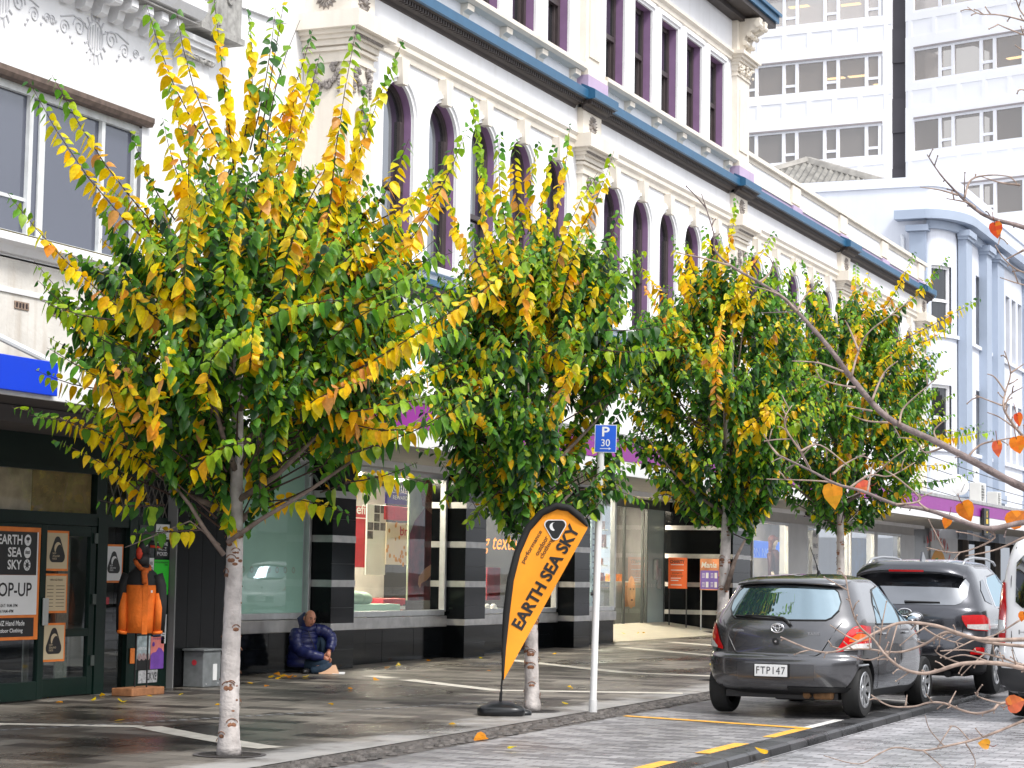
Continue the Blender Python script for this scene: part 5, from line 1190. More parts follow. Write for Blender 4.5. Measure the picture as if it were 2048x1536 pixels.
# ---- dark grey hatchback
PGREY = pm('paint_grey', (.115, .115, .122), .26, metal=.75, var=.04, scale=1, coat=1.)
def hatchback(loc, rz, label, paint, plate_txt, badge=True):
    car = thing('parked_car', label, 'car', loc, rz)
    L = 3.785; c0 = L/2
    z = [.20, .27, .34, .46, .58, .62, .655, .75, .85, .95, 1.02, 1.12, 1.25, 1.38, 1.44, 1.48, 1.51]
    xr = [.34, .12, .055, .02, .02, .03, .075, .09, .10, .125, .165, .235, .325, .42, .5, .8, 1.35]
    xf = [3.45, 3.62, 3.72, 3.77, 3.775, 3.77, 3.76, 3.72, 3.62, 3.40, 3.12, 2.88, 2.6, 2.3, 2.13, 1.9, 1.65]
    w = [.76, .80, .822, .84, .846, .846, .846, .846, .842, .832, .815, .775, .715, .65, .605, .5, .25]
    S = Shell(z, [v-c0 for v in xr], [v-c0 for v in xf], w, .46, 1.25, 2.7, 2.1)
    zs = frange(.20, .56, 9)+[.6, .62, .64, .655, .67]+frange(.7, 1.44, 24)+[1.455, 1.47, 1.48, 1.49, 1.5, 1.506, 1.51]
    B = S.body(zs).build('body', paint, car, local=True); cut_arches(B, (.56-c0, 3.02-c0), .335, .85)
    rear, cor, side = S.rear, S.corner, S.side
    m = MB(); lo = lambda t: 1.015+.02*abs(t)**2; hi = lambda t: 1.375-.035*(abs(t)/.6)**2
    patch(m, lambda y, zz: rear(y, zz), [v for v in frange(-.60, .60, 24)], lambda y: lo(y)+.10*max(0, (abs(y)-.5)/.1)**2, lambda y: hi(y)-.13*max(0, (abs(y)-.5)/.1)**2, 8, .005)
    G = m.build('rear_window', CARGL, car, smooth=True, local=True)
    m = MB(); ed = [(y, lo(y)+.10*max(0, (abs(y)-.5)/.1)**2) for y in frange(-.60, .60, 24)]+[(y, hi(y)-.13*max(0, (abs(y)-.5)/.1)**2) for y in frange(.60, -.60, 24)]; ed.append(ed[0])
    seam(m, rear, ed, .011); m.build('window_seal', BLK, G, local=True)
    m = MB()                                        # roof spoiler lip with stop lamp
    m.grid([[S.rear(y, 1.40-.03*(y/.6)**2)+Vector((-.01, 0, 0)) for y in frange(-.6, .6, 16)], [S.rear(y, 1.405-.03*(y/.6)**2)+Vector((-.07, 0, .0)) for y in frange(-.6, .6, 16)], [S.rear(y, 1.43-.03*(y/.6)**2)+Vector((-.075, 0, .008)) for y in frange(-.6, .6, 16)], [S.rear(y, 1.468-.03*(y/.6)**2)+Vector((-.0, 0, .004)) for y in frange(-.6, .6, 16)]])
    m.build('roof_spoiler', paint, car, smooth=True, local=True)
    # wiper
    m = MB(); p = [rear(y, zz)+Vector((-.03, 0, 0)) for y, zz in ((-.14, .965), (-.11, 1.0), (-.05, 1.035), (.1, 1.05), (.38, 1.055))]; m.tube(p, [.022, .02, .016, .012, .01], 8)
    p = [rear(y, zz)+Vector((-.02, 0, 0)) for y, zz in ((.02, 1.03), (.25, 1.035), (.5, 1.05))]; m.tube(p, .012, 6); m.build('rear_wiper', BLK, car, local=True, smooth=True)
    # tail lamps wrapped round the corners
    for sg in (-1, 1):
        cp = lambda t, zz, sg=sg: cor(t, zz, sg)
        m = MB(); patch(m, cp, frange(.46, 1.12, 20), lin([(.46, .69), (.6, .712), (1.12, .735)]), lin([(.46, .715), (.53, .80), (.60, .90), (.70, .955), (.85, .972), (1.12, .955)]), 8, .012)
        T = m.build('tail_light', LRED, car, smooth=True, local=True)
        m = MB(); patch(m, cp, frange(.62, 1.1, 10), lin([(.62, .80), (1.1, .815)]), lin([(.62, .82), (.75, .885), (1.1, .88)]), 4, .016); m.build('indicator', LAMB, T, smooth=True, local=True)
        m = MB(); patch(m, cp, frange(.55, 1.115, 10), lin([(.55, .708), (1.115, .735)]), lin([(.55, .722), (.66, .78), (1.115, .785)]), 4, .018); m.build('reversing_lens', LCLR, T, smooth=True, local=True)
        m = MB(); seam(m, cp, [(t, zz) for t, zz in zip(frange(.82, 1.12, 8), [.555]*9)], .012); m.build('bumper_moulding', paint, car, local=True)
    # hatch seams and painted shade of the number plate recess
    m = MB(); seam(m, rear, [(-.66, 1.0), (-.62, .94), (-.545, .80), (-.475, .68), (-.42, .648), (0, .638), (.42, .648), (.475, .68), (.545, .80), (.62, .94), (.66, 1.0)], .006)
    m.build('hatch_seam', BLK, B, local=True)
    m = MB(); patch(m, rear, frange(-.42, .42, 12), lin([(-.42, .385), (.42, .385)]), lin([(-.42, .56), (.42, .56)]), 4, .003); m.build('plate_recess_shade', pm('recess_shade', (.085, .085, .09), .3, metal=.7, coat=1), B, local=True, smooth=True)  # flat darker patch, shade of the plate recess put into its colour
    x0 = rear(0, .5).x
    plate(car, x0-.008, .03, .425, .36, .125, plate_txt)
    m = MB(); patch(m, cor, frange(.05, .8, 14), lin([(0, .275), (1, .275)]), lin([(0, .325), (1, .325)]), 2, .006); m.build('bumper_lip', BLK, B, local=True)
    if badge:
        e = rear(0, .93)+Vector((-.012, 0, 0))
        m = MB()
        def ell(cy, cz, ry, rz_, r):
            m.tube([(e.x, cy+ry*math.cos(a), cz+rz_*math.sin(a)) for a in [2*math.pi*k/24 for k in range(25)]], r, 6)
        ell(0, .93, .068, .047, .0075); ell(0, .937, .025, .040, .006); ell(0, .947, .05, .019, .006); m.build('badge', CHR, car, local=True, smooth=True)
        m = MB(); text(m, 'TOYOTA', (rear(.38, .9).x-.006, .5, .885), (0, -1, 0), (0, 0, 1), .12, .024, bold=.01); m.build('maker_lettering', CHR, car, local=True)
        m = MB(); text(m, 'YARIS', (rear(-.33, .88).x-.006, -.33, .865), (0, -1, 0), (0, 0, 1), .13, .03, bold=.01); m.build('model_lettering', CHR, car, local=True)
    m = MB(); m.lathe([(.034, 0), (.034, .008), (.02, .01)], rear(0.01, .79)+Vector((-.001, 0, 0)), (-1, 0, 0), 16, sx=1.25); K = m.build('lock_surround', BLK, car, local=True); m = MB(); m.lathe([(.013, 0), (.012, .014)], rear(0.01, .79), (-1, 0, 0), 12); m.build('key_lock', CHR, K, local=True)
    # side glass, door seams, handles, mirrors
    for sg in (-1, 1):
        sp = lambda x, zz, sg=sg: side(x-c0, zz, sg)
        m = MB(); patch(m, sp, frange(.98, 1.86, 12), lin([(.98, .985), (1.86, .975)]), lin([(.98, 1.0), (1.12, 1.2), (1.3, 1.335), (1.55, 1.37), (1.86, 1.385)]), 6, .005); Gq = m.build('rear_side_window', CARGL, car, smooth=True, local=True)
        m = MB(); patch(m, sp, frange(1.96, 2.92, 14), lin([(1.96, .975), (2.92, .985)]), lin([(1.96, 1.385), (2.2, 1.355), (2.5, 1.225), (2.75, 1.08), (2.92, 1.0)]), 6, .005); m.build('front_side_window', CARGL, car, smooth=True, local=True)
        m = MB(); patch(m, sp, frange(.60, .93, 6), lin([(.60, 1.0), (.93, .99)]), lin([(.60, 1.07), (.75, 1.17), (.93, 1.13)]), 4, .004); m.build('quarter_panel_shadow', pm('quarter_glass', (.03, .03, .033), .15, coat=1), car, smooth=True, local=True) if False else None
        m = MB(); seam(m, sp, [(1.12, 1.17), (1.2, 1.0)], .012); seam(m, sp, [(1.16, .975), (1.2, 1.1), (1.27, 1.33)], .014); seam(m, sp, [(1.91, .3), (1.91, .6), (1.91, .975), (1.91, 1.385)], .02 if False else .007)
        seam(m, sp, [(.95, .98), (1.3, .978), (1.91, .972), (2.95, .98)], .010); seam(m, sp, [(.97, .985), (1.12, 1.205), (1.3, 1.345), (1.55, 1.38), (1.91, 1.395), (2.2, 1.365), (2.5, 1.235), (2.75, 1.09), (2.95, .98)], .010)
        m.build('window_trim', BLK, car, local=True)
        m = MB(); patch(m, sp, frange(1.862, 1.958, 2), lin([(1.8, .975), (2, .975)]), lin([(1.8, 1.385), (2, 1.385)]), 4, .0055); m.build('door_pillar', BLK, car, local=True)
        m = MB(); seam(m, sp, [(1.02, .98), (1.03, .8), (.98, .62), (1.0, .45)], .005); seam(m, sp, [(2.86, .97), (2.9, .75), (2.88, .4), (2.8, .3)], .005); seam(m, sp, [(.93, .285), (1.91, .285), (2.72, .285)], .006); seam(m, sp, [(1.0, .45), (1.05, .3)], .005); m.build('door_seam', BLK, B, local=True)
        for hx in (1.16, 2.06):
            m = MB(); p = sp(hx, .87); m.bbox(p.x-.09, p.x+.09, min(p.y, p.y+sg*.03), max(p.y, p.y+sg*.03), .86, .885, .01); m.build('door_handle', paint, car, local=True)
        m = MB(); p = sp(2.8, .98); m.ball((p.x, p.y+sg*.09, 1.03), (.06, .1, .065), 12, 8); MI = m.build('wing_mirror', paint, car, smooth=True, local=True)
        m = MB(); m.ball((p.x-.035, p.y+sg*.09, 1.03), (.03, .085, .052), 12, 8); m.build('mirror_glass', CHR, MI, smooth=True, local=True)
    for wx in (.56, 3.02):
        for sg in (-1, 1): wheel(car, wx-c0, sg*.735, .292, .185, sg, 8)
    m = MB(); m.tube([(1.55-c0, .0, 1.5), (1.45-c0, 0, 1.62), (1.3-c0, .02, 1.80)], [.012, .006, .003], 6); m.lathe([(.03, 0), (.012, .05)], (1.55-c0, 0, 1.5), (-.3, 0, 1), 10); m.build('aerial', BLK, car, local=True)
    m = MB(); m.box(.25-c0, 3.4-c0, -.62, .62, .19, .26); m.bbox(.3-c0, .62-c0, -.35, .1, .17, .25, .03); m.build('underbody', BLK, car, local=True)
    m = MB(); m.tube([(.18-c0, -.3, .235), (.5-c0, -.3, .235)], .04, 10); m.bbox(.2-c0, .55-c0, -.58, -.36, .19, .29, .03); m.build('exhaust', pm('rusty_exhaust', (.16, .08, .03), .8, var=.6, scale=15), car, local=True)
    m = MB(); patch(m, lambda y, zz: Vector((S.xf(zz), y, zz)), frange(-.5, .5, 6), lin([(-1, 1.03), (1, 1.03)]), lin([(-1, 1.4), (1, 1.4)]), 6, .01); m.build('windscreen', CARGL, car, smooth=True, local=True)
    return car
h = R_(-2.4); ax = Vector((22.68, 6.44, 0)); d = Vector((math.cos(h), math.sin(h), 0)); c = ax+d*(3.785/2-.56)
hatchback((c.x, c.y, gz(c.x)-.02), h, 'small dark grey hatchback parked nearest, with plate FTP147 and thin roof aerial', PGREY, 'FTP147')

# ---- larger dark suv ahead
PSUV = pm('paint_graphite', (.055, .057, .068), .22, metal=.7, var=.04, scale=1, coat=1.)
def suv(loc, rz):
    car = thing('parked_car', 'large graphite SUV with silver roof rails parked in front of the small hatchback', 'car', loc, rz)
    L = 4.76; c0 = L/2
    z = [.25, .33, .45, .58, .72, .82, .95, 1.06, 1.12, 1.25, 1.4, 1.5, 1.58, 1.63, 1.665, 1.69]
    xr = [.35, .12, .03, .0, .02, .07, .06, .08, .13, .21, .29, .34, .33, .42, .75, 1.4]
    xf = [4.4, 4.62, 4.72, 4.75, 4.74, 4.70, 4.55, 4.1, 3.7, 3.4, 3.1, 2.9, 2.72, 2.55, 2.3, 2.0]
    w = [.86, .90, .93, .945, .945, .945, .935, .92, .90, .85, .79, .745, .70, .65, .52, .3]
    S = Shell(z, [v-c0 for v in xr], [v-c0 for v in xf], w, .5, 1.2, 3.0, 2.1)
    zs = frange(.25, 1.6, 40)+[1.615, 1.63, 1.645, 1.655, 1.665, 1.675, 1.683, 1.69]
    B = S.body(zs).build('body', PSUV, car, local=True); cut_arches(B, (1.02-c0, 3.8-c0), .41, .95)
    rear, cor, side = S.rear, S.corner, S.side
    m = MB(); lo = lambda y: 1.115+.1*max(0, (abs(y)-.6)/.12)**2; hi = lambda y: 1.5-.12*max(0, (abs(y)-.55)/.17)**2
    patch(m, rear, frange(-.72, .72, 24), lo, hi, 8, .006); m.build('rear_window', glass('suv_glass', refl=.27, dark=1., body=(.012, .012, .016)), car, smooth=True, local=True)
    m = MB(); f = lambda y: 1.535-.05*(y/.65)**4
    m.grid([[rear(y, f(y)-.02)+Vector((.0, 0, 0)) for y in frange(-.68, .68, 16)], [rear(y, f(y)-.02)+Vector((-.2, 0, -.01)) for y in frange(-.68, .68, 16)], [rear(y, f(y)+.015)+Vector((-.21, 0, 0)) for y in frange(-.68, .68, 16)], [rear(y, f(y)+.1)+Vector((-.0, 0, .02)) for y in frange(-.68, .68, 16)]]); SP = m.build('roof_spoiler', PSUV, car, smooth=True, local=True)
    m = MB(); m.grid([[rear(y, f(y)-.012)+Vector((-.214, 0, 0)) for y in frange(-.22, .22, 6)], [rear(y, f(y)+.012)+Vector((-.214, 0, 0)) for y in frange(-.22, .22, 6)]]); m.build('stop_lamp', LRED, SP, local=True)
    m = MB(); m.tube([rear(y, 1.15)+Vector((-.02, 0, 0)) for y in (.02, -.1, -.3, -.42)], [.018, .015, .01, .008], 6); m.build('rear_wiper', BLK, car, local=True)
    for sg in (-1, 1):
        cp = lambda t, zz, sg=sg: cor(t, zz, sg)
        m = MB(); patch(m, cp, frange(.44, 1.0, 16), lin([(.44, .94), (.5, .83), (.6, .815), (.9, .80), (1.0, .83)]), lin([(.44, .99), (.6, 1.0), (.85, 1.0), (1.0, .95)]), 6, .014); T = m.build('tail_light', LRED, car, smooth=True, local=True)
        m = MB(); patch(m, cp, frange(.50, .95, 12), lin([(.5, .838), (.6, .826), (.95, .815)]), lin([(.5, .885), (.95, .89)]), 3, .018); m.build('reversing_lens', LCLR, T, smooth=True, local=True)
        m = MB(); seam(m, cp, [(.675, .81), (.675, 1.0)], .005); m.build('lamp_seam', BLK, T, local=True)
        m = MB(); patch(m, cp, frange(.56, .84, 10), lin([(.56, .525), (.84, .51)]), lin([(.56, .55), (.65, .61), (.84, .60)]), 3, .014); m.build('fog_reflector', LRED, car, smooth=True, local=True)
        sp = lambda x, zz, sg=sg: side(x-c0, zz, sg)
        m = MB(); patch(m, sp, frange(1.12, 2.2, 10), lin([(1.12, 1.1), (2.2, 1.09)]), lin([(1.12, 1.4), (1.25, 1.46), (1.8, 1.5), (2.2, 1.51)]), 6, .006); m.build('rear_side_window', CARGL, car, smooth=True, local=True)
        m = MB(); patch(m, sp, frange(2.28, 3.35, 10), lin([(2.28, 1.09), (3.35, 1.1)]), lin([(2.28, 1.51), (2.7, 1.46), (3.1, 1.28), (3.35, 1.12)]), 6, .006); m.build('front_side_window', CARGL, car, smooth=True, local=True)
        m = MB(); patch(m, sp, frange(.62, .98, 6), lin([(.62, 1.17), (.98, 1.12)]), lin([(.62, 1.3), (.8, 1.42), (.98, 1.44)]), 4, .006); m.build('quarter_window', CARGD, car, smooth=True, local=True)
        m = MB(); seam(m, sp, [(1.1, 1.1), (1.11, 1.4), (1.25, 1.475), (1.8, 1.515), (2.25, 1.525), (2.7, 1.475), (3.1, 1.295), (3.4, 1.09), (2.2, 1.08), (1.1, 1.09)], .010); m.build('window_trim', CHR, car, local=True)
        m = MB(); m.tube([Vector((0, 0, 0))+side(x-c0, zz, sg)*1+Vector((0, -sg*.02, .0)) for x, zz in ((.75, 1.62), (.95, 1.69), (1.5, 1.715), (2.2, 1.7), (2.6, 1.64))] if False else [Vector((x-c0, sg*.60, zz)) for x, zz in ((.62, 1.62), (.8, 1.685), (1.3, 1.715), (2.0, 1.71), (2.5, 1.67), (2.62, 1.63))], .017, 8); m.build('roof_rail', pm('rail_silver', (.4, .41, .43), .3, metal=.7), car, local=True, smooth=True)
        for hx in (1.45, 2.5):
            m = MB(); p = sp(hx, .97); m.bbox(p.x-.1, p.x+.1, min(p.y, p.y+sg*.035), max(p.y, p.y+sg*.035), .96, .985, .01); m.build('door_handle', CHR, car, local=True)
        m = MB(); seam(m, sp, [(1.3, 1.08), (1.35, .9), (1.42, .6)], .005); seam(m, sp, [(2.24, 1.5), (2.26, .4)], .006); m.build('door_seam', BLK, B, local=True)
    m = MB(); seam(m, rear, [(-.76, 1.1), (-.73, .95), (-.7, .78), (-.6, .72), (0, .7), (.6, .72), (.7, .78), (.73, .95), (.76, 1.1)], .006); m.build('tailgate_seam', BLK, B, local=True)
    m = MB(); patch(m, cor, frange(0, .98, 14), lin([(0, .27), (1, .3)]), lin([(0, .5), (.5, .48), (1, .47)]), 4, .006); patch(m, lambda t, zz: cor(t, zz, 1), frange(0, .98, 14), lin([(0, .27), (1, .3)]), lin([(0, .5), (.5, .48), (1, .47)]), 4, .006); m.build('lower_bumper', BLK, car, local=True, smooth=True)
    m = MB(); x0 = rear(0, 1.02).x-.012; m.tube([(x0, .085*math.cos(a), 1.02+.045*math.sin(a)) for a in [2*math.pi*k/24 for k in range(25)]], .007, 6); text(m, 'KIA', (x0-.002, 0, 1.02), (0, -1, 0), (0, 0, 1), .11, .045, bold=.01, align='C'); m.build('badge', CHR, car, local=True)
    plate(car, rear(0, .8).x-.005, 0, .77, .36, .125, 'KPB62')
    m = MB(); m.prism([(1.15-c0, -.012, 1.68), (1.0-c0, -.012, 1.78), (.97-c0, -.012, 1.78), (.9-c0, -.012, 1.66)], (0, .024, 0)); m.build('fin_aerial', PSUV, car, local=True)
    for wx in (1.02, 3.8):
        for sg in (-1, 1): wheel(car, wx-c0, sg*.83, .36, .235, sg, 10, 'alloy')
    m = MB(); m.box(.3-c0, 4.3-c0, -.7, .7, .24, .32); m.tube([(.2-c0, -.5, .27), (.5-c0, -.5, .27)], .045, 10); m.build('underbody', BLK, car, local=True)
    return car
suv((27.7-1.02+2.38, 6.1, gz(29)-.02), R_(-.8))

# ---- white van in the traffic lane
def van(loc, rz):
    car = thing('van', 'white delivery van at the right edge with orange cargo behind its rear glass', 'van', loc, rz)
    L = 5.26; c0 = L/2; PW = pm('paint_white', (.78, .78, .79), .3, var=.03, scale=1, coat=.7)
    z = [.28, .36, .46, .62, .85, 1.0, 1.2, 1.45, 1.65, 1.8, 1.9, 1.95, 1.98, 2.0]
    xr = [.3, .06, .0, .0, .04, .05, .07, .1, .13, .17, .23, .32, .5, 1.0]
    xf = [5.0, 5.15, 5.22, 5.25, 5.25, 5.2, 5.05, 4.75, 4.45, 4.2, 4.0, 3.8, 3.5, 3.0]
    w = [.86, .92, .945, .95, .95, .948, .94, .91, .875, .84, .80, .76, .68, .4]
    S = Shell(z, [v-c0 for v in xr], [v-c0 for v in xf], w, .32, .9, 3.2, 2.2)
    B = S.body(frange(.28, 1.9, 40)+[1.92, 1.935, 1.95, 1.965, 1.98, 1.99, 2.0]).build('body', PW, car, local=True); cut_arches(B, (1.05-c0, 4.1-c0), .38, .96)
    rear, cor = S.rear, S.corner
    m = MB(); patch(m, rear, frange(-.74, .74, 20), lambda y: 1.2+.06*max(0, (abs(y)-.66)/.08)**2, lambda y: 1.78-.1*max(0, (abs(y)-.6)/.14)**2, 8, .008); G = m.build('rear_window', CARGD, car, smooth=True, local=True)
    m = MB(); rr = random.Random(3)
    for cy, cz, ry, rz_ in ((.36, 1.40, .27, .17), (.42, 1.6, .22, .14), (.0, 1.42, .25, .18), (.1, 1.62, .25, .12)):
        rows = []
        for k in range(9):
            rows.append([rear(cy+ry*math.cos(2*math.pi*j/18)*k/8*(1+.08*math.sin(j*2.1)), cz+rz_*math.sin(2*math.pi*j/18)*k/8*(1+.1*math.sin(j*1.3)))+Vector((-.012, 0, 0)) for j in range(19)])
        m.grid(rows)
    m.build('orange_cargo', pm('cargo_orange', (.75, .13, .01), .5, var=.5, scale=7), G, local=True, smooth=True)
    for sg in (-1, 1):
        cp = lambda t, zz, sg=sg: cor(t, zz, sg)
        m = MB(); patch(m, cp, frange(.62, 1.05, 12), lin([(.62, .80), (1.05, .80)]), lin([(.62, 1.2), (.72, 1.46), (1.05, 1.5)]), 12, .014); T = m.build('tail_light', LRED, car, smooth=True, local=True)
        m = MB(); patch(m, cp, frange(.63, 1.04, 8), lin([(.6, .93), (1.05, .93)]), lin([(.6, 1.06), (1.05, 1.08)]), 3, .018); m.build('reversing_lens', LCLR, T, smooth=True, local=True)
    m = MB()
    for sg in (-1, 1): patch(m, lambda t, zz, sg=sg: cor(t, zz, sg), frange(0, 1.4, 18), lin([(0, .3), (1, .33)]), lin([(0, .56), (.7, .56), (.8, .62), (1.4, .62)]), 4, .01)
    m.build('lower_bumper', pm('bumper_grey', (.03, .031, .033), .5), car, local=True, smooth=True)
    m = MB(); text(m, 'HIACE', (rear(.6, .95).x-.008, .70, .92), (0, -1, 0), (0, 0, 1), .34, .05, bold=.01); m.build('model_lettering', pm('letter_grey', (.2, .2, .21), .3, metal=.6), car, local=True)
    m = MB(); seam(m, rear, [(-.76, 1.85), (-.8, 1.5), (-.78, .8), (-.7, .62), (0, .6), (.7, .62), (.78, .8), (.8, 1.5), (.76, 1.85)], .006); m.build('tailgate_seam', BLK, B, local=True)
    for wx in (1.05, 4.1):
        for sg in (-1, 1): wheel(car, wx-c0, sg*.83, .335, .215, sg, 8)
    m = MB(); m.box(.3-c0, 4.8-c0, -.75, .75, .26, .34); m.build('underbody', BLK, car, local=True)
    return car
van((23.28+2.63, 3.42, gz(26)-.055), R_(-.3))
PWHT = pm('paint_hatch_white', (.76, .77, .78), .3, var=.03, coat=.8)
hatchback((53.0, .6, gz(53)-.055), 0, 'white hatchback farther up the road, mirrored in the pale green shop window', PWHT, 'LKM28', badge=False)
# ------------------------------------------------------------------ posters and street furniture
ORB = pm('poster_orange_border', (.75, .20, .03), .6, var=.12, scale=9); CRP = pm('poster_cream', (.56, .46, .30), .7, var=.1); PPW = pm('paper_white', (.74, .74, .74), .7, var=.05)
def flat(name, label, cat, x0, x1, z0, z1, y, mat, group=None, tilt=0.):
    t = thing(name, label, cat, (x0, y, z0), 0, group); m = MB(); m.prism([(x0, y, z0), (x1, y, z0), (x1+tilt, y, z1), (x0+tilt, y, z1)], (0, .006, 0)); m.build('sheet', mat, t); return t
def kiwi(par, cx, cz, s, y, white=PPW):
    """rounded triangular black badge with a curled white beak shape and three small words"""
    m = MB(); pts = []
    for k in range(3):
        a0 = R_(90+120*k); c0 = Vector((cx+math.cos(a0)*s*.62*(.9 if k else 1.05), y, cz+math.sin(a0)*s*.62-.06*s))
        for j in range(7): a = a0+R_(-58+j*19.3); pts.append(c0+Vector((math.cos(a)*s*.36, 0, math.sin(a)*s*.36)))
    m.poly(pts); B = m.build('badge', BTX, par)
    m = MB(); L = []; Rr = []
    for k in range(13):
        a = R_(205-k*14.5); r0 = s*.38; wv = s*.17*math.sin(math.pi*min(1, (k+1.2)/12)) if k < 12 else s*.02
        L.append((cx+.10*s+math.cos(a)*(r0+wv*.6), y-.002, cz+.1*s+math.sin(a)*(r0+wv*.6))); Rr.append((cx+.10*s+math.cos(a)*(r0-wv), y-.002, cz+.1*s+math.sin(a)*(r0-wv*.9)))
    m.grid([L, Rr])
    for k, w_ in enumerate(('NEW', 'ZEALAND', 'MADE')): text(m, w_, (cx-.52*s, y-.002, cz-.22*s-.17*s*k), (1, 0, 0), (0, 0, 1), None, .12*s)
    m.build('badge_print', white, B)
def made_poster(x0, x1, z0, z1, y, label, paper):
    t = flat('shop_poster', label, 'poster', x0, x1, z0, z1, y, ORB, 'orange bordered posters on the shopfront'); b = .025
    m = MB(); m.quad((x0+b, y-.002, z0+b), (x1-b, y-.002, z0+b), (x1-b, y-.002, z1-b), (x0+b, y-.002, z1-b)); m.build('paper', paper, t)
    kiwi(t, (x0+x1)/2, (z0+z1)/2, (x1-x0)*.40, y-.004, paper)
made_poster(20.1, 20.54, 1.58, 2.03, 14.262, 'orange bordered cream badge poster at the top of the glass door', CRP)
made_poster(20.09, 20.53, .57, 1.0, 14.262, 'orange bordered cream badge poster low on the glass door', CRP)
made_poster(21.33, 21.72, 1.45, 1.9, 14.31, 'orange bordered white badge poster left of the penguin head', PPW)
t = flat('hours_poster', 'orange bordered cream list poster at the middle of the glass door', 'poster', 20.1, 20.54, 1.11, 1.55, 14.262, ORB)
m = MB(); m.quad((20.125, 14.26, 1.135), (20.515, 14.26, 1.135), (20.515, 14.26, 1.525), (20.125, 14.26, 1.525)); m.build('paper', CRP, t)
m = MB(); text(m, '100% NZ MADE', (20.2, 14.258, 1.47), (1, 0, 0), (0, 0, 1), .24, .022)
for k in range(7):
    m.box(20.15, 20.27, 14.2575, 14.2585, 1.41-.038*k, 1.416-.038*k); m.box(20.32, 20.48, 14.2575, 14.2585, 1.41-.038*k, 1.416-.038*k)
m.build('print_line', BTX, t)
# big pop-up poster on the nearer door leaf
y = 14.16; t = flat('popup_poster', 'large white and black pop-up poster with orange border on the left door', 'poster', 18.95, 19.86, .83, 2.05, y, ORB)
m = MB(); m.quad((18.97, y-.002, 1.1), (19.82, y-.002, 1.1), (19.82, y-.002, 1.53), (18.97, y-.002, 1.53)); m.build('paper', PPW, t)
m = MB(); m.quad((18.97, y-.002, 1.532), (19.82, y-.002, 1.532), (19.82, y-.002, 2.0), (18.97, y-.002, 2.0)); m.build('black_panel', BTX, t); m = MB(); m.quad((18.97, y-.002, .865), (19.78, y-.002, .865), (19.78, y-.002, 1.07), (18.97, y-.002, 1.07)); m.build('black_panel', BTX, t)
yy = y-.004
m = MB(); m.box(19.795, 19.815, yy, y-.001, 1.53, 2.0); m.build('white_rule', PPW, t)
def pline(s_, x, z, w_, h_, mat, bold=.02):
    m = MB(); text(m, s_, (x, yy, z), (1, 0, 0), (0, 0, 1), w_, h_, bold=bold); m.build('poster_line', mat, t)
for k, s_ in enumerate(('EARTH', 'SEA', 'SKY')):
    z = 1.86-.135*k; w_ = {'EARTH': .43, 'SEA': .25, 'SKY': .25}[s_]; pline(s_, 19.52-w_, z, w_, .105, PPW); m = MB(); m.disc((19.62, yy, z+.05), (1, 0, 0), (0, 0, 1), .062, 20); B_ = m.build('round_emblem', PPW, t)
    m = MB()
    if k == 0: m.ball((19.62, yy-.002, 1.925), (.035, .001, .02), 8, 5); m.box(19.615, 19.625, yy-.003, yy-.001, 1.88, 1.92)
    elif k == 1: [m.tube([(19.58+j*.02, yy-.002, 1.765+.012*q+.004*math.sin(j*2)) for j in range(5)], .004, 4) for q in range(3)]
    else:
        m.disc((19.62, yy-.002, 1.64), (1, 0, 0), (0, 0, 1), .028, 14)
        for q in range(8): a = q*math.pi/4; m.tube([(19.62+math.cos(a)*.03, yy-.002, 1.64+math.sin(a)*.03), (19.62+math.cos(a)*.052, yy-.002, 1.64+math.sin(a)*.052)], .004, 4)
    m.build('emblem_drawing', BTX, B_)
for s_, x, z, w_, h_, mt in (('NZ Hand Made', 19.15, .985, .46, .055, PPW), ('Outdoor Clothing', 19.08, .90, .50, .055, PPW), ('POP-UP', 19.02, 1.30, .70, .15, BTX), ('MON-SAT: 9AM-5PM', 19.05, 1.185, .42, .035, BTX), ('SUN 9AM-4PM', 19.1, 1.125, .30, .035, BTX)): pline(s_, x, z, w_, h_, mt, .012)
# noticeboard with taped flyers
nb = thing('noticeboard', 'tall dark notice panel covered in taped flyers beside the black tiled column', 'noticeboard', (22, 14.27, .2))
m = MB(); m.box(21.96, 22.67, 14.262, 14.31, .22, 2.2); m.build('panel', GRN, nb)
def flyer(x0, x1, z0, z1, mat, label, words=(), ink=BTX, extra=None, off=0):
    y = 14.254-off; t = flat('flyer', label, 'flyer', x0, x1, z0, z1, y, mat, 'flyers on the notice panel', tilt=.006)
    m = MB(); n = 0
    for (s_, fx, fz, fw, fh) in words: text(m, s_, (x0+fx*(x1-x0), y-.002, z0+fz*(z1-z0)), (1, 0, 0), (0, 0, 1), fw*(x1-x0), fh*(z1-z0), bold=.015); n = 1
    if n: m.build('print', ink, t)
    if extra: extra(t, y-.002, x0, x1, z0, z1)
    return t
def lines(t, y, x0, x1, z0, z1, ink=BTX, n=6, seed=1):
    m = MB(); rr = random.Random(seed)
    for k in range(n): z = z0+(z1-z0)*(.08+.6*k/n); m.box(x0+.02, x1-.02-rr.random()*.06, y-.001, y, z, z+.008)
    m.build('print_line', ink, t)
flyer(21.98, 22.3, 1.76, 2.14, pm('flyer_charcoal', (.06, .065, .07), .6, var=.8, scale=9), 'charcoal photographic flyer at the top left of the notice panel', (('LIVE', .1, .82, .5, .08),), PPW)
flyer(22.33, 22.63, 1.98, 2.16, PPW, 'white flyer mostly hidden behind leaves at the top right of the notice panel', (), extra=lambda *a: lines(*a, n=4))
flyer(22.33, 22.63, 1.76, 1.97, BTX, 'black flyer with three rows of white capitals on the notice panel', (('SO ONE', .1, .68, .8, .2), ("WE'RE", .2, .4, .6, .2), ('F*CKED', .12, .1, .76, .22)), PPW)
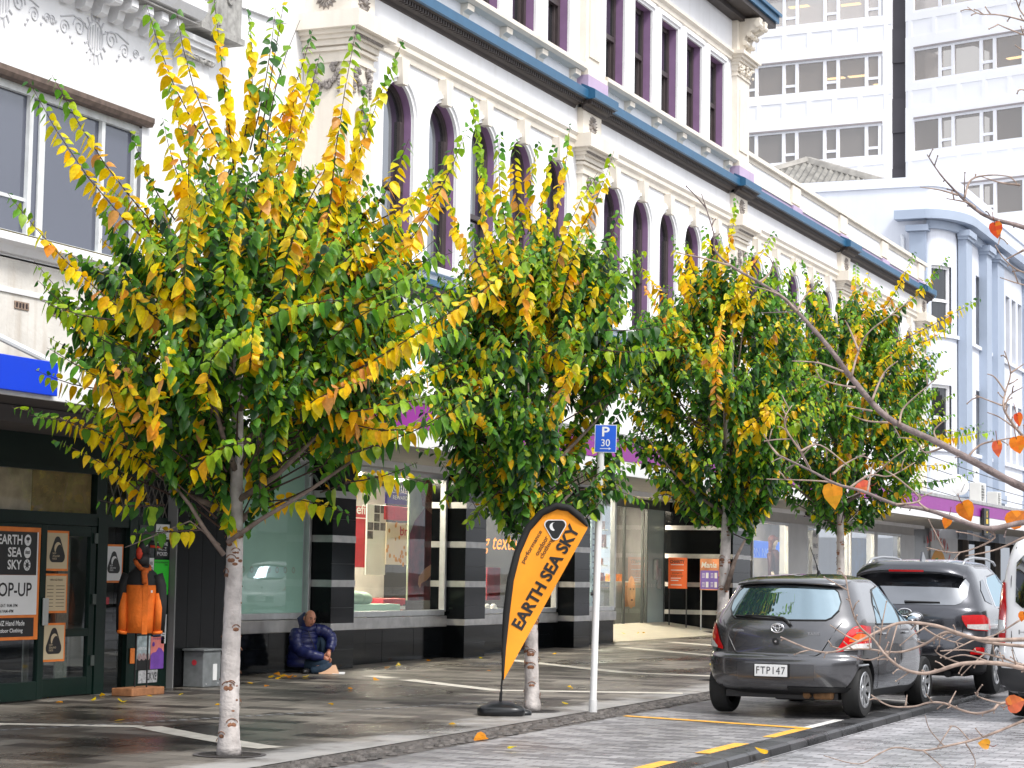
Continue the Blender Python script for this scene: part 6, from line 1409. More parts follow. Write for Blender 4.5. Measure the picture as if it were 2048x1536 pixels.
flyer(22.0, 22.3, 1.5, 1.75, PPW, 'white flyer with large black words beside the bright green flyer', (('THEY CRUISE', .06, .68, .88, .14), ('WE LOSE!', .06, .3, .88, .26)))
def redtag(t, y, *a): m = MB(); m.box(22.36, 22.6, y-.001, y, 1.79, 1.83); m.build('red_strip', REDP, t)
flyer(22.31, 22.64, 1.31, 1.73, pm('flyer_green', (.03, .62, .03), .6, var=.05), 'bright green blank flyer right of the penguin head', (('SHOTS & WEDNESDAYS', .06, .9, .88, .05), ('5PM', .7, .83, .2, .05)))
def blob(t, y, x0, x1, z0, z1):
    m = MB(); m.disc(((x0+x1)/2, y, z0+(z1-z0)*.45), ((x1-x0)*.38, 0, 0), (0, 0, (z1-z0)*.42), 1, 18); m.build('drawing', pm('doodle_violet', (.42, .36, .55), .6, var=.3, scale=30), t)
    m = MB(); [m.disc(((x0+x1)/2+s*.05, y-.002, z0+(z1-z0)*.65), (1, 0, 0), (0, 0, 1), .022, 10) for s in (-1, 1)]; m.build('drawn_eyes', BTX, t)
flyer(22.34, 22.57, 1.08, 1.3, PPW, 'white flyer with a lilac doodled face below the bright green flyer', (), extra=blob)
flyer(22.33, 22.5, .8, 1.06, pm('flyer_night', (.02, .05, .12), .5, var=.9, scale=12), 'dark blue party flyer above the purple mountain flyer', (('24 PM', .2, .86, .5, .07),), PPW)
flyer(22.51, 22.62, .72, 1.07, PPW, 'narrow white flyer with black birds at the right edge of the notice panel', (), extra=lambda *a: lines(*a, n=8, seed=4))
def three(t, y, x0, x1, z0, z1):
    m = MB(); m.quad((x0, y, z0), (x1, y, z0), (x1, y, z0+(z1-z0)*.32), (x0, y, z0+(z1-z0)*.32)); m.build('dark_base', BTX, t)
    m = MB(); [m.disc((x0+(x1-x0)*(.2+.3*k), y-.003, z0+(z1-z0)*.38), (1, 0, 0), (0, 0, 1), .045, 12) for k in range(3)]; m.build('portrait', pm('portrait_tone', (.35, .25, .25), .6, var=.5, scale=30), t)
flyer(21.99, 22.28, .42, .82, pm('flyer_mist', (.42, .50, .52), .6, var=.4, scale=14), 'misty grey flyer with three portraits at the bottom left of the notice panel', (('HERITAGE', .1, .58, .8, .09),), PPW, three)
def hills(t, y, x0, x1, z0, z1):
    m = MB(); w_ = x1-x0; h = z1-z0; m.poly([(x0, y, z0), (x1, y, z0), (x1, y, z0+h*.5), (x0+w_*.8, y, z0+h*.62), (x0+w_*.6, y, z0+h*.66), (x0+w_*.4, y, z0+h*.52), (x0+w_*.15, y, z0+h*.5), (x0, y, z0+h*.42)]); m.build('hills', pm('hill_purple', (.20, .07, .42), .6, var=.2, scale=9), t)
    m = MB(); m.disc((x0+w_*.2, y-.001, z0+h*.76), (1, 0, 0), (0, 0, 1), .028, 14); text(m, 'OPEN SESSIONS', (x0+w_*.1, y-.002, z0+h*.9), (1, 0, 0), (0, 0, 1), w_*.8, h*.05); m.build('moon', pm('moon_violet', (.12, .04, .3), .6), t)
flyer(22.29, 22.58, .42, .81, pm('flyer_sunset', (.85, .25, .22), .6, var=.25, scale=4), 'pink and purple mountain sunset flyer at the bottom of the notice panel', (), extra=hills)
flyer(22.04, 22.45, .26, .41, pm('flyer_grey', (.45, .45, .46), .6, var=.5, scale=30), 'grey graffiti flyer at the very bottom of the notice panel', (('CK VE', .45, .2, .5, .6),))
t = flat('hand_card', 'small orange card stuck low on the green post left of the notice panel', 'card', 21.84, 21.94, .50, .68, 14.245, ORB); 
t = flat('small_sticker', 'tiny red and white sticker on the dark side pane', 'sticker', 21.34, 21.46, 1.2, 1.28, 14.31, REDP)
# electrical cabinet
cb = thing('electrical_cabinet', 'grey metal electrical cabinet standing against the black tiled column', 'cabinet', (23.3, 14.0, gz(23)))
m = MB(); g0 = gz(23.2); m.bbox(22.93, 23.34, 13.9, 14.19, g0, g0+.44, .012); m.build('casing', pm('cabinet_grey', (.20, .215, .22), .5, var=.25, scale=9, metal=.2), cb)
m = MB(); m.bbox(22.9, 23.37, 13.88, 14.19, g0+.44, g0+.465, .006); m.build('lid', MATS['cabinet_grey'], cb)
m = MB(); m.box(23.15, 23.24, 13.893, 13.9, g0+.08, g0+.28); m.build('label_strip', PPW, cb)
m = MB(); m.disc((22.925, 14.03, g0+.3), (0, 1, 0), (0, 0, 1), .035, 14); m.build('warning_sticker', REDP, cb)
m = MB(); [m.lathe([(.012, 0), (.01, .006)], (x, 13.9, g0+.04), (0, -1, 0), 8) for x in (23.0, 23.28)]; m.build('screw', ALU, cb)
# penguin-headed jacket display
jx, jy, jz = 21.36, 13.80, gz(21.3)
jd = thing('jacket_display', 'orange and black jacket on a penguin headed display stand with wooden base', 'shop display', (jx, jy, jz))
H_ = Vector((CR.x, CR.y, 0)).normalized(); Fv = Vector((-H_.y, H_.x, 0))*-1; Fv = Vector((CF.x, CF.y, 0)).normalized()*-1
def loc(u, v, z): return Vector((jx, jy, jz+z))+H_*u*.86+Fv*v
m = MB(); m.bbox(jx-.34, jx+.34, jy-.13, jy+.15, jz, jz+.09, .01); m.build('wooden_base', pm('base_wood', (.30, .13, .055), .6, var=.4, scale=14), jd)
m = MB(); [m.tube([loc(u, 0, .09), loc(u, 0, .85)], .011, 6) for u in (-.06, .1)]; m.build('stand', BLK, jd)
def shell(prof, n=28, a0=0, a1=2*math.pi, puff=0):
    rows = []
    for z, ru, rv in prof:
        rows.append([loc(ru*math.cos(a0+(a1-a0)*k/n)*(1+puff*math.sin(9*k/n*6.28+z*9)), rv*math.sin(a0+(a1-a0)*k/n), z) for k in range(n+1)])
    return rows
JOR = pm('jacket_orange', (.80, .17, .012), .75, var=.16, scale=9, bump=.3, bscale=30); JBL = pm('jacket_black', (.010, .010, .011), .7, var=.2)
m = MB(); m.grid(shell([(.71, .185, .13), (.715, .20, .14), (.9, .205, .142), (1.1, .21, .14), (1.22, .215, .14), (1.262, .215, .138)], puff=.012)); m.build('jacket_body', JOR, jd, smooth=True)
m = MB(); m.grid(shell([(1.262, .217, .14), (1.32, .22, .135), (1.40, .19, .115), (1.45, .12, .09), (1.50, .07, .065)])); m.build('jacket_yoke', JBL, jd, smooth=True)
for sg in (-1, 1):
    m = MB(); m.tube([loc(sg*.19, 0, 1.38), loc(sg*.245, .0, 1.25), loc(sg*.265, .01, 1.05), loc(sg*.255, .03, .72)], [.075, .072, .065, .06], 12); S_ = m.build('sleeve', JBL, jd, smooth=True)
    m = MB(); m.tube([loc(sg*.225, .045, 1.17), loc(sg*.24, .05, 1.0), loc(sg*.235, .06, .73)], [.03, .05, .05], 10); m.tube([loc(sg*.235, .06, .735), loc(sg*.24, .06, .70)], [.062, .058], 12); m.build('orange_cuff', JOR, S_, smooth=True)
m = MB(); m.grid([[loc(u, .146, z) for u in (.04, .115)] for z in (.70, .9, 1.1, 1.26)]); m.grid([[loc(u, .150-.012*k, 1.26+.06*k) for u in (.05-.012*k, .11-.01*k)] for k in range(4)]); m.build('storm_flap', JOR, jd)
m = MB(); c = loc(.15, .146, 1.19); m.box(c.x-.014, c.x+.014, c.y-.012, c.y-.006, c.z-.014, c.z+.014); m.build('chest_logo', PPW, jd)
m = MB()
rows = []
for k in range(9):
    a = k/8*math.pi; rows.append([loc(.0+.105*math.sin(a)*math.cos(b), .1*math.sin(a)*math.sin(b), 1.69-.115*math.cos(a)) for b in [2*math.pi*j/18 for j in range(19)]])
m.grid(rows); m.tube([loc(0, 0, 1.46), loc(-.01, 0, 1.62)], [.075, .085], 14)
m.tube([loc(.05, 0, 1.74), loc(.16, 0, 1.735), loc(.25, 0, 1.70), loc(.3, 0, 1.675)], [.06, .034, .02, .005], 12); HD = m.build('penguin_head', pm('penguin_black', (.010, .010, .012), .5), jd, smooth=True)
m = MB(); m.ball(loc(-.035, .075, 1.63), (.04, .04, .075), 10, 8); m.build('cheek_patch', pm('cheek_red', (.62, .05, .02), .6), HD, smooth=True)
m = MB(); m.tube([loc(.10, .035, 1.71), loc(.2, .025, 1.70), loc(.26, .015, 1.69)], [.016, .012, .004], 8); m.build('beak_stripe', MATS['cheek_red'], HD, smooth=True)
m = MB(); m.ball(loc(.06, .085, 1.72), .012, 8, 6); m.build('eye', PPW, HD)
m = MB(); m.tube([loc(-.10, .02, 1.55), loc(-.07, .08, 1.51), loc(.0, .11, 1.45), loc(.06, .11, 1.43), loc(.10, .05, 1.44), loc(.08, -.05, 1.47), loc(-.05, -.08, 1.53), loc(-.10, .02, 1.55)], [.026]*8, 10); m.ball(loc(.06, .12, 1.42), .042, 10, 8); m.tube([loc(.05, .14, 1.42), loc(.06, .155, 1.28)], [.035, .03], 8); m.build('scarf', pm('scarf_orange', (.6, .13, .02), .85, var=.3, scale=20), jd, smooth=True)
# poster stands by the entrance
def stand(x, y0, y1, z0, z1, mat, label, kind):
    g = .40; t = thing('poster_stand', label, 'poster stand', (x, (y0+y1)/2, g), 0, 'poster stands by the entrance'); yc = (y0+y1)/2
    m = MB(); [m.tube([(x+.02, yy, g), (x+.02, yy, z1)], .014, 6) for yy in (y0+.02, y1-.02)]; m.build('frame', ALU if kind else BLK, t)
    m = MB(); m.lathe([(.27, 0), (.27, .015), (.24, .03)], (x+.02, yc, g), (0, 0, 1), 24); m.build('base', BLK, t)
    m = MB(); m.bbox(x-.01, x+.01, y0, y1, z0, z1, .003); P = m.build('poster', mat, t)
    r = (0, -1, 0); m = MB(); yl = y1-.04
    if not kind:
        text(m, 'CHARITY', (x-.013, yl, z1-.13), r, (0, 0, 1), .34, .075, bold=.03); text(m, 'DONATE', (x-.013, yl-.06, z1-.37), r, (0, 0, 1), .22, .04); text(m, 'IN STORE TODAY', (x-.013, yl-.03, z1-.43), r, (0, 0, 1), .28, .035); m.build('print', BTX, P)
        for k, wd in enumerate((.3, .3, .24, .18, .26)): m = MB(); z = z1-(.17, .29, .47, .52, .62)[k]; m.box(x-.013, x-.0115, yl-.02-wd, yl-.02, z, z+.018); m.build('white_line', PPW, P)
    else:
        m.box(x-.0125, x-.011, y0+.01, y1-.01, z0+.02, z1-.26); m.build('violet_panel', pm('poster_violet', (.16, .10, .45), .5, var=.2), P)
        m = MB(); text(m, 'Mania', (x-.015, yl+.01, z1-.2), r, (0, 0, 1), .36, .13, bold=.02, italic=.15); m.build('poster_title', PPW, P); m = MB()
        for i in range(2):
            for j in range(2):
                m = MB(); m.box(x-.016, x-.014, y0+.04+.2*i, y0+.1+.2*i, z0+.06+.2*j, z0+.18+.2*j); m.build('product_photo', PPW, P)
                m = MB(); m.box(x-.016, x-.014, y0+.13+.2*i, y0+.132+.2*i, z0+.07+.2*j, z0+.17+.2*j); [m.box(x-.016, x-.014, y0+.132+.2*i, y0+.19+.2*i, z0+.07+.2*j+.03*k, z0+.08+.2*j+.03*k) for k in range(4)]; m.build('small_print', PPW, P)
stand(45.9, 15.42, 15.86, 1.36, 2.05, pm('stand_orange', (.85, .14, .02), .5, var=.06), 'orange charity poster on thin black stand by the entrance', 0)
stand(45.85, 14.66, 15.1, 1.34, 2.03, pm('stand_sunset', (.75, .28, .12), .5, var=.6, scale=3), 'violet Mania poster on chrome stand nearer the street', 1)

# feather flag
fx, fy, fz = 20.73, 9.0, gz(20.7)
FL_ = thing('feather_flag', 'orange teardrop flag with black sleeve leaning over a black water base', 'flag', (fx, fy, fz)); U = H_; PP = 191.
base_px = (997, 1432)
def fp(px, py, off=0.): 
    u = (px-base_px[0])/PP; v = (base_px[1]-py)/PP; return Vector((fx, fy, fz))+U*u+Vector((0, 0, v))-Vector((CF.x, CF.y, 0)).normalized()*(off+.03*math.sin(u*4+v*2)+.02*math.sin(v*5.1))
edge = [(1003, 1362), (1004, 1300), (1008, 1230), (1015, 1165), (1028, 1110), (1048, 1062), (1075, 1030), (1105, 1016), (1130, 1020), (1152, 1037), (1167, 1056)]
# banner cloth: strips between the sleeve and the straight lower edge
r0, r1 = Vector((1167, 1060)), Vector((1005, 1362))
def eint(t):
    k = t*(len(edge)-1); i = min(int(k), len(edge)-2); f = k-i; return edge[i][0]*(1-f)+edge[i+1][0]*f, edge[i][1]*(1-f)+edge[i+1][1]*f
rows = []
for i in range(33):
    t = i/32; a = eint(t); s_ = t**.9; b = (r1.x+(r0.x-r1.x)*s_, r1.y+(r0.y-r1.y)*s_); rows.append([fp(a[0]+(b[0]-a[0])*j/10, a[1]+(b[1]-a[1])*j/10) for j in range(11)])
FLO = pm('flag_orange', (.90, .32, .01), .7, var=.07, scale=6); m = MB(); m.grid(rows); BN = m.build('banner', FLO, FL_, smooth=True)
m = MB(); m.tube([fp(*eint(k/30), off=.0) for k in range(31)], [.012+.026*min(1, k/6) for k in range(28)]+[.03, .02, .008], 10)
m.build('sleeve', pm('flag_black', (.010, .010, .010), .8), FL_, smooth=True)
m = MB(); m.tube([fp(999, 1428), fp(1001, 1370), fp(1003, 1355)], .011, 8); m.tube([fp(999, 1412), fp(1000, 1386)], .016, 8); m.build('pole', BLK, FL_)
m = MB(); n1 = lambda p: Vector((fx, fy, fz))+U*p[0]-Fv*p[1]*-1+Vector((0, 0, p[2]))
prof = [(.0, .235), (.02, .25), (.075, .25), (.085, .235), (.1, .22), (.14, .10), (.15, .0)]
rows = []
for z, r in prof:
    rows.append([Vector((fx, fy, fz+z))+U*(.02+r*abs(math.cos(b))**.6*math.copysign(1, math.cos(b)))+Fv*(r*.75*abs(math.sin(b))**.6*math.copysign(1, math.sin(b))) for b in [2*math.pi*j/32 for j in range(33)]])
m.grid(rows)
rows = [[p+U*.17-Fv*.18+Vector((0, 0, -.02)) for p in row] for row in rows]; m.grid([[Vector((fx, fy, fz))+U*.17+(p-Vector((fx, fy, fz))-U*.17)*.62 for p in row] for row in rows])
m.build('water_base', pm('base_plastic', (.008, .009, .011), .3), FL_, smooth=True)
td = Vector((114, -204)).normalized(); rdir = (U*td.x+Vector((0, 0, -td.y))).normalized(); udir = (U*td.y*1.0+Vector((0, 0, td.x))).normalized(); ofs = -Vector((CF.x, CF.y, 0)).normalized()
def ftext(s_, px, py, w_, h_, bold=.02, name='flag_lettering', mat=BTX):
    m = MB(); org = Vector((fx, fy, fz))+U*((px-base_px[0])/PP)+Vector((0, 0, (base_px[1]-py)/PP)); text(m, s_, org, rdir, udir, w_, h_, bold=bold)
    for i, p in enumerate(m.v):
        p = Vector(p)-Vector((fx, fy, fz)); u = p.dot(U); v = p.z; m.v[i] = tuple(Vector((fx, fy, fz))+U*u+Vector((0, 0, v))+ofs*(.006+.03*math.sin(u*4+v*2)+.02*math.sin(v*5.1)))
    return m.build(name, mat, BN)
ftext('EARTH SEA SKY', 1040, 1265, 1.22, .135, .035); ftext('performance', 1044, 1133, .385, .058, .008); ftext('outdoor', 1070, 1116, .22, .05, .008); ftext('clothing', 1081, 1123, .24, .06, .008)
def fpt(u, v, s, cx=1103, cy=1060): p = Vector((fx, fy, fz))+U*((cx-base_px[0])/PP)+Vector((0, 0, (base_px[1]-cy)/PP))+rdir*u*s+udir*v*s; q = p-Vector((fx, fy, fz)); uu = q.dot(U); return q, uu
def fproj(u, v, s, o): q, uu = fpt(u, v, s); return tuple(Vector((fx, fy, fz))+U*uu+Vector((0, 0, q.z))+ofs*(o+.03*math.sin(uu*4+q.z*2)+.02*math.sin(q.z*5.1)))
for sc_, mt, o, nm in ((1.12, PPW, .007, 'badge_outline'), (1., BTX, .009, 'badge')):
    pts = []
    for k in range(3):
        a0 = R_(90+120*k)
        for j in range(7): a = a0+R_(-58+j*19.3); pts.append(fproj((math.cos(a0)*.6+math.cos(a)*.38)*sc_, (math.sin(a0)*.6+math.sin(a)*.38)*sc_, .115, o))
    m = MB(); m.poly(pts); m.build(nm, mt, BN)
m = MB(); L = []; Rr = []
for k in range(13):
    a = R_(205-k*14.5); wv = .17*math.sin(math.pi*min(1, (k+1.2)/12))+.01; L.append(fproj(.1+math.cos(a)*(.36+wv*.6), .12+math.sin(a)*(.36+wv*.6), .115, .012)); Rr.append(fproj(.1+math.cos(a)*(.36-wv), .12+math.sin(a)*(.36-wv), .115, .012))
m.grid([L, Rr]); m.build('badge_beak', PPW, BN)
for k, s_ in enumerate(('NEW', 'ZEALAND', 'MADE')): pass
# parking sign
sx, sy, sz = 21.69, 8.33, gz(21.7)
PS = thing('parking_sign', 'white post with small blue P 30 parking sign beside the paving edge', 'sign', (sx, sy, sz))
m = MB(); up = Vector((.055*H_.x, .055*H_.y, 2.92)); q = []
b0 = Vector((sx, sy, sz))
m.tube([b0+up*t for t in (.04, .3, .6, 1.0)], .037, 14); P_ = m.build('post', pm('post_white', (.78, .78, .78), .4, var=.05, streak=.12), PS, smooth=True, angle=50)
m = MB(); m.tube([b0, b0+up*.045], .045, 14); m.build('post_sleeve', pm('sleeve_grey', (.6, .6, .6), .5, var=.2), PS)
m = MB(); m.lathe([(.02, 0), (.02, .03), (.0, .035)], b0+up*.43-H_*.03, -H_, 8); m.build('bolt', BLK, PS)
so = b0+up*1.0+Fv*.045+H_*.045; sw, shh = .118, .15; up1 = Vector((0, 0, 1))+H_*.016
def sq(m, a, b, c_, d, o): m.poly([so+H_*u+up1*v+Fv*o for u, v in ((a, c_), (b, c_), (b, d), (a, d))])
m = MB(); m.prism([so+H_*u+up1*v for u, v in ((-sw, -shh), (sw, -shh), (sw, shh), (-sw, shh))], Fv*-.006); PL = m.build('sign_plate', PPW, PS)
m = MB(); sq(m, -sw+.007, sw-.007, -shh+.007, shh-.007, .002); m.build('blue_field', pm('parking_blue', (.0, .09, .60), .35, var=0), PL)
m = MB(); text(m, 'P', so+up1*.075+Fv*.004, H_, up1, .08, .105, bold=.02, align='C'); text(m, '30', so-up1*.045+Fv*.004, H_, up1, .095, .078, bold=.01, align='C'); sq(m, -.06, .04, -.112, -.105, .004); m.poly([so+H_*u+up1*v+Fv*.004 for u, v in ((.035, -.122), (.062, -.1085), (.035, -.095))]); m.build('sign_print', PPW, PL)
# ------------------------------------------------------------------ seated man against the shop wall
pX, pY = 26.72, 14.47; pz = gz(pX)
MAN = thing('person', 'bald man in navy puffer jacket and jeans sitting against the black shop wall', 'person', (pX, pY, pz))
def B_(zx, zy, v): return Vector((pX, pY, pz))+H_*((zx-600)*7.74e-4)+Vector((0, 0, (1335-zy)*7.74e-4))+Fv*v
def skinned(verts, edges, mat, name, parent, sub=2):
    me = bpy.data.meshes.new(name); off = origin(parent)
    me.from_pydata([tuple(p-off) for p, r in verts], edges, []); o = bpy.data.objects.new(name, me); COL.objects.link(o)
    md = o.modifiers.new('s', 'SKIN'); md.use_smooth_shade = True
    for i, (p, r) in enumerate(verts): me.skin_vertices[0].data[i].radius = r if hasattr(r, '__len__') else (r, r)
    me.skin_vertices[0].data[0].use_root = True
    sb = o.modifiers.new('u', 'SUBSURF'); sb.levels = sub; sb.render_levels = sub
    dg = bpy.context.evaluated_depsgraph_get(); m2 = bpy.data.meshes.new_from_object(o.evaluated_get(dg)); o.modifiers.clear(); o.data = m2; m2.materials.clear(); m2.materials.append(mat)
    m2.polygons.foreach_set('use_smooth', [True]*len(m2.polygons)); o.parent = parent; return o
SKN = pm('skin', (.62, .27, .17), .5, var=.18, scale=40)
V = [(B_(420, 1190, 0), .11), (B_(440, 950, .02), .12), (B_(480, 720, .03), .13), (B_(520, 590, .05), .06), (B_(545, 540, .07), .05), (B_(560, 470, .08), .06),
     (B_(330, 630, .06), .06), (B_(400, 900, .17), .045), (B_(640, 1010, .24), .038), (B_(850, 1050, .20), .028),
     (B_(700, 570, .0), .055), (B_(930, 690, .0), .045), (B_(955, 800, .06), .038), (B_(935, 960, .14), .028),
     (B_(600, 1200, .12), .06), (B_(920, 1180, .22), .045), (B_(650, 1280, .3), .035),
     (B_(600, 1000, -.06), .06), (B_(800, 740, -.02), .045), (B_(830, 1000, .0), .05), (B_(860, 1280, .02), .04)]
E_ = [(0, 1), (1, 2), (2, 3), (3, 4), (4, 5), (2, 6), (6, 7), (7, 8), (8, 9), (2, 10), (10, 11), (11, 12), (12, 13), (0, 14), (14, 15), (15, 16), (0, 17), (17, 18), (18, 19), (19, 20)]
body = skinned(V, E_, SKN, 'body', MAN)
# head with face, joined into the body mesh
fd = (H_*.55+Fv*.80-Vector((0, 0, .18))).normalized(); upv = (Vector((0, 0, 1))+H_*.12).normalized(); rt = fd.cross(upv).normalized(); upv = rt.cross(fd).normalized()
hc = B_(572, 372, .09)
def hp(a, b, c): return hc+rt*a+fd*b+upv*c
m = MB(); n1, n2 = 28, 22; vs = []
for i in range(n2+1):
    th = math.pi*i/n2
    for k in range(n1):
        ph = 2*math.pi*k/n1; x, y, z = math.sin(th)*math.sin(ph), math.sin(th)*math.cos(ph), math.cos(th)
        rx = .076*(1-.22*max(0, -z)**1.5); ry = .096*(1-.10*max(0, -z)); a, b, c = x*rx, y*ry, z*.122
        if y > .3:       # brow, sockets, mouth, chin
            g = lambda cx, cz, s: math.exp(-((x-cx)**2+(z-cz)**2)/s**2)
            b += .008*math.exp(-(z-.22)**2/.012)*math.exp(-x*x/.3)-.013*(g(.4, .06, .2)+g(-.4, .06, .2))+.010*g(0, -.75, .22)-.004*g(0, -.52, .12)+.006*(g(.5, -.15, .2)+g(-.5, -.15, .2))
        vs.append(hp(a, b, c))
m.add(vs, [(i*n1+k, i*n1+(k+1) % n1, (i+1)*n1+(k+1) % n1, (i+1)*n1+k) for i in range(n2) for k in range(n1)])
m.tube([hp(0, .088, .022), hp(0, .105, -.012), hp(0, .112, -.03), hp(0, .095, -.04)], [.008, .012, .015, .008], 8)
for sg in (-1, 1): m.ball(hp(sg*.014, .098, -.034), .009, 8, 6); m.tube([hp(sg*.076, .0, .02), hp(sg*.085, -.012, .012), hp(sg*.083, -.012, -.015), hp(sg*.074, 0, -.028)], [.01, .014, .012, .008], 8)
hands = []
def hand(mb, w_, palm_dir, side_dir):
    pd = palm_dir.normalized(); sd_ = (side_dir-pd*side_dir.dot(pd)).normalized(); nn = pd.cross(sd_)
    mb.tube([w_, w_+pd*.03, w_+pd*.085], [.026, .036, .034], 10)
    for k, ln in enumerate((.062, .072, .068, .052)):
        q = w_+pd*.08+sd_*(.027-.018*k); mb.tube([q, q+pd*ln*.45+nn*.008, q+pd*ln*.75+nn*.025, q+pd*ln*.8+nn*.042], [.0095, .009, .0085, .006], 7)
    q = w_+pd*.03+sd_*.03; mb.tube([q, q+pd*.03+sd_*.022+nn*.008, q+pd*.055+sd_*.022+nn*.022], [.012, .0105, .007], 7)
hand(m, B_(850, 1045, .21), H_*.55-Vector((0, 0, .25))+Fv*.2, Vector((0, 0, 1))); hand(m, B_(935, 945, .15), -H_*.15-Vector((0, 0, 1))+Fv*.25, -H_)
hd = m.build('head', SKN, MAN, smooth=True)
bm = bmesh.new(); bm.from_mesh(body.data); bm.from_mesh(hd.data); bm.to_mesh(body.data); bm.free(); body.data.polygons.foreach_set('use_smooth', [True]*len(body.data.polygons)); bpy.data.objects.remove(hd)
m = MB()
for sg in (-1, 1): m.ball(hp(sg*.031, .083, .012), (.012, .008, .006), 8, 6); m.tube([hp(sg*.015, .094, .03), hp(sg*.032, .093, .034), hp(sg*.05, .08, .028)], .005, 5)
m.tube([hp(-.022, .09, -.068), hp(0, .096, -.064), hp(.022, .09, -.068)], .004, 5); m.build('face_features', pm('brow_dark', (.05, .025, .02), .7), body)
m = MB()
rows = []
for i in range(8):
    th = R_(58+i*9); rows.append([hp(math.sin(th)*math.sin(R_(ph))*.0785, math.sin(th)*math.cos(R_(ph))*.098, math.cos(th)*.124) for ph in range(80, 281, 10)])
m.grid(rows); m.build('hair', pm('hair_stubble', (.20, .12, .09), .9, var=.3, scale=80), MAN, smooth=True)
# quilted jacket
NAVY = pm('puffer_navy', (.010, .016, .10), .38, var=.25, scale=18, bump=.15, bscale=30)
m = MB()
def puff(k, n): return .90+.13*abs(math.sin(math.pi*k))**.5
spine = [(B_(425, 1230, .02), .20, .17), (B_(430, 1050, .03), .205, .17), (B_(455, 850, .05), .195, .165), (B_(480, 700, .05), .185, .15), (B_(505, 600, .05), .145, .115), (B_(530, 545, .06), .09, .085)]
rows = []; N_ = 40
for i in range(N_+1):
    t = i/N_*(len(spine)-1); a = min(int(t), len(spine)-2); f = t-a; c = spine[a][0].lerp(spine[a+1][0], f); r1 = spine[a][1]*(1-f)+spine[a+1][1]*f; r2 = spine[a][2]*(1-f)+spine[a+1][2]*f; p = puff(i/N_*7, 0)
    rows.append([c+H_*r1*p*math.cos(b)+Fv*r2*p*math.sin(b) for b in [2*math.pi*j/28 for j in range(29)]])
m.grid(rows)
def sleeve(pts, rad, seg):
    P = [Vector(p) for p in pts]; n = 44; out = []; rr_ = []
    for i in range(n+1):
        t = i/n*(len(P)-1); a = min(int(t), len(P)-2); f = t-a; q0 = P[max(a-1, 0)]; q3 = P[min(a+2, len(P)-1)]
        c = .5*((2*P[a])+(-q0+P[a+1])*f+(2*q0-5*P[a]+4*P[a+1]-q3)*f*f+(-q0+3*P[a]-3*P[a+1]+q3)*f**3); out.append(c)
        rr_.append(float(np.interp(t, range(len(rad)), rad))*puff(i/n*seg, 0))
    m.tube(out, rr_, 16)
sleeve([B_(360, 600, .07), B_(340, 740, .15), B_(420, 920, .19), B_(640, 1000, .25), B_(840, 1040, .21)], [.095, .098, .09, .078, .055], 8)
sleeve([B_(660, 560, .02), B_(820, 590, .0), B_(940, 690, .0), B_(965, 800, .05), B_(940, 920, .13)], [.085, .085, .082, .075, .06], 7)
m.build('jacket', NAVY, MAN, smooth=True)
m = MB(); rows = []
for i in range(9):
    t = i/8; c = B_(400, 370, -.01).lerp(B_(520, 470, .06), t); r = .10*math.sin(math.pi*(.25+.6*t))+.0
    rows.append([c+Vector((0, 0, 1))*r*1.15*math.sin(b)+Fv*r*.9*math.cos(b)+H_*.03*math.sin(b) for b in [2*math.pi*j/20 for j in range(21)]])
rows.insert(0, [B_(395, 365, -.01)-H_*.05]*21); m.grid(rows); m.tube([B_(430, 520, .0), B_(470, 560, .1), B_(560, 570, .13), B_(640, 540, .09), B_(630, 500, .02)], [.05]*5, 10); m.build('hood', NAVY, MAN, smooth=True)
m = MB(); m.tube([B_(560, 580, .19), B_(610, 700, .205), B_(690, 900, .19)], .006, 5); m.build('zip', BLK, MAN)
DEN = pm('denim', (.010, .03, .06), .8, var=.35, scale=25, bump=.2)
skinned([(B_(430, 1200, .0), .13), (B_(620, 1190, .14), .105), (B_(900, 1175, .22), .085), (B_(960, 1190, .24), .075), (B_(800, 1260, .30), .06), (B_(620, 1290, .30), .055), (B_(600, 1000, -.05), .10), (B_(770, 760, -.02), .085), (B_(810, 720, -.01), .075), (B_(830, 900, .02), .07), (B_(850, 1180, .03), .06)],
        [(0, 1), (1, 2), (2, 3), (3, 4), (4, 5), (0, 6), (6, 7), (7, 8), (8, 9), (9, 10)], DEN, 'jeans', MAN)
for c in (B_(560, 1300, .30), B_(900, 1300, .06)): m = MB(); m.ball(c, (.10, .05, .045), 12, 8); m.build('shoe', BLK, MAN, smooth=True)
# cardboard sign in front of him
c0 = B_(960, 1375, .35); c0.z = gz(c0.x)+.004
cbd = thing('cardboard_sheet', 'folded sheet of pale brown cardboard lying by the seated man', 'cardboard', tuple(c0))
m = MB(); A = c0-H_*.13; m.prism([A, A+H_*.28+Fv*.0, A+H_*.22-Fv*.1+Vector((0, 0, .12)), A-H_*.04-Fv*.1+Vector((0, 0, .085))], (.0, .004, .004)); m.build('raised_flap', pm('cardboard', (.62, .38, .24), .85, var=.1), cbd)
m = MB(); m.prism([c0+H_*.05, c0+H_*.22, c0+H_*.22-Fv*.12+Vector((0, 0, .02)), c0+H_*.06-Fv*.1+Vector((0, 0, .02))], (0, 0, .006)); m.build('white_paper', PPW, cbd)
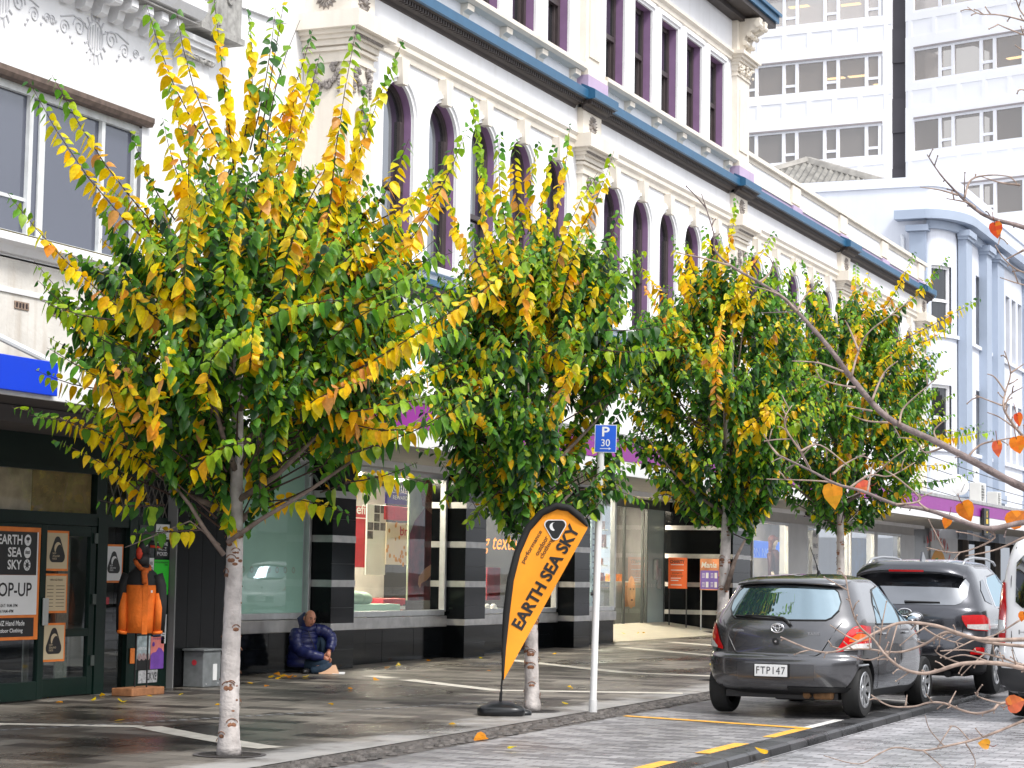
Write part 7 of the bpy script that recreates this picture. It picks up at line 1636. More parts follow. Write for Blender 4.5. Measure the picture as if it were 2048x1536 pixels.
# ------------------------------------------------------------------ street trees
LEAFM = attr_mat('leaf', rough=.42, transl=.5, spec=.45)
BARK = pm('pale_bark', (.50, .46, .44), .85, var=.35, scale=9, bump=.5, bscale=35, streak=.5, stain=(.20, .14, .11)); KNOT = pm('bark_knot', (.22, .10, .055), .9, var=.5, scale=25, bump=.6); TWIG = pm('twig_brown', (.055, .028, .022), .7, var=.3, scale=20)
LIMB = pm('limb_bark', (.20, .15, .125), .85, var=.4, scale=15, bump=.4)
ZV = Vector((0, 0, 1))
LT = (0, .07, .26, .52, .78, 1.); LW = (.14, .38, .50, .45, .24, .0)
SIGN_C = Vector((21.73, 8.33, gz(21.7)+3.06))
def clear_of_sign(p):
    # the council keeps the foliage pruned back from the face of the parking sign
    v = p-SIGN_C; a = v.dot(Fv); return a > -.15 and a < 3 and (v-Fv*a).length < .40
def leaf(mb, p, L, N, ln, droop=.35, fold=.25, col=(.1, .2, .05), wr=1.0):
    """heart-shaped toothed leaf: midrib and two side rows, folded and drooping towards the tip"""
    if clear_of_sign(p): return
    L = L.normalized(); N = (N-L*N.dot(L)); N = N.normalized() if N.length > 1e-4 else L.orthogonal(); Bv = L.cross(N)
    k = len(mb.v); vs = []
    for t, w_ in zip(LT, LW):
        c = p+L*(ln*t)-ZV*(droop*ln*t*t)-N*(.1*ln*t*t); e = N*(-fold*w_*ln)
        if w_ > 0: vs += [c+Bv*(w_*ln*wr)+e-L*(.06*ln if t < .2 else 0), c, c-Bv*(w_*ln*wr)+e-L*(.06*ln if t < .2 else 0)]
        else: vs.append(c)
    mb.v += [tuple(v) for v in vs]; fs = []
    for i in range(4):
        a = k+3*i; fs += [[a, a+1, a+4, a+3], [a+1, a+2, a+5, a+4]]
    a = k+12; fs += [[a, a+1, a+3], [a+1, a+2, a+3]]
    mb.f += fs; mb.mi += [0]*len(fs); mb.c += [col]*len(fs)
def mixc(a, b, t): return tuple(x+(y-x)*t for x, y in zip(a, b))
C_DARK, C_GREEN, C_MID, C_LIME, C_YEL, C_GOLD, C_OR, C_PEACH = (.018, .062, .020), (.045, .155, .024), (.12, .33, .028), (.44, .62, .02), (.98, .74, .008), (.93, .54, .006), (.88, .36, .012), (.85, .40, .12)
def jit(c, r, a=.18): s_ = 1+r.uniform(-a, a); return tuple(max(.002, x*s_*(1+r.uniform(-.08, .08))) for x in c)
def shoot_col(style, t, r):
    if style == 'y':
        if t > .93: c = C_GREEN if r.random() < .6 else C_MID
        elif t > .82: c = mixc(C_LIME, C_MID, r.random())
        elif t > .68: c = mixc(C_YEL, C_LIME, r.random()*.8)
        elif r.random() < .07: c = C_MID
        else: c = r.choice((C_YEL, C_YEL, C_YEL, C_GOLD, C_GOLD, C_YEL, C_YEL)) if r.random() < .93 else r.choice((C_PEACH, C_OR))
    elif style == 'o': c = r.choice((C_GOLD, C_YEL, C_OR, C_PEACH, C_YEL, C_GOLD, C_LIME))
    elif style == 'l': c = mixc(C_LIME, C_MID, r.random()*.8) if t > .35 else r.choice((C_YEL, C_GOLD, C_LIME, C_MID))
    elif style == 'm': c = r.choice((C_MID, C_LIME, C_YEL, C_GREEN, C_GOLD)) if t < .75 else r.choice((C_MID, C_GREEN, C_LIME))
    elif t > .72 and r.random() < .55: c = mixc(C_MID, C_LIME, r.random()*.8)
    else: c = r.choice((C_DARK, C_GREEN, C_GREEN, C_MID, C_MID)) if r.random() < .88 else r.choice((C_GOLD, C_LIME, C_YEL))
    return jit(c, r)
AX = [Vector((0, 0, 0))]
def outw(p):
    o = Vector((p.x-AX[0].x, p.y-AX[0].y, 0)); return o.normalized() if o.length > .05 else Vector((-1, 0, 0))
def shoot(cr, tw, pts, style, r, ls=.105, step=.038, rad=.006, lead=.0, dens=1.):
    """one whip with alternate hanging leaves; pts = 3D polyline"""
    if any(clear_of_sign(Vector(p)) for p in pts): return
    P = [Vector(p) for p in pts]; seg = [(P[i+1]-P[i]).length for i in range(len(P)-1)]; tot = sum(seg)
    tw.tube(P, [rad*(1-.75*i/(len(P)-1)) for i in range(len(P))], 5, cap=False)
    n = max(3, int(tot/step)); sgn = 1; d0 = (P[-1]-P[0]).normalized(); ref = Vector((r.uniform(-1, 1), r.uniform(-1, 1), .2))
    sv0 = d0.cross(ref).normalized()
    for k in range(n):
        t = lead+(1-lead)*(k+.5)/n; s_ = t*tot; i = 0
        while i < len(seg)-1 and s_ > seg[i]: s_ -= seg[i]; i += 1
        p = P[i].lerp(P[i+1], min(1, s_/seg[i])); d = (P[i+1]-P[i]).normalized()
        if r.random() > dens: continue
        sgn = -sgn; sv = (sv0-d*sv0.dot(d)).normalized(); sv = (sv*sgn+d.cross(sv)*r.uniform(-.55, .55)).normalized()
        hang = .25+.35*abs(d.z)
        L = sv*.9+d*.22-ZV*(hang-.16)+Vector((r.uniform(-.42, .42), r.uniform(-.42, .42), r.uniform(-.35, .3)))
        ra = r.uniform(0, 6.28); N = ZV*.4+d*.15+outw(p)*.45+Vector((math.cos(ra), math.sin(ra), 0))*.65
        sz = ls*(.72+.36*math.sin(math.pi*min(1, .25+t*.85)))*r.uniform(.82, 1.15)
        if t > .94: sz *= .7
        leaf(cr, p+sv*.014, L, N, sz, r.uniform(.3, .95), r.uniform(.05, .4), shoot_col(style, t, r))
def tree(idx, bx, by, label, traces, limbs_px, cz, rz, rxy, ntwig, seed, r0=.085, fork=1.85, limb_n=15, nshoot=40, inner_y=.08, cdx=0.):
    r = random.Random(seed); base = Vector((bx, by, gz(bx)))
    AX[0] = base
    T = thing('street_tree', label, 'tree', tuple(base), 0, 'autumn street trees along the footpath')
    D0 = (base-Vector((0, 0, CAM_H))).dot(CF)
    def W(x, y, dd): return Vector((0, 0, CAM_H))+(CF*FPX+CR*(x-1024)+CD*(y-768))/FPX*(D0+dd)
    trk = MB(); cr = MB(); tw = MB(); lm = MB(); kn = MB()
    # trunk: slightly wandering, buttressed at the ground, pruning scars
    lean = Vector((r.uniform(-.03, .03), r.uniform(-.03, .03), 0)); tp = []; tr = []; top = cz+rz*.75
    for k in range(19):
        z = top*k/18; f = max(0, 1-z/top); tp.append(base+lean*z+Vector((.012*math.sin(z*2.3+seed), .012*math.cos(z*1.9+seed), z))); tr.append((r0*(.30+.55*f**.8)+(.028 if k == 0 else 0)) if z > fork else r0*(.78+.22*(1-z/fork))+(.018 if k == 0 else 0))
    dense = []; dr = []
    for i in range(len(tp)-1):
        for j in range(4): t = j/4; dense.append(tp[i].lerp(tp[i+1], t)); dr.append((tr[i]*(1-t)+tr[i+1]*t)*(1+.03*math.sin(i*9+j*2.3)))
    trk.tube(dense+[tp[-1]], dr+[tr[-1]*.6], 16)
    trk.cur = 1; kn = trk
    for k in range(44):
        z = .08+r.random()**.9*(fork-.1); a = r.uniform(0, 2*math.pi); rad = float(np.interp(z, [p.z-base.z for p in tp], tr)); d = Vector((math.cos(a), math.sin(a), 0)); c = base+lean*z+Vector((.012*math.sin(z*2.3+seed), .012*math.cos(z*1.9+seed), z))+d*rad*.97
        s_ = r.uniform(.012, .036); q = [c+d*.006*(1-j/3)+(d.cross(ZV)*math.cos(2*math.pi*i/10)*s_*1.25+ZV*math.sin(2*math.pi*i/10)*s_*.75)*(j/3) for j in range(4) for i in range(10)]
        kn.add(q, [(j*10+i, j*10+(i+1) % 10, (j+1)*10+(i+1) % 10, (j+1)*10+i) for j in range(3) for i in range(10)])
        if s_ > .02: kn.tube([c+d.cross(ZV)*s_*1.7*math.cos(R_(b))+ZV*(s_*1.5*math.sin(R_(b))+s_*.2)+d*.002 for b in range(20, 161, 20)], .004, 4)
    trk.build('trunk', [BARK, KNOT], T, smooth=True)
    cen = base+Vector((0, 0, cz))+H_*cdx
    tips = []
    for k in range(limb_n):
        a = k*2.399+r.uniform(-.3, .3); z0 = fork+(cz-fork+.2)*(k/limb_n)*r.uniform(.7, 1.1); el = R_(18+50*(k/limb_n)+r.uniform(-8, 8)); d = Vector((math.cos(a)*math.cos(el), math.sin(a)*math.cos(el), math.sin(el)))
        p0 = base+lean*z0+Vector((0, 0, z0)); ln = rxy*r.uniform(.85, 1.05)*(1-.25*k/limb_n)
        pts = [p0, p0+d*ln*.35+ZV*.02, p0+d*ln*.7+ZV*.12*ln, p0+d*ln+ZV*.3*ln]; lm.tube(pts, [.03, .022, .014, .007], 7) if not any(clear_of_sign(q) for q in pts) else None; tips.append((pts, d))
    for path, ra, rb in limbs_px:
        P = [W(*q) for q in path]; lm.tube(P, [ra+(rb-ra)*i/(len(P)-1) for i in range(len(P))], 8)
    # inner leafy twigs through the volume
    for k in range(ntwig):
        while True:
            v = Vector((r.uniform(-1, 1), r.uniform(-1, 1), r.uniform(-1, 1)))
            if .05 < v.length < 1 and mnoise.noise(Vector((v.x*2.1+seed, v.y*2.1, v.z*2.1))) > -.12+.25*(v.length > .85)*r.random(): break
        if r.random() < .55: v = v.normalized()*r.uniform(.6, 1.02)
        q = cen+Vector((v.x*rxy*.95, v.y*rxy*.95, v.z*rz*.92)); tz = float(np.clip(q.z-base.z-.35-.25*v.length*rxy, fork*.95, top)); anchor = base+lean*tz+Vector((0, 0, tz))
        d = (q-anchor).normalized(); ln = r.uniform(.35, .65)+.3*r.random()*(v.length > .75); d = (d+ZV*r.uniform(.2, .75)+Vector((r.uniform(-.3, .3), r.uniform(-.3, .3), 0))).normalized()
        st = q-d*ln*.6; pts = [st, st+d*ln*.5+ZV*.02, st+d*ln-ZV*.03]
        if r.random() < .14 and not clear_of_sign(st): tw.tube([anchor.lerp(st, .3), st], [.009, .006], 4, cap=False)
        high = (q.z-base.z-cz)/rz
        sty = 'g' if r.random() > inner_y+.16*max(0, high) else r.choice('mlyo')
        shoot(cr, tw, pts, sty, r, ls=r.uniform(.068, .088), step=.029, rad=.005)
    # traced whips of this tree
    for tr_ in traces:
        x0, y0, x1, y1, dd, sty = tr_[:6]; bend = tr_[6] if len(tr_) > 6 else .05; dd1 = tr_[7] if len(tr_) > 7 else dd*1.6
        a = W(x0, y0, dd); b = W(x1, y1, dd1); n = (b-a).cross(CF).normalized()*((b-a).length*bend)
        pts = [a.lerp(b, t)+n*math.sin(math.pi*t)*(1 if b.x > a.x else -1)*-1 for t in (0, .25, .5, .75, 1)]
        shoot(cr, tw, pts, sty, r, ls=.088, step=.0305, rad=.0075, lead=.04, dens=.3 if sty == 'b' else .93)
    # further whips all round, mostly upright
    for k in range(nshoot):
        a = k*2.399+seed; rr = r.uniform(.2, 1.0); el = R_(80-62*rr+r.uniform(-8, 10)); q = cen+Vector((math.cos(a)*rr*rxy*.72, math.sin(a)*rr*rxy*.72, rz*(.62-1.15*rr*r.uniform(.5, 1.1))))
        d = Vector((math.cos(a)*math.cos(el), math.sin(a)*math.cos(el), math.sin(el))); ln = r.uniform(.55, 1.05)
        shoot(cr, tw, [q, q+d*ln*.5, q+d*ln+ZV*.04], r.choice('yyymlmlg'), r, ls=.086, step=.032, rad=.006)
    cr.build('crown', LEAFM, T, smooth=True); lm.build('limbs', LIMB, T, smooth=True); tw.build('twigs', TWIG, T)
    pit = MB(); pit.disc(base+Vector((0, 0, .003)), (1, 0, 0), (0, 1, 0), .26, 24); struct('tree_pit', pit, pm('pit_soil', (.018, .014, .011), .9, var=.4, scale=30, bump=.8)); 
    pit = MB(); pit.disc(base+Vector((0, 0, .006)), (1, 0, 0), (0, 1, 0), .30, 32, .26); struct('tree_pit_ring', pit, pm('pit_ring', (.11, .10, .10), .6, metal=.3, var=.3))
    return T
T1 = [(440,330,292,5,.1,'y'),(452,320,352,18,-.1,'y'),(468,340,424,-40,.0,'y',.0),(482,310,497,18,.2,'y'),(500,300,552,12,.3,'m',.02),(515,310,572,-20,.1,'b',.0),(530,320,600,40,-.1,'b'),
 (505,330,625,60,.1,'y'),(530,370,640,108,.2,'y'),(650,540,714,50,-.25,'y',.02),(640,600,806,80,-.2,'y',.03),(690,500,818,278,.1,'y'),(600,560,742,215,-.1,'y'),(690,560,868,335,-.2,'y'),
 (730,600,940,245,-.1,'y'),(760,560,908,292,.15,'y'),(330,520,55,158,-.15,'y',.05),(345,490,104,150,.1,'y',.04),(270,640,14,385,-.1,'y',.04),(290,720,68,522,.1,'l'),(300,720,75,560,-.2,'m'),
 (255,880,205,660,-.5,'y'),(330,960,24,815,-.1,'m',-.08),(320,950,60,830,-.25,'y',-.1),(300,1000,105,878,-.2,'y',-.05),(290,980,150,905,.1,'m',-.05),(330,1010,196,1000,.1,'m'),(382,705,385,410,-.8,'y'),(318,890,342,690,-.9,'o',.06),
 (425,825,500,655,-1.0,'l',.18),(385,945,505,885,-.8,'l',.1),(600,700,765,525,-.5,'g'),(640,640,880,500,-.5,'l'),(650,775,1088,492,-.7,'y',.02,-1.1),(560,800,868,640,-.6,'y'),(640,830,1005,742,-.6,'l',.04),
 (690,910,965,780,-.4,'m'),(640,900,850,725,-.3,'o'),(690,965,835,925,-.2,'m'),(640,985,880,970,.0,'m',-.1),(700,900,740,1000,-.1,'m',.0),(500,1010,700,1030,.2,'m',-.1),(400,1060,262,1068,-.1,'m',.0),
 (735,450,872,360,.2,'y'),(770,530,905,505,.1,'g'),(560,430,640,180,-.4,'y'),(580,460,688,225,.3,'y'),(430,390,330,140,.3,'y'),(400,440,325,235,-.3,'y'),(350,440,262,260,.2,'m'),(470,470,450,250,-.5,'y'),
 (520,480,560,260,-.5,'y'),(300,560,190,400,.3,'g'),(640,700,800,590,-.7,'g'),(450,600,480,420,-.9,'m'),(560,600,620,400,-.8,'y'),(350,620,300,470,-.7,'y'),(210,760,125,560,.1,'m'),(520,640,700,600,-.9,'m'),
 (250,700,150,640,-.3,'g'),(600,820,740,760,-.7,'o'),(680,840,820,860,-.5,'o',-.05),(240,560,130,500,.4,'g'),(370,520,360,330,.4,'y'),(620,520,690,330,.5,'y'),(700,660,930,560,-.4,'l'),(690,600,880,470,.2,'m'),(720,720,950,640,-.2,'m'),(700,780,930,720,.1,'y'),(720,860,940,830,-.3,'l'),(230,640,80,600,-.4,'l'),(220,780,70,740,.2,'m'),(250,840,130,800,-.4,'l'),(590,640,720,430,-.7,'l'),(660,560,800,430,-.5,'m'),(400,500,380,260,-.6,'y'),(540,400,590,150,.1,'y'),(660,430,730,170,.2,'y')]
L1 = [([(455, 1085, 0), (520, 1040, -.05), (620, 980, -.1), (700, 925, -.1), (770, 885, -.1), (850, 830, -.1)], .022, .006), ([(448, 1110, 0), (410, 1060, -.05), (380, 1010, -.1), (330, 950, -.1), (230, 900, -.1), (120, 835, -.1)], .022, .006), ([(440, 1090, 0), (380, 1042, -.1), (300, 1075, -.15), (250, 1095, -.15)], .008, .003)]
tree(0, 15.44, 9.09, 'nearest and largest autumn tree, its full pale scarred trunk in view beside the seated man', T1, L1, 3.48, 1.45, 1.55, 760, 11, cdx=.06)
T2 = [(1000,470,945,192,.1,'l',.03),(1020,480,1000,262,.1,'m'),(1050,470,1030,275,.0,'y'),(1062,470,1078,280,-.1,'y'),(1085,480,1140,245,.1,'y'),(1080,500,1112,288,-.2,'y'),(1120,520,1228,302,.1,'y'),(1110,540,1195,345,-.2,'y'),
 (990,520,960,310,-.2,'y'),(960,560,890,365,.1,'y'),(1170,560,1240,420,.2,'g'),(1180,600,1292,500,.1,'l'),(1200,700,1385,690,-.3,'l',.05),(1190,660,1370,640,.1,'g'),(1200,640,1275,515,-.2,'g'),(940,660,850,560,.2,'m'),
 (960,900,835,905,-.1,'g',-.1),(960,860,850,800,.1,'m'),(1160,980,1300,1010,.0,'g',-.1),(1110,845,1162,700,-.8,'y'),(1058,670,1065,480,-.8,'y'),(1090,700,1180,760,-.6,'y',.0),(1150,800,1260,720,-.4,'l'),(1180,850,1310,800,.0,'m'),
 (1180,780,1340,700,.2,'g'),(1000,980,930,1050,-.2,'l',.0),(980,700,900,690,.0,'o'),(1010,620,940,480,-.4,'y'),(1040,580,1010,400,-.5,'y'),(1120,620,1180,450,-.5,'y'),(950,760,870,690,.1,'g'),(1180,920,1270,900,-.2,'g'),(960,960,880,1010,-.1,'g',-.1),(1150,700,1250,610,-.3,'g')]
tree(1, 21.5, 8.95, 'second autumn tree standing between the orange flag and parking sign', T2, [], 3.6, 1.75, 1.36, 660, 23, r0=.078, fork=2.0)
T3 = [(1420,600,1473,395,.0,'y'),(1440,600,1552,462,.1,'y'),(1400,620,1345,468,.0,'y'),(1380,640,1268,512,.1,'y'),(1370,680,1290,570,-.2,'o'),(1410,600,1408,450,.2,'y'),(1450,620,1505,490,-.1,'y'),(1480,640,1596,520,.1,'l'),
 (1500,680,1640,570,.2,'m'),(1430,720,1470,560,-.8,'y'),(1435,830,1445,640,-.9,'o',.04),(1500,850,1640,790,-.3,'y'),(1470,880,1580,800,-.7,'y'),(1360,800,1270,740,.0,'y'),(1350,850,1270,820,.1,'g'),(1360,900,1285,900,-.1,'m',-.1),
 (1350,960,1295,960,.0,'g',-.1),(1510,960,1600,980,-.1,'g',-.1),(1500,750,1620,700,.1,'g'),(1400,700,1330,600,-.4,'y'),(1460,680,1540,560,-.5,'y'),(1500,900,1590,890,.1,'m'),(1360,740,1280,650,.2,'g'),(1340,990,1300,1000,-.1,'l',-.1),(1420,560,1440,470,.3,'y'),(1395,560,1370,480,.2,'y')]
L3 = [([(1452, 1180, 0), (1470, 1120, 0), (1490, 1080, 0)], .04, .015)]
tree(2, 28.4, 9.05, 'third autumn tree, forked low, growing just beyond the small hatchback', T3, L3, 4.0, 1.95, 1.42, 660, 37, r0=.085, fork=2.15)
T4 = [(1741,664,1897,512,.0,'m'),(1750,640,1830,502,.0,'y'),(1780,690,1961,595,.1,'y',.02),(1800,700,1910,648,-.2,'y'),(1790,720,1891,702,.1,'m'),(1780,750,1901,738,-.2,'l'),(1744,820,1877,785,.0,'m'),(1800,880,1988,862,.1,'y',.02),
 (1790,870,1967,848,-.2,'m'),(1770,850,1908,828,.0,'y'),(1760,930,1925,927,-.2,'y',.02),(1780,965,1957,945,.1,'g'),(1690,660,1712,525,.1,'y'),(1660,660,1602,515,.1,'m'),(1670,660,1632,545,-.2,'l'),(1720,650,1762,570,-.4,'y'),
 (1700,640,1738,545,.3,'o'),(1640,720,1580,640,.0,'y'),(1640,800,1570,760,-.2,'y'),(1740,760,1820,680,-.6,'y'),(1700,760,1720,620,-.7,'y'),(1640,850,1565,870,.1,'g'),(1640,930,1580,960,-.1,'m',-.1),(1740,1000,1850,985,.0,'g'),(1720,880,1800,830,-.7,'o'),(1700,930,1790,930,-.6,'o'),(1640,1000,1620,1040,.1,'m',-.1),(1660,880,1600,830,-.5,'y')]
tree(3, 35.0, 9.05, 'farthest autumn tree with a thin trunk seen beyond the dark SUV', T4, [], 4.2, 2.1, 1.62, 660, 53, r0=.075, fork=2.3)
# fallen leaves
r = random.Random(99)
FLP = [(972,1477,1.6),(910,1449,1.),(1020,1500,1.),(1145,1377,1.2),(755,1360,1.2),(775,1336,1.),(795,1332,1.),(545,1353,1.),(552,1350,1.1),(560,1354,1.),(568,1352,1.1),(575,1355,1.),(540,1357,.9),(558,1358,.9),(590,1353,1.1),(612,1355,1.1),
 (500,1367,1.),(535,1373,.8),(125,1405,1.),(182,1402,.9),(243,1406,1.3),(230,1444,1.2),(205,1393,.8),(298,1392,1.),(362,1390,1.),(432,1410,1.2),(1535,1503,1.3),(1130,1410,.9),(660,1410,.7),(1112,1308,1.),(980,1343,.8),(960,1318,.8),(1420,1330,.8),
 (1275,1258,1.),(1285,1262,.8),(1310,1255,.9),(1250,1266,1.),(1262,1252,.7),(1300,1263,.7),(860,1322,.8),(94,1396,.8),(700,1380,.7)]
for (x, y, s_) in FLP:
    d = (CF*FPX+CR*(x-1024)+CD*(y-768)); t = -CAM_H/(d.z-.008*d.x); p = Vector((0, 0, CAM_H))+d*t
    if 1225 < x < 1330 and y < 1270: p = PXY(x, y, 15.4); p.z = .42+.0
    m = MB(); a = r.uniform(0, 6.28); L = Vector((math.cos(a), math.sin(a), r.uniform(.15, .5))); leaf(m, Vector((0, 0, .012)), L, ZV+Vector((r.uniform(-.6, .6), r.uniform(-.6, .6), 0)), .085*s_, r.uniform(-.3, .6), r.uniform(-.5, .5), jit(r.choice((C_YEL, C_GOLD, C_GOLD, C_OR)), r)); 
    o = m.build('fallen_leaf', LEAFM, None, smooth=True); o.location = p; tag(o, 'curled yellow autumn leaf lying on the wet paving', 'leaf', 'fallen leaves on the paving')
# ------------------------------------------------------------------ bare tree in the foreground, trunk out of frame to the right
BT = thing('bare_tree', 'nearly bare foreground tree reaching in from the right with a few red leaves', 'tree', (10.3, -.9, gz(10.3)-.05))
BBK = pm('bare_bark', (.21, .16, .15), .75, var=.45, scale=25, bump=.4, bscale=80, streak=.3, stain=(.42, .36, .34)); BTW = pm('bare_twig', (.34, .25, .20), .7, var=.4, scale=30)
DB_ = 9.4
def WB(x, y, dd=0.): return Vector((0, 0, CAM_H))+(CF*FPX+CR*(x-1024)+CD*(y-768))/FPX*(DB_+dd)
tb = Vector((10.3, -.9, gz(10.3)-.05)); m = MB(); hub = tb+Vector((-.1, .15, 2.0)); hub2 = tb+Vector((-.05, .1, 1.15))
m.tube([tb, tb+ZV*.5, hub2, hub, hub+ZV*1.0, hub+ZV*2.2], [.13, .105, .095, .085, .06, .03], 14); m.build('trunk', BBK, BT, smooth=True)
rb = random.Random(21)
def smooth_path(P, n=5):
    out = []
    for i in range(len(P)-1):
        q0 = P[max(i-1, 0)]; q1 = P[i]; q2 = P[i+1]; q3 = P[min(i+2, len(P)-1)]
        for k in range(n): f = k/n; out.append(.5*((2*q1)+(-q0+q2)*f+(2*q0-5*q1+4*q2-q3)*f*f+(-q0+3*q1-3*q2+q3)*f**3))
    return out+[P[-1]]
def br(px, ra, rbb, start=None, dd=(0., .0), spur=.5, mat=None, stub=True):
    n = len(px); P = [WB(x, y, dd[0]+(dd[1]-dd[0])*i/(n-1)+.03*math.sin(i*1.7)) for i, (x, y) in enumerate(px)]
    if start is not None: P = [start, start.lerp(P[0], .55)+ZV*.03]+P
    S = smooth_path(P); N_ = len(S); mb = MB(); mb.tube(S, [(ra+(rbb-ra)*(i/(N_-1))**.8)*(1+.06*math.sin(i*2.1)) for i in range(N_)], 9 if ra > .012 else 6)
    if stub:       # short spurs and buds
        for i in range(6, N_-1, 2):
            if rb.random() < spur:
                t = (S[i+1]-S[i-1]).normalized(); sd_ = t.cross(CF).normalized()*rb.choice((-1, 1)); d = (t*rb.uniform(.4, .9)+sd_*rb.uniform(.4, .9)+CF*rb.uniform(-.4, .4)).normalized(); ln = rb.uniform(.012, .06)
                if rb.random() < .18: ln *= 3.2
                mid = S[i]+d*ln*.6+Vector((rb.uniform(-.006, .006), 0, rb.uniform(-.002, .008))); mb.tube([S[i], mid, S[i]+d*ln], [.0035, .0028, .0022], 5); mb.ball(S[i]+d*ln, .0042, 5, 4)
    return mb.build('branch', mat or (BBK if ra > .012 else BTW), BT, smooth=True)
br([(2150, 1005), (2048, 975), (1960, 930), (1878, 886), (1775, 835), (1703, 756), (1673, 715), (1638, 671), (1594, 623), (1567, 596), (1519, 565), (1461, 531), (1430, 500), (1427, 465), (1403, 388)], .023, .0022, hub, (0, .3))
for p in ([(1703, 753), (1717, 702), (1738, 664), (1792, 623), (1823, 596)], [(1744, 801), (1768, 746), (1796, 722)], [(1799, 849), (1806, 818), (1840, 785), (1874, 756)], [(1686, 743), (1638, 726), (1584, 722)], [(1710, 775), (1666, 767), (1628, 752)], [(1744, 822), (1690, 811)], [(1775, 845), (1735, 842), (1703, 831)], [(1890, 893), (1850, 905), (1830, 880), (1795, 875)],
          [(1717, 702), (1700, 660), (1690, 640)], [(1594, 623), (1560, 590), (1500, 570)], [(1461, 531), (1400, 515), (1352, 505)], [(1519, 565), (1540, 545), (1548, 520)], [(1594, 623), (1612, 590), (1640, 560)], [(1878, 886), (1868, 862), (1890, 840)], [(1935, 915), (1960, 890), (2000, 880), (2048, 872)]): br(p, .006, .0022, None, (.05, .1), .35)
br([(2160, 1035), (2048, 1045), (1997, 1055), (1956, 1053), (1856, 1020), (1792, 1009), (1724, 982), (1673, 968), (1621, 941), (1556, 910)], .017, .004, hub, (-.1, -.2))
for p in ([(1621, 941), (1601, 903), (1574, 862), (1570, 835), (1584, 811)], [(1666, 948), (1690, 928), (1731, 907)], [(1601, 903), (1640, 890), (1700, 935)], [(1792, 1009), (1840, 1000), (1800, 960), (1770, 940)], [(1700, 975), (1740, 950), (1780, 952), (1830, 925)], [(1673, 968), (1640, 962), (1533, 958)], [(1735, 985), (1742, 945), (1748, 925)], [(1856, 1020), (1835, 1000), (1865, 985)], [(1956, 1053), (1990, 1075), (1920, 1105), (1852, 1095)], [(2048, 1075), (1990, 1100), (1930, 1112)], [(1556, 910), (1540, 890), (1528, 868)]): br(p, .006, .0022, None, (-.15, -.1), .35)
br([(2160, 1370), (2048, 1337), (1985, 1326), (1922, 1328), (1875, 1342), (1843, 1347), (1805, 1337), (1773, 1312), (1748, 1280), (1716, 1249), (1700, 1204), (1691, 1151)], .0135, .003, hub2, (-.3, -.4), .7, BTW)
br([(2160, 1275), (2048, 1279), (1954, 1277), (1874, 1252), (1811, 1245), (1773, 1255), (1716, 1283), (1666, 1304), (1621, 1299), (1561, 1274)], .013, .003, hub2, (-.1, -.2), .6, BTW)
br([(2160, 1300), (1992, 1287), (1930, 1272), (1890, 1265), (1852, 1287), (1811, 1302), (1780, 1304), (1732, 1298), (1690, 1299), (1660, 1292)], .011, .003, hub2, (.1, .1), .6, BTW)
br([(2160, 1345), (2048, 1330), (2010, 1318), (1960, 1305), (1925, 1300), (1880, 1302)], .008, .003, hub2, (0, 0), .6, BTW)
br([(2160, 1400), (2048, 1404), (2001, 1407), (1985, 1420), (1954, 1427), (1922, 1420), (1890, 1407), (1859, 1405), (1827, 1413), (1780, 1412), (1742, 1390)], .009, .003, hub2, (.2, .1), .4, BTW)
for p in ([(1811, 1412), (1814, 1390)], [(1898, 1408), (1912, 1382)], [(1846, 1255), (1880, 1275), (1930, 1290)], [(1716, 1283), (1690, 1270), (1660, 1250)], [(1780, 1304), (1740, 1320), (1700, 1312)], [(1985, 1326), (1930, 1310), (1890, 1318)], [(2001, 1407), (1960, 1395), (1950, 1385)], [(1922, 1328), (1880, 1310), (1870, 1300)], [(2040, 1240), (1990, 1270), (1950, 1278)]): br(p, .005, .002, None, (-.1, -.1), .3, BTW)
br([(2160, 1390), (2048, 1441), (1966, 1474), (1904, 1490), (1846, 1501), (1792, 1495), (1759, 1507), (1717, 1528), (1647, 1511)], .010, .002, hub2, (.1, .1), .25)
for p in ([(1890, 1494), (1860, 1460), (1850, 1430)], [(1940, 1482), (1915, 1455), (1898, 1452)], [(1846, 1501), (1880, 1530), (1905, 1560)], [(1930, 1484), (1950, 1520), (1945, 1545)]): br(p, .0035, .0016, None, (.1, .1), .2)
br([(2160, 500), (2048, 455), (1997, 441), (1963, 427), (1929, 400), (1908, 379), (1881, 349), (1854, 309)], .016, .0025, hub+ZV*1.0, (.2, .3), .5)
for p in ([(1929, 395), (1943, 359), (1985, 350), (2025, 354)], [(1915, 390), (1880, 380), (1840, 374)], [(1950, 415), (1935, 405), (1893, 397)], [(1997, 441), (2000, 470), (1996, 490)], [(2110, 545), (2048, 545), (2010, 520), (1990, 490)], [(2120, 585), (2048, 570), (2000, 555)], [(2048, 500), (2010, 520)], [(2040, 370), (2000, 365), (1960, 352)]): br(p, .006, .002, None, (.2, .25), .5)
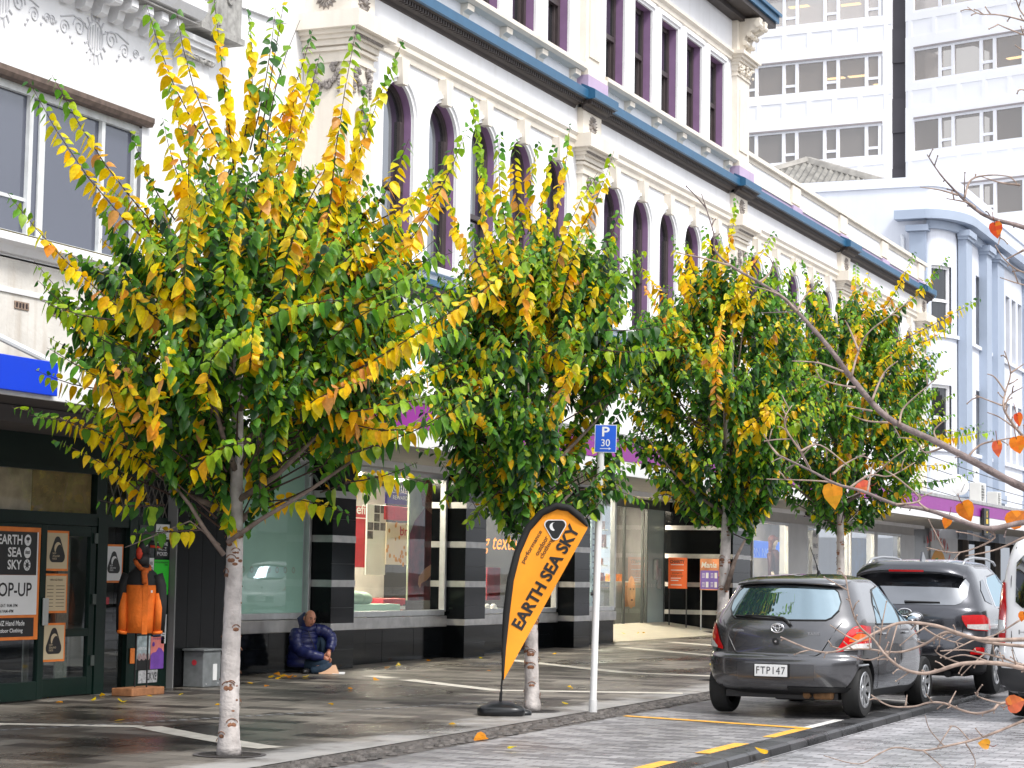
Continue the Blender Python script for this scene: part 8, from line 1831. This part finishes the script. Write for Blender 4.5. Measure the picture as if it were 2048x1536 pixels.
br([(2160, 80), (2060, 45), (2000, 30), (1960, 28), (1935, 14)], .008, .002, hub+ZV*2.0, (.3, .3), .6)
for p in ([(2150, 110), (2060, 75), (2010, 55), (1995, 48)], [(2100, 130), (2045, 100), (2030, 90)], [(2060, 45), (2040, 20), (2030, -10)], [(2110, 200), (2048, 180), (2035, 182)]): br(p, .005, .002, None, (.3, .3), .5)
br([(2150, 930), (2060, 880), (2035, 860), (2008, 818), (2011, 784), (2021, 746), (2009, 702)], .011, .0025, hub, (.1, .15), .5)
for p in ([(2004, 811), (1975, 800), (1950, 790)], [(2021, 746), (2048, 728)], [(2011, 784), (1990, 755), (1975, 748)], [(2035, 860), (2000, 835), (1975, 825)], [(2008, 818), (2020, 790), (2045, 775)]): br(p, .005, .002, None, (.1, .1), .4)
RED_, PNK, ORL, YOR = (.62, .06, .02), (.70, .12, .06), (.80, .20, .015), (.85, .36, .02)
def rleaf(x, y, s_, ang, col, dd=0., tilt=.2):
    m = MB(); d = (CR*math.cos(R_(ang))-CD*math.sin(R_(ang))).normalized(); nn = -CF+ZV*.3+CR*rb.uniform(-.5, .5); p = WB(x, y, dd)-d*s_*.5
    leaf(m, p, d, nn, s_*.92, rb.uniform(-.05, .35), rb.uniform(-.35, .45), jit(col, rb, .1), .98); m.c = [jit(mixc(c, YOR, (.55 if k % 2 else .1)*rb.random()), rb, .1) for k, c in enumerate(m.c)]
    m.tube([p+d*.01, p-d*.02, p-d*.035+ZV*.012], .0016, 5); m.c = [c or (.3, .08, .03) for c in m.c]
    m.build('leaf', LEAFM, BT, smooth=True)
for a in ((1993, 460, .068, -75, RED_), (1667, 990, .098, -80, YOR), (1722, 975, .075, 190, PNK), (1997, 898, .068, -80, PNK), (2037, 893, .085, -75, ORL), (1934, 1024, .09, -60, ORL), (1893, 1045, .05, -110, ORL), (2035, 1035, .095, 40, ORL), (2046, 1235, .05, -100, ORL), (2035, 1405, .09, 20, PNK), (1966, 1486, .055, 160, YOR), (2037, 838, .05, -70, RED_)): rleaf(*a)
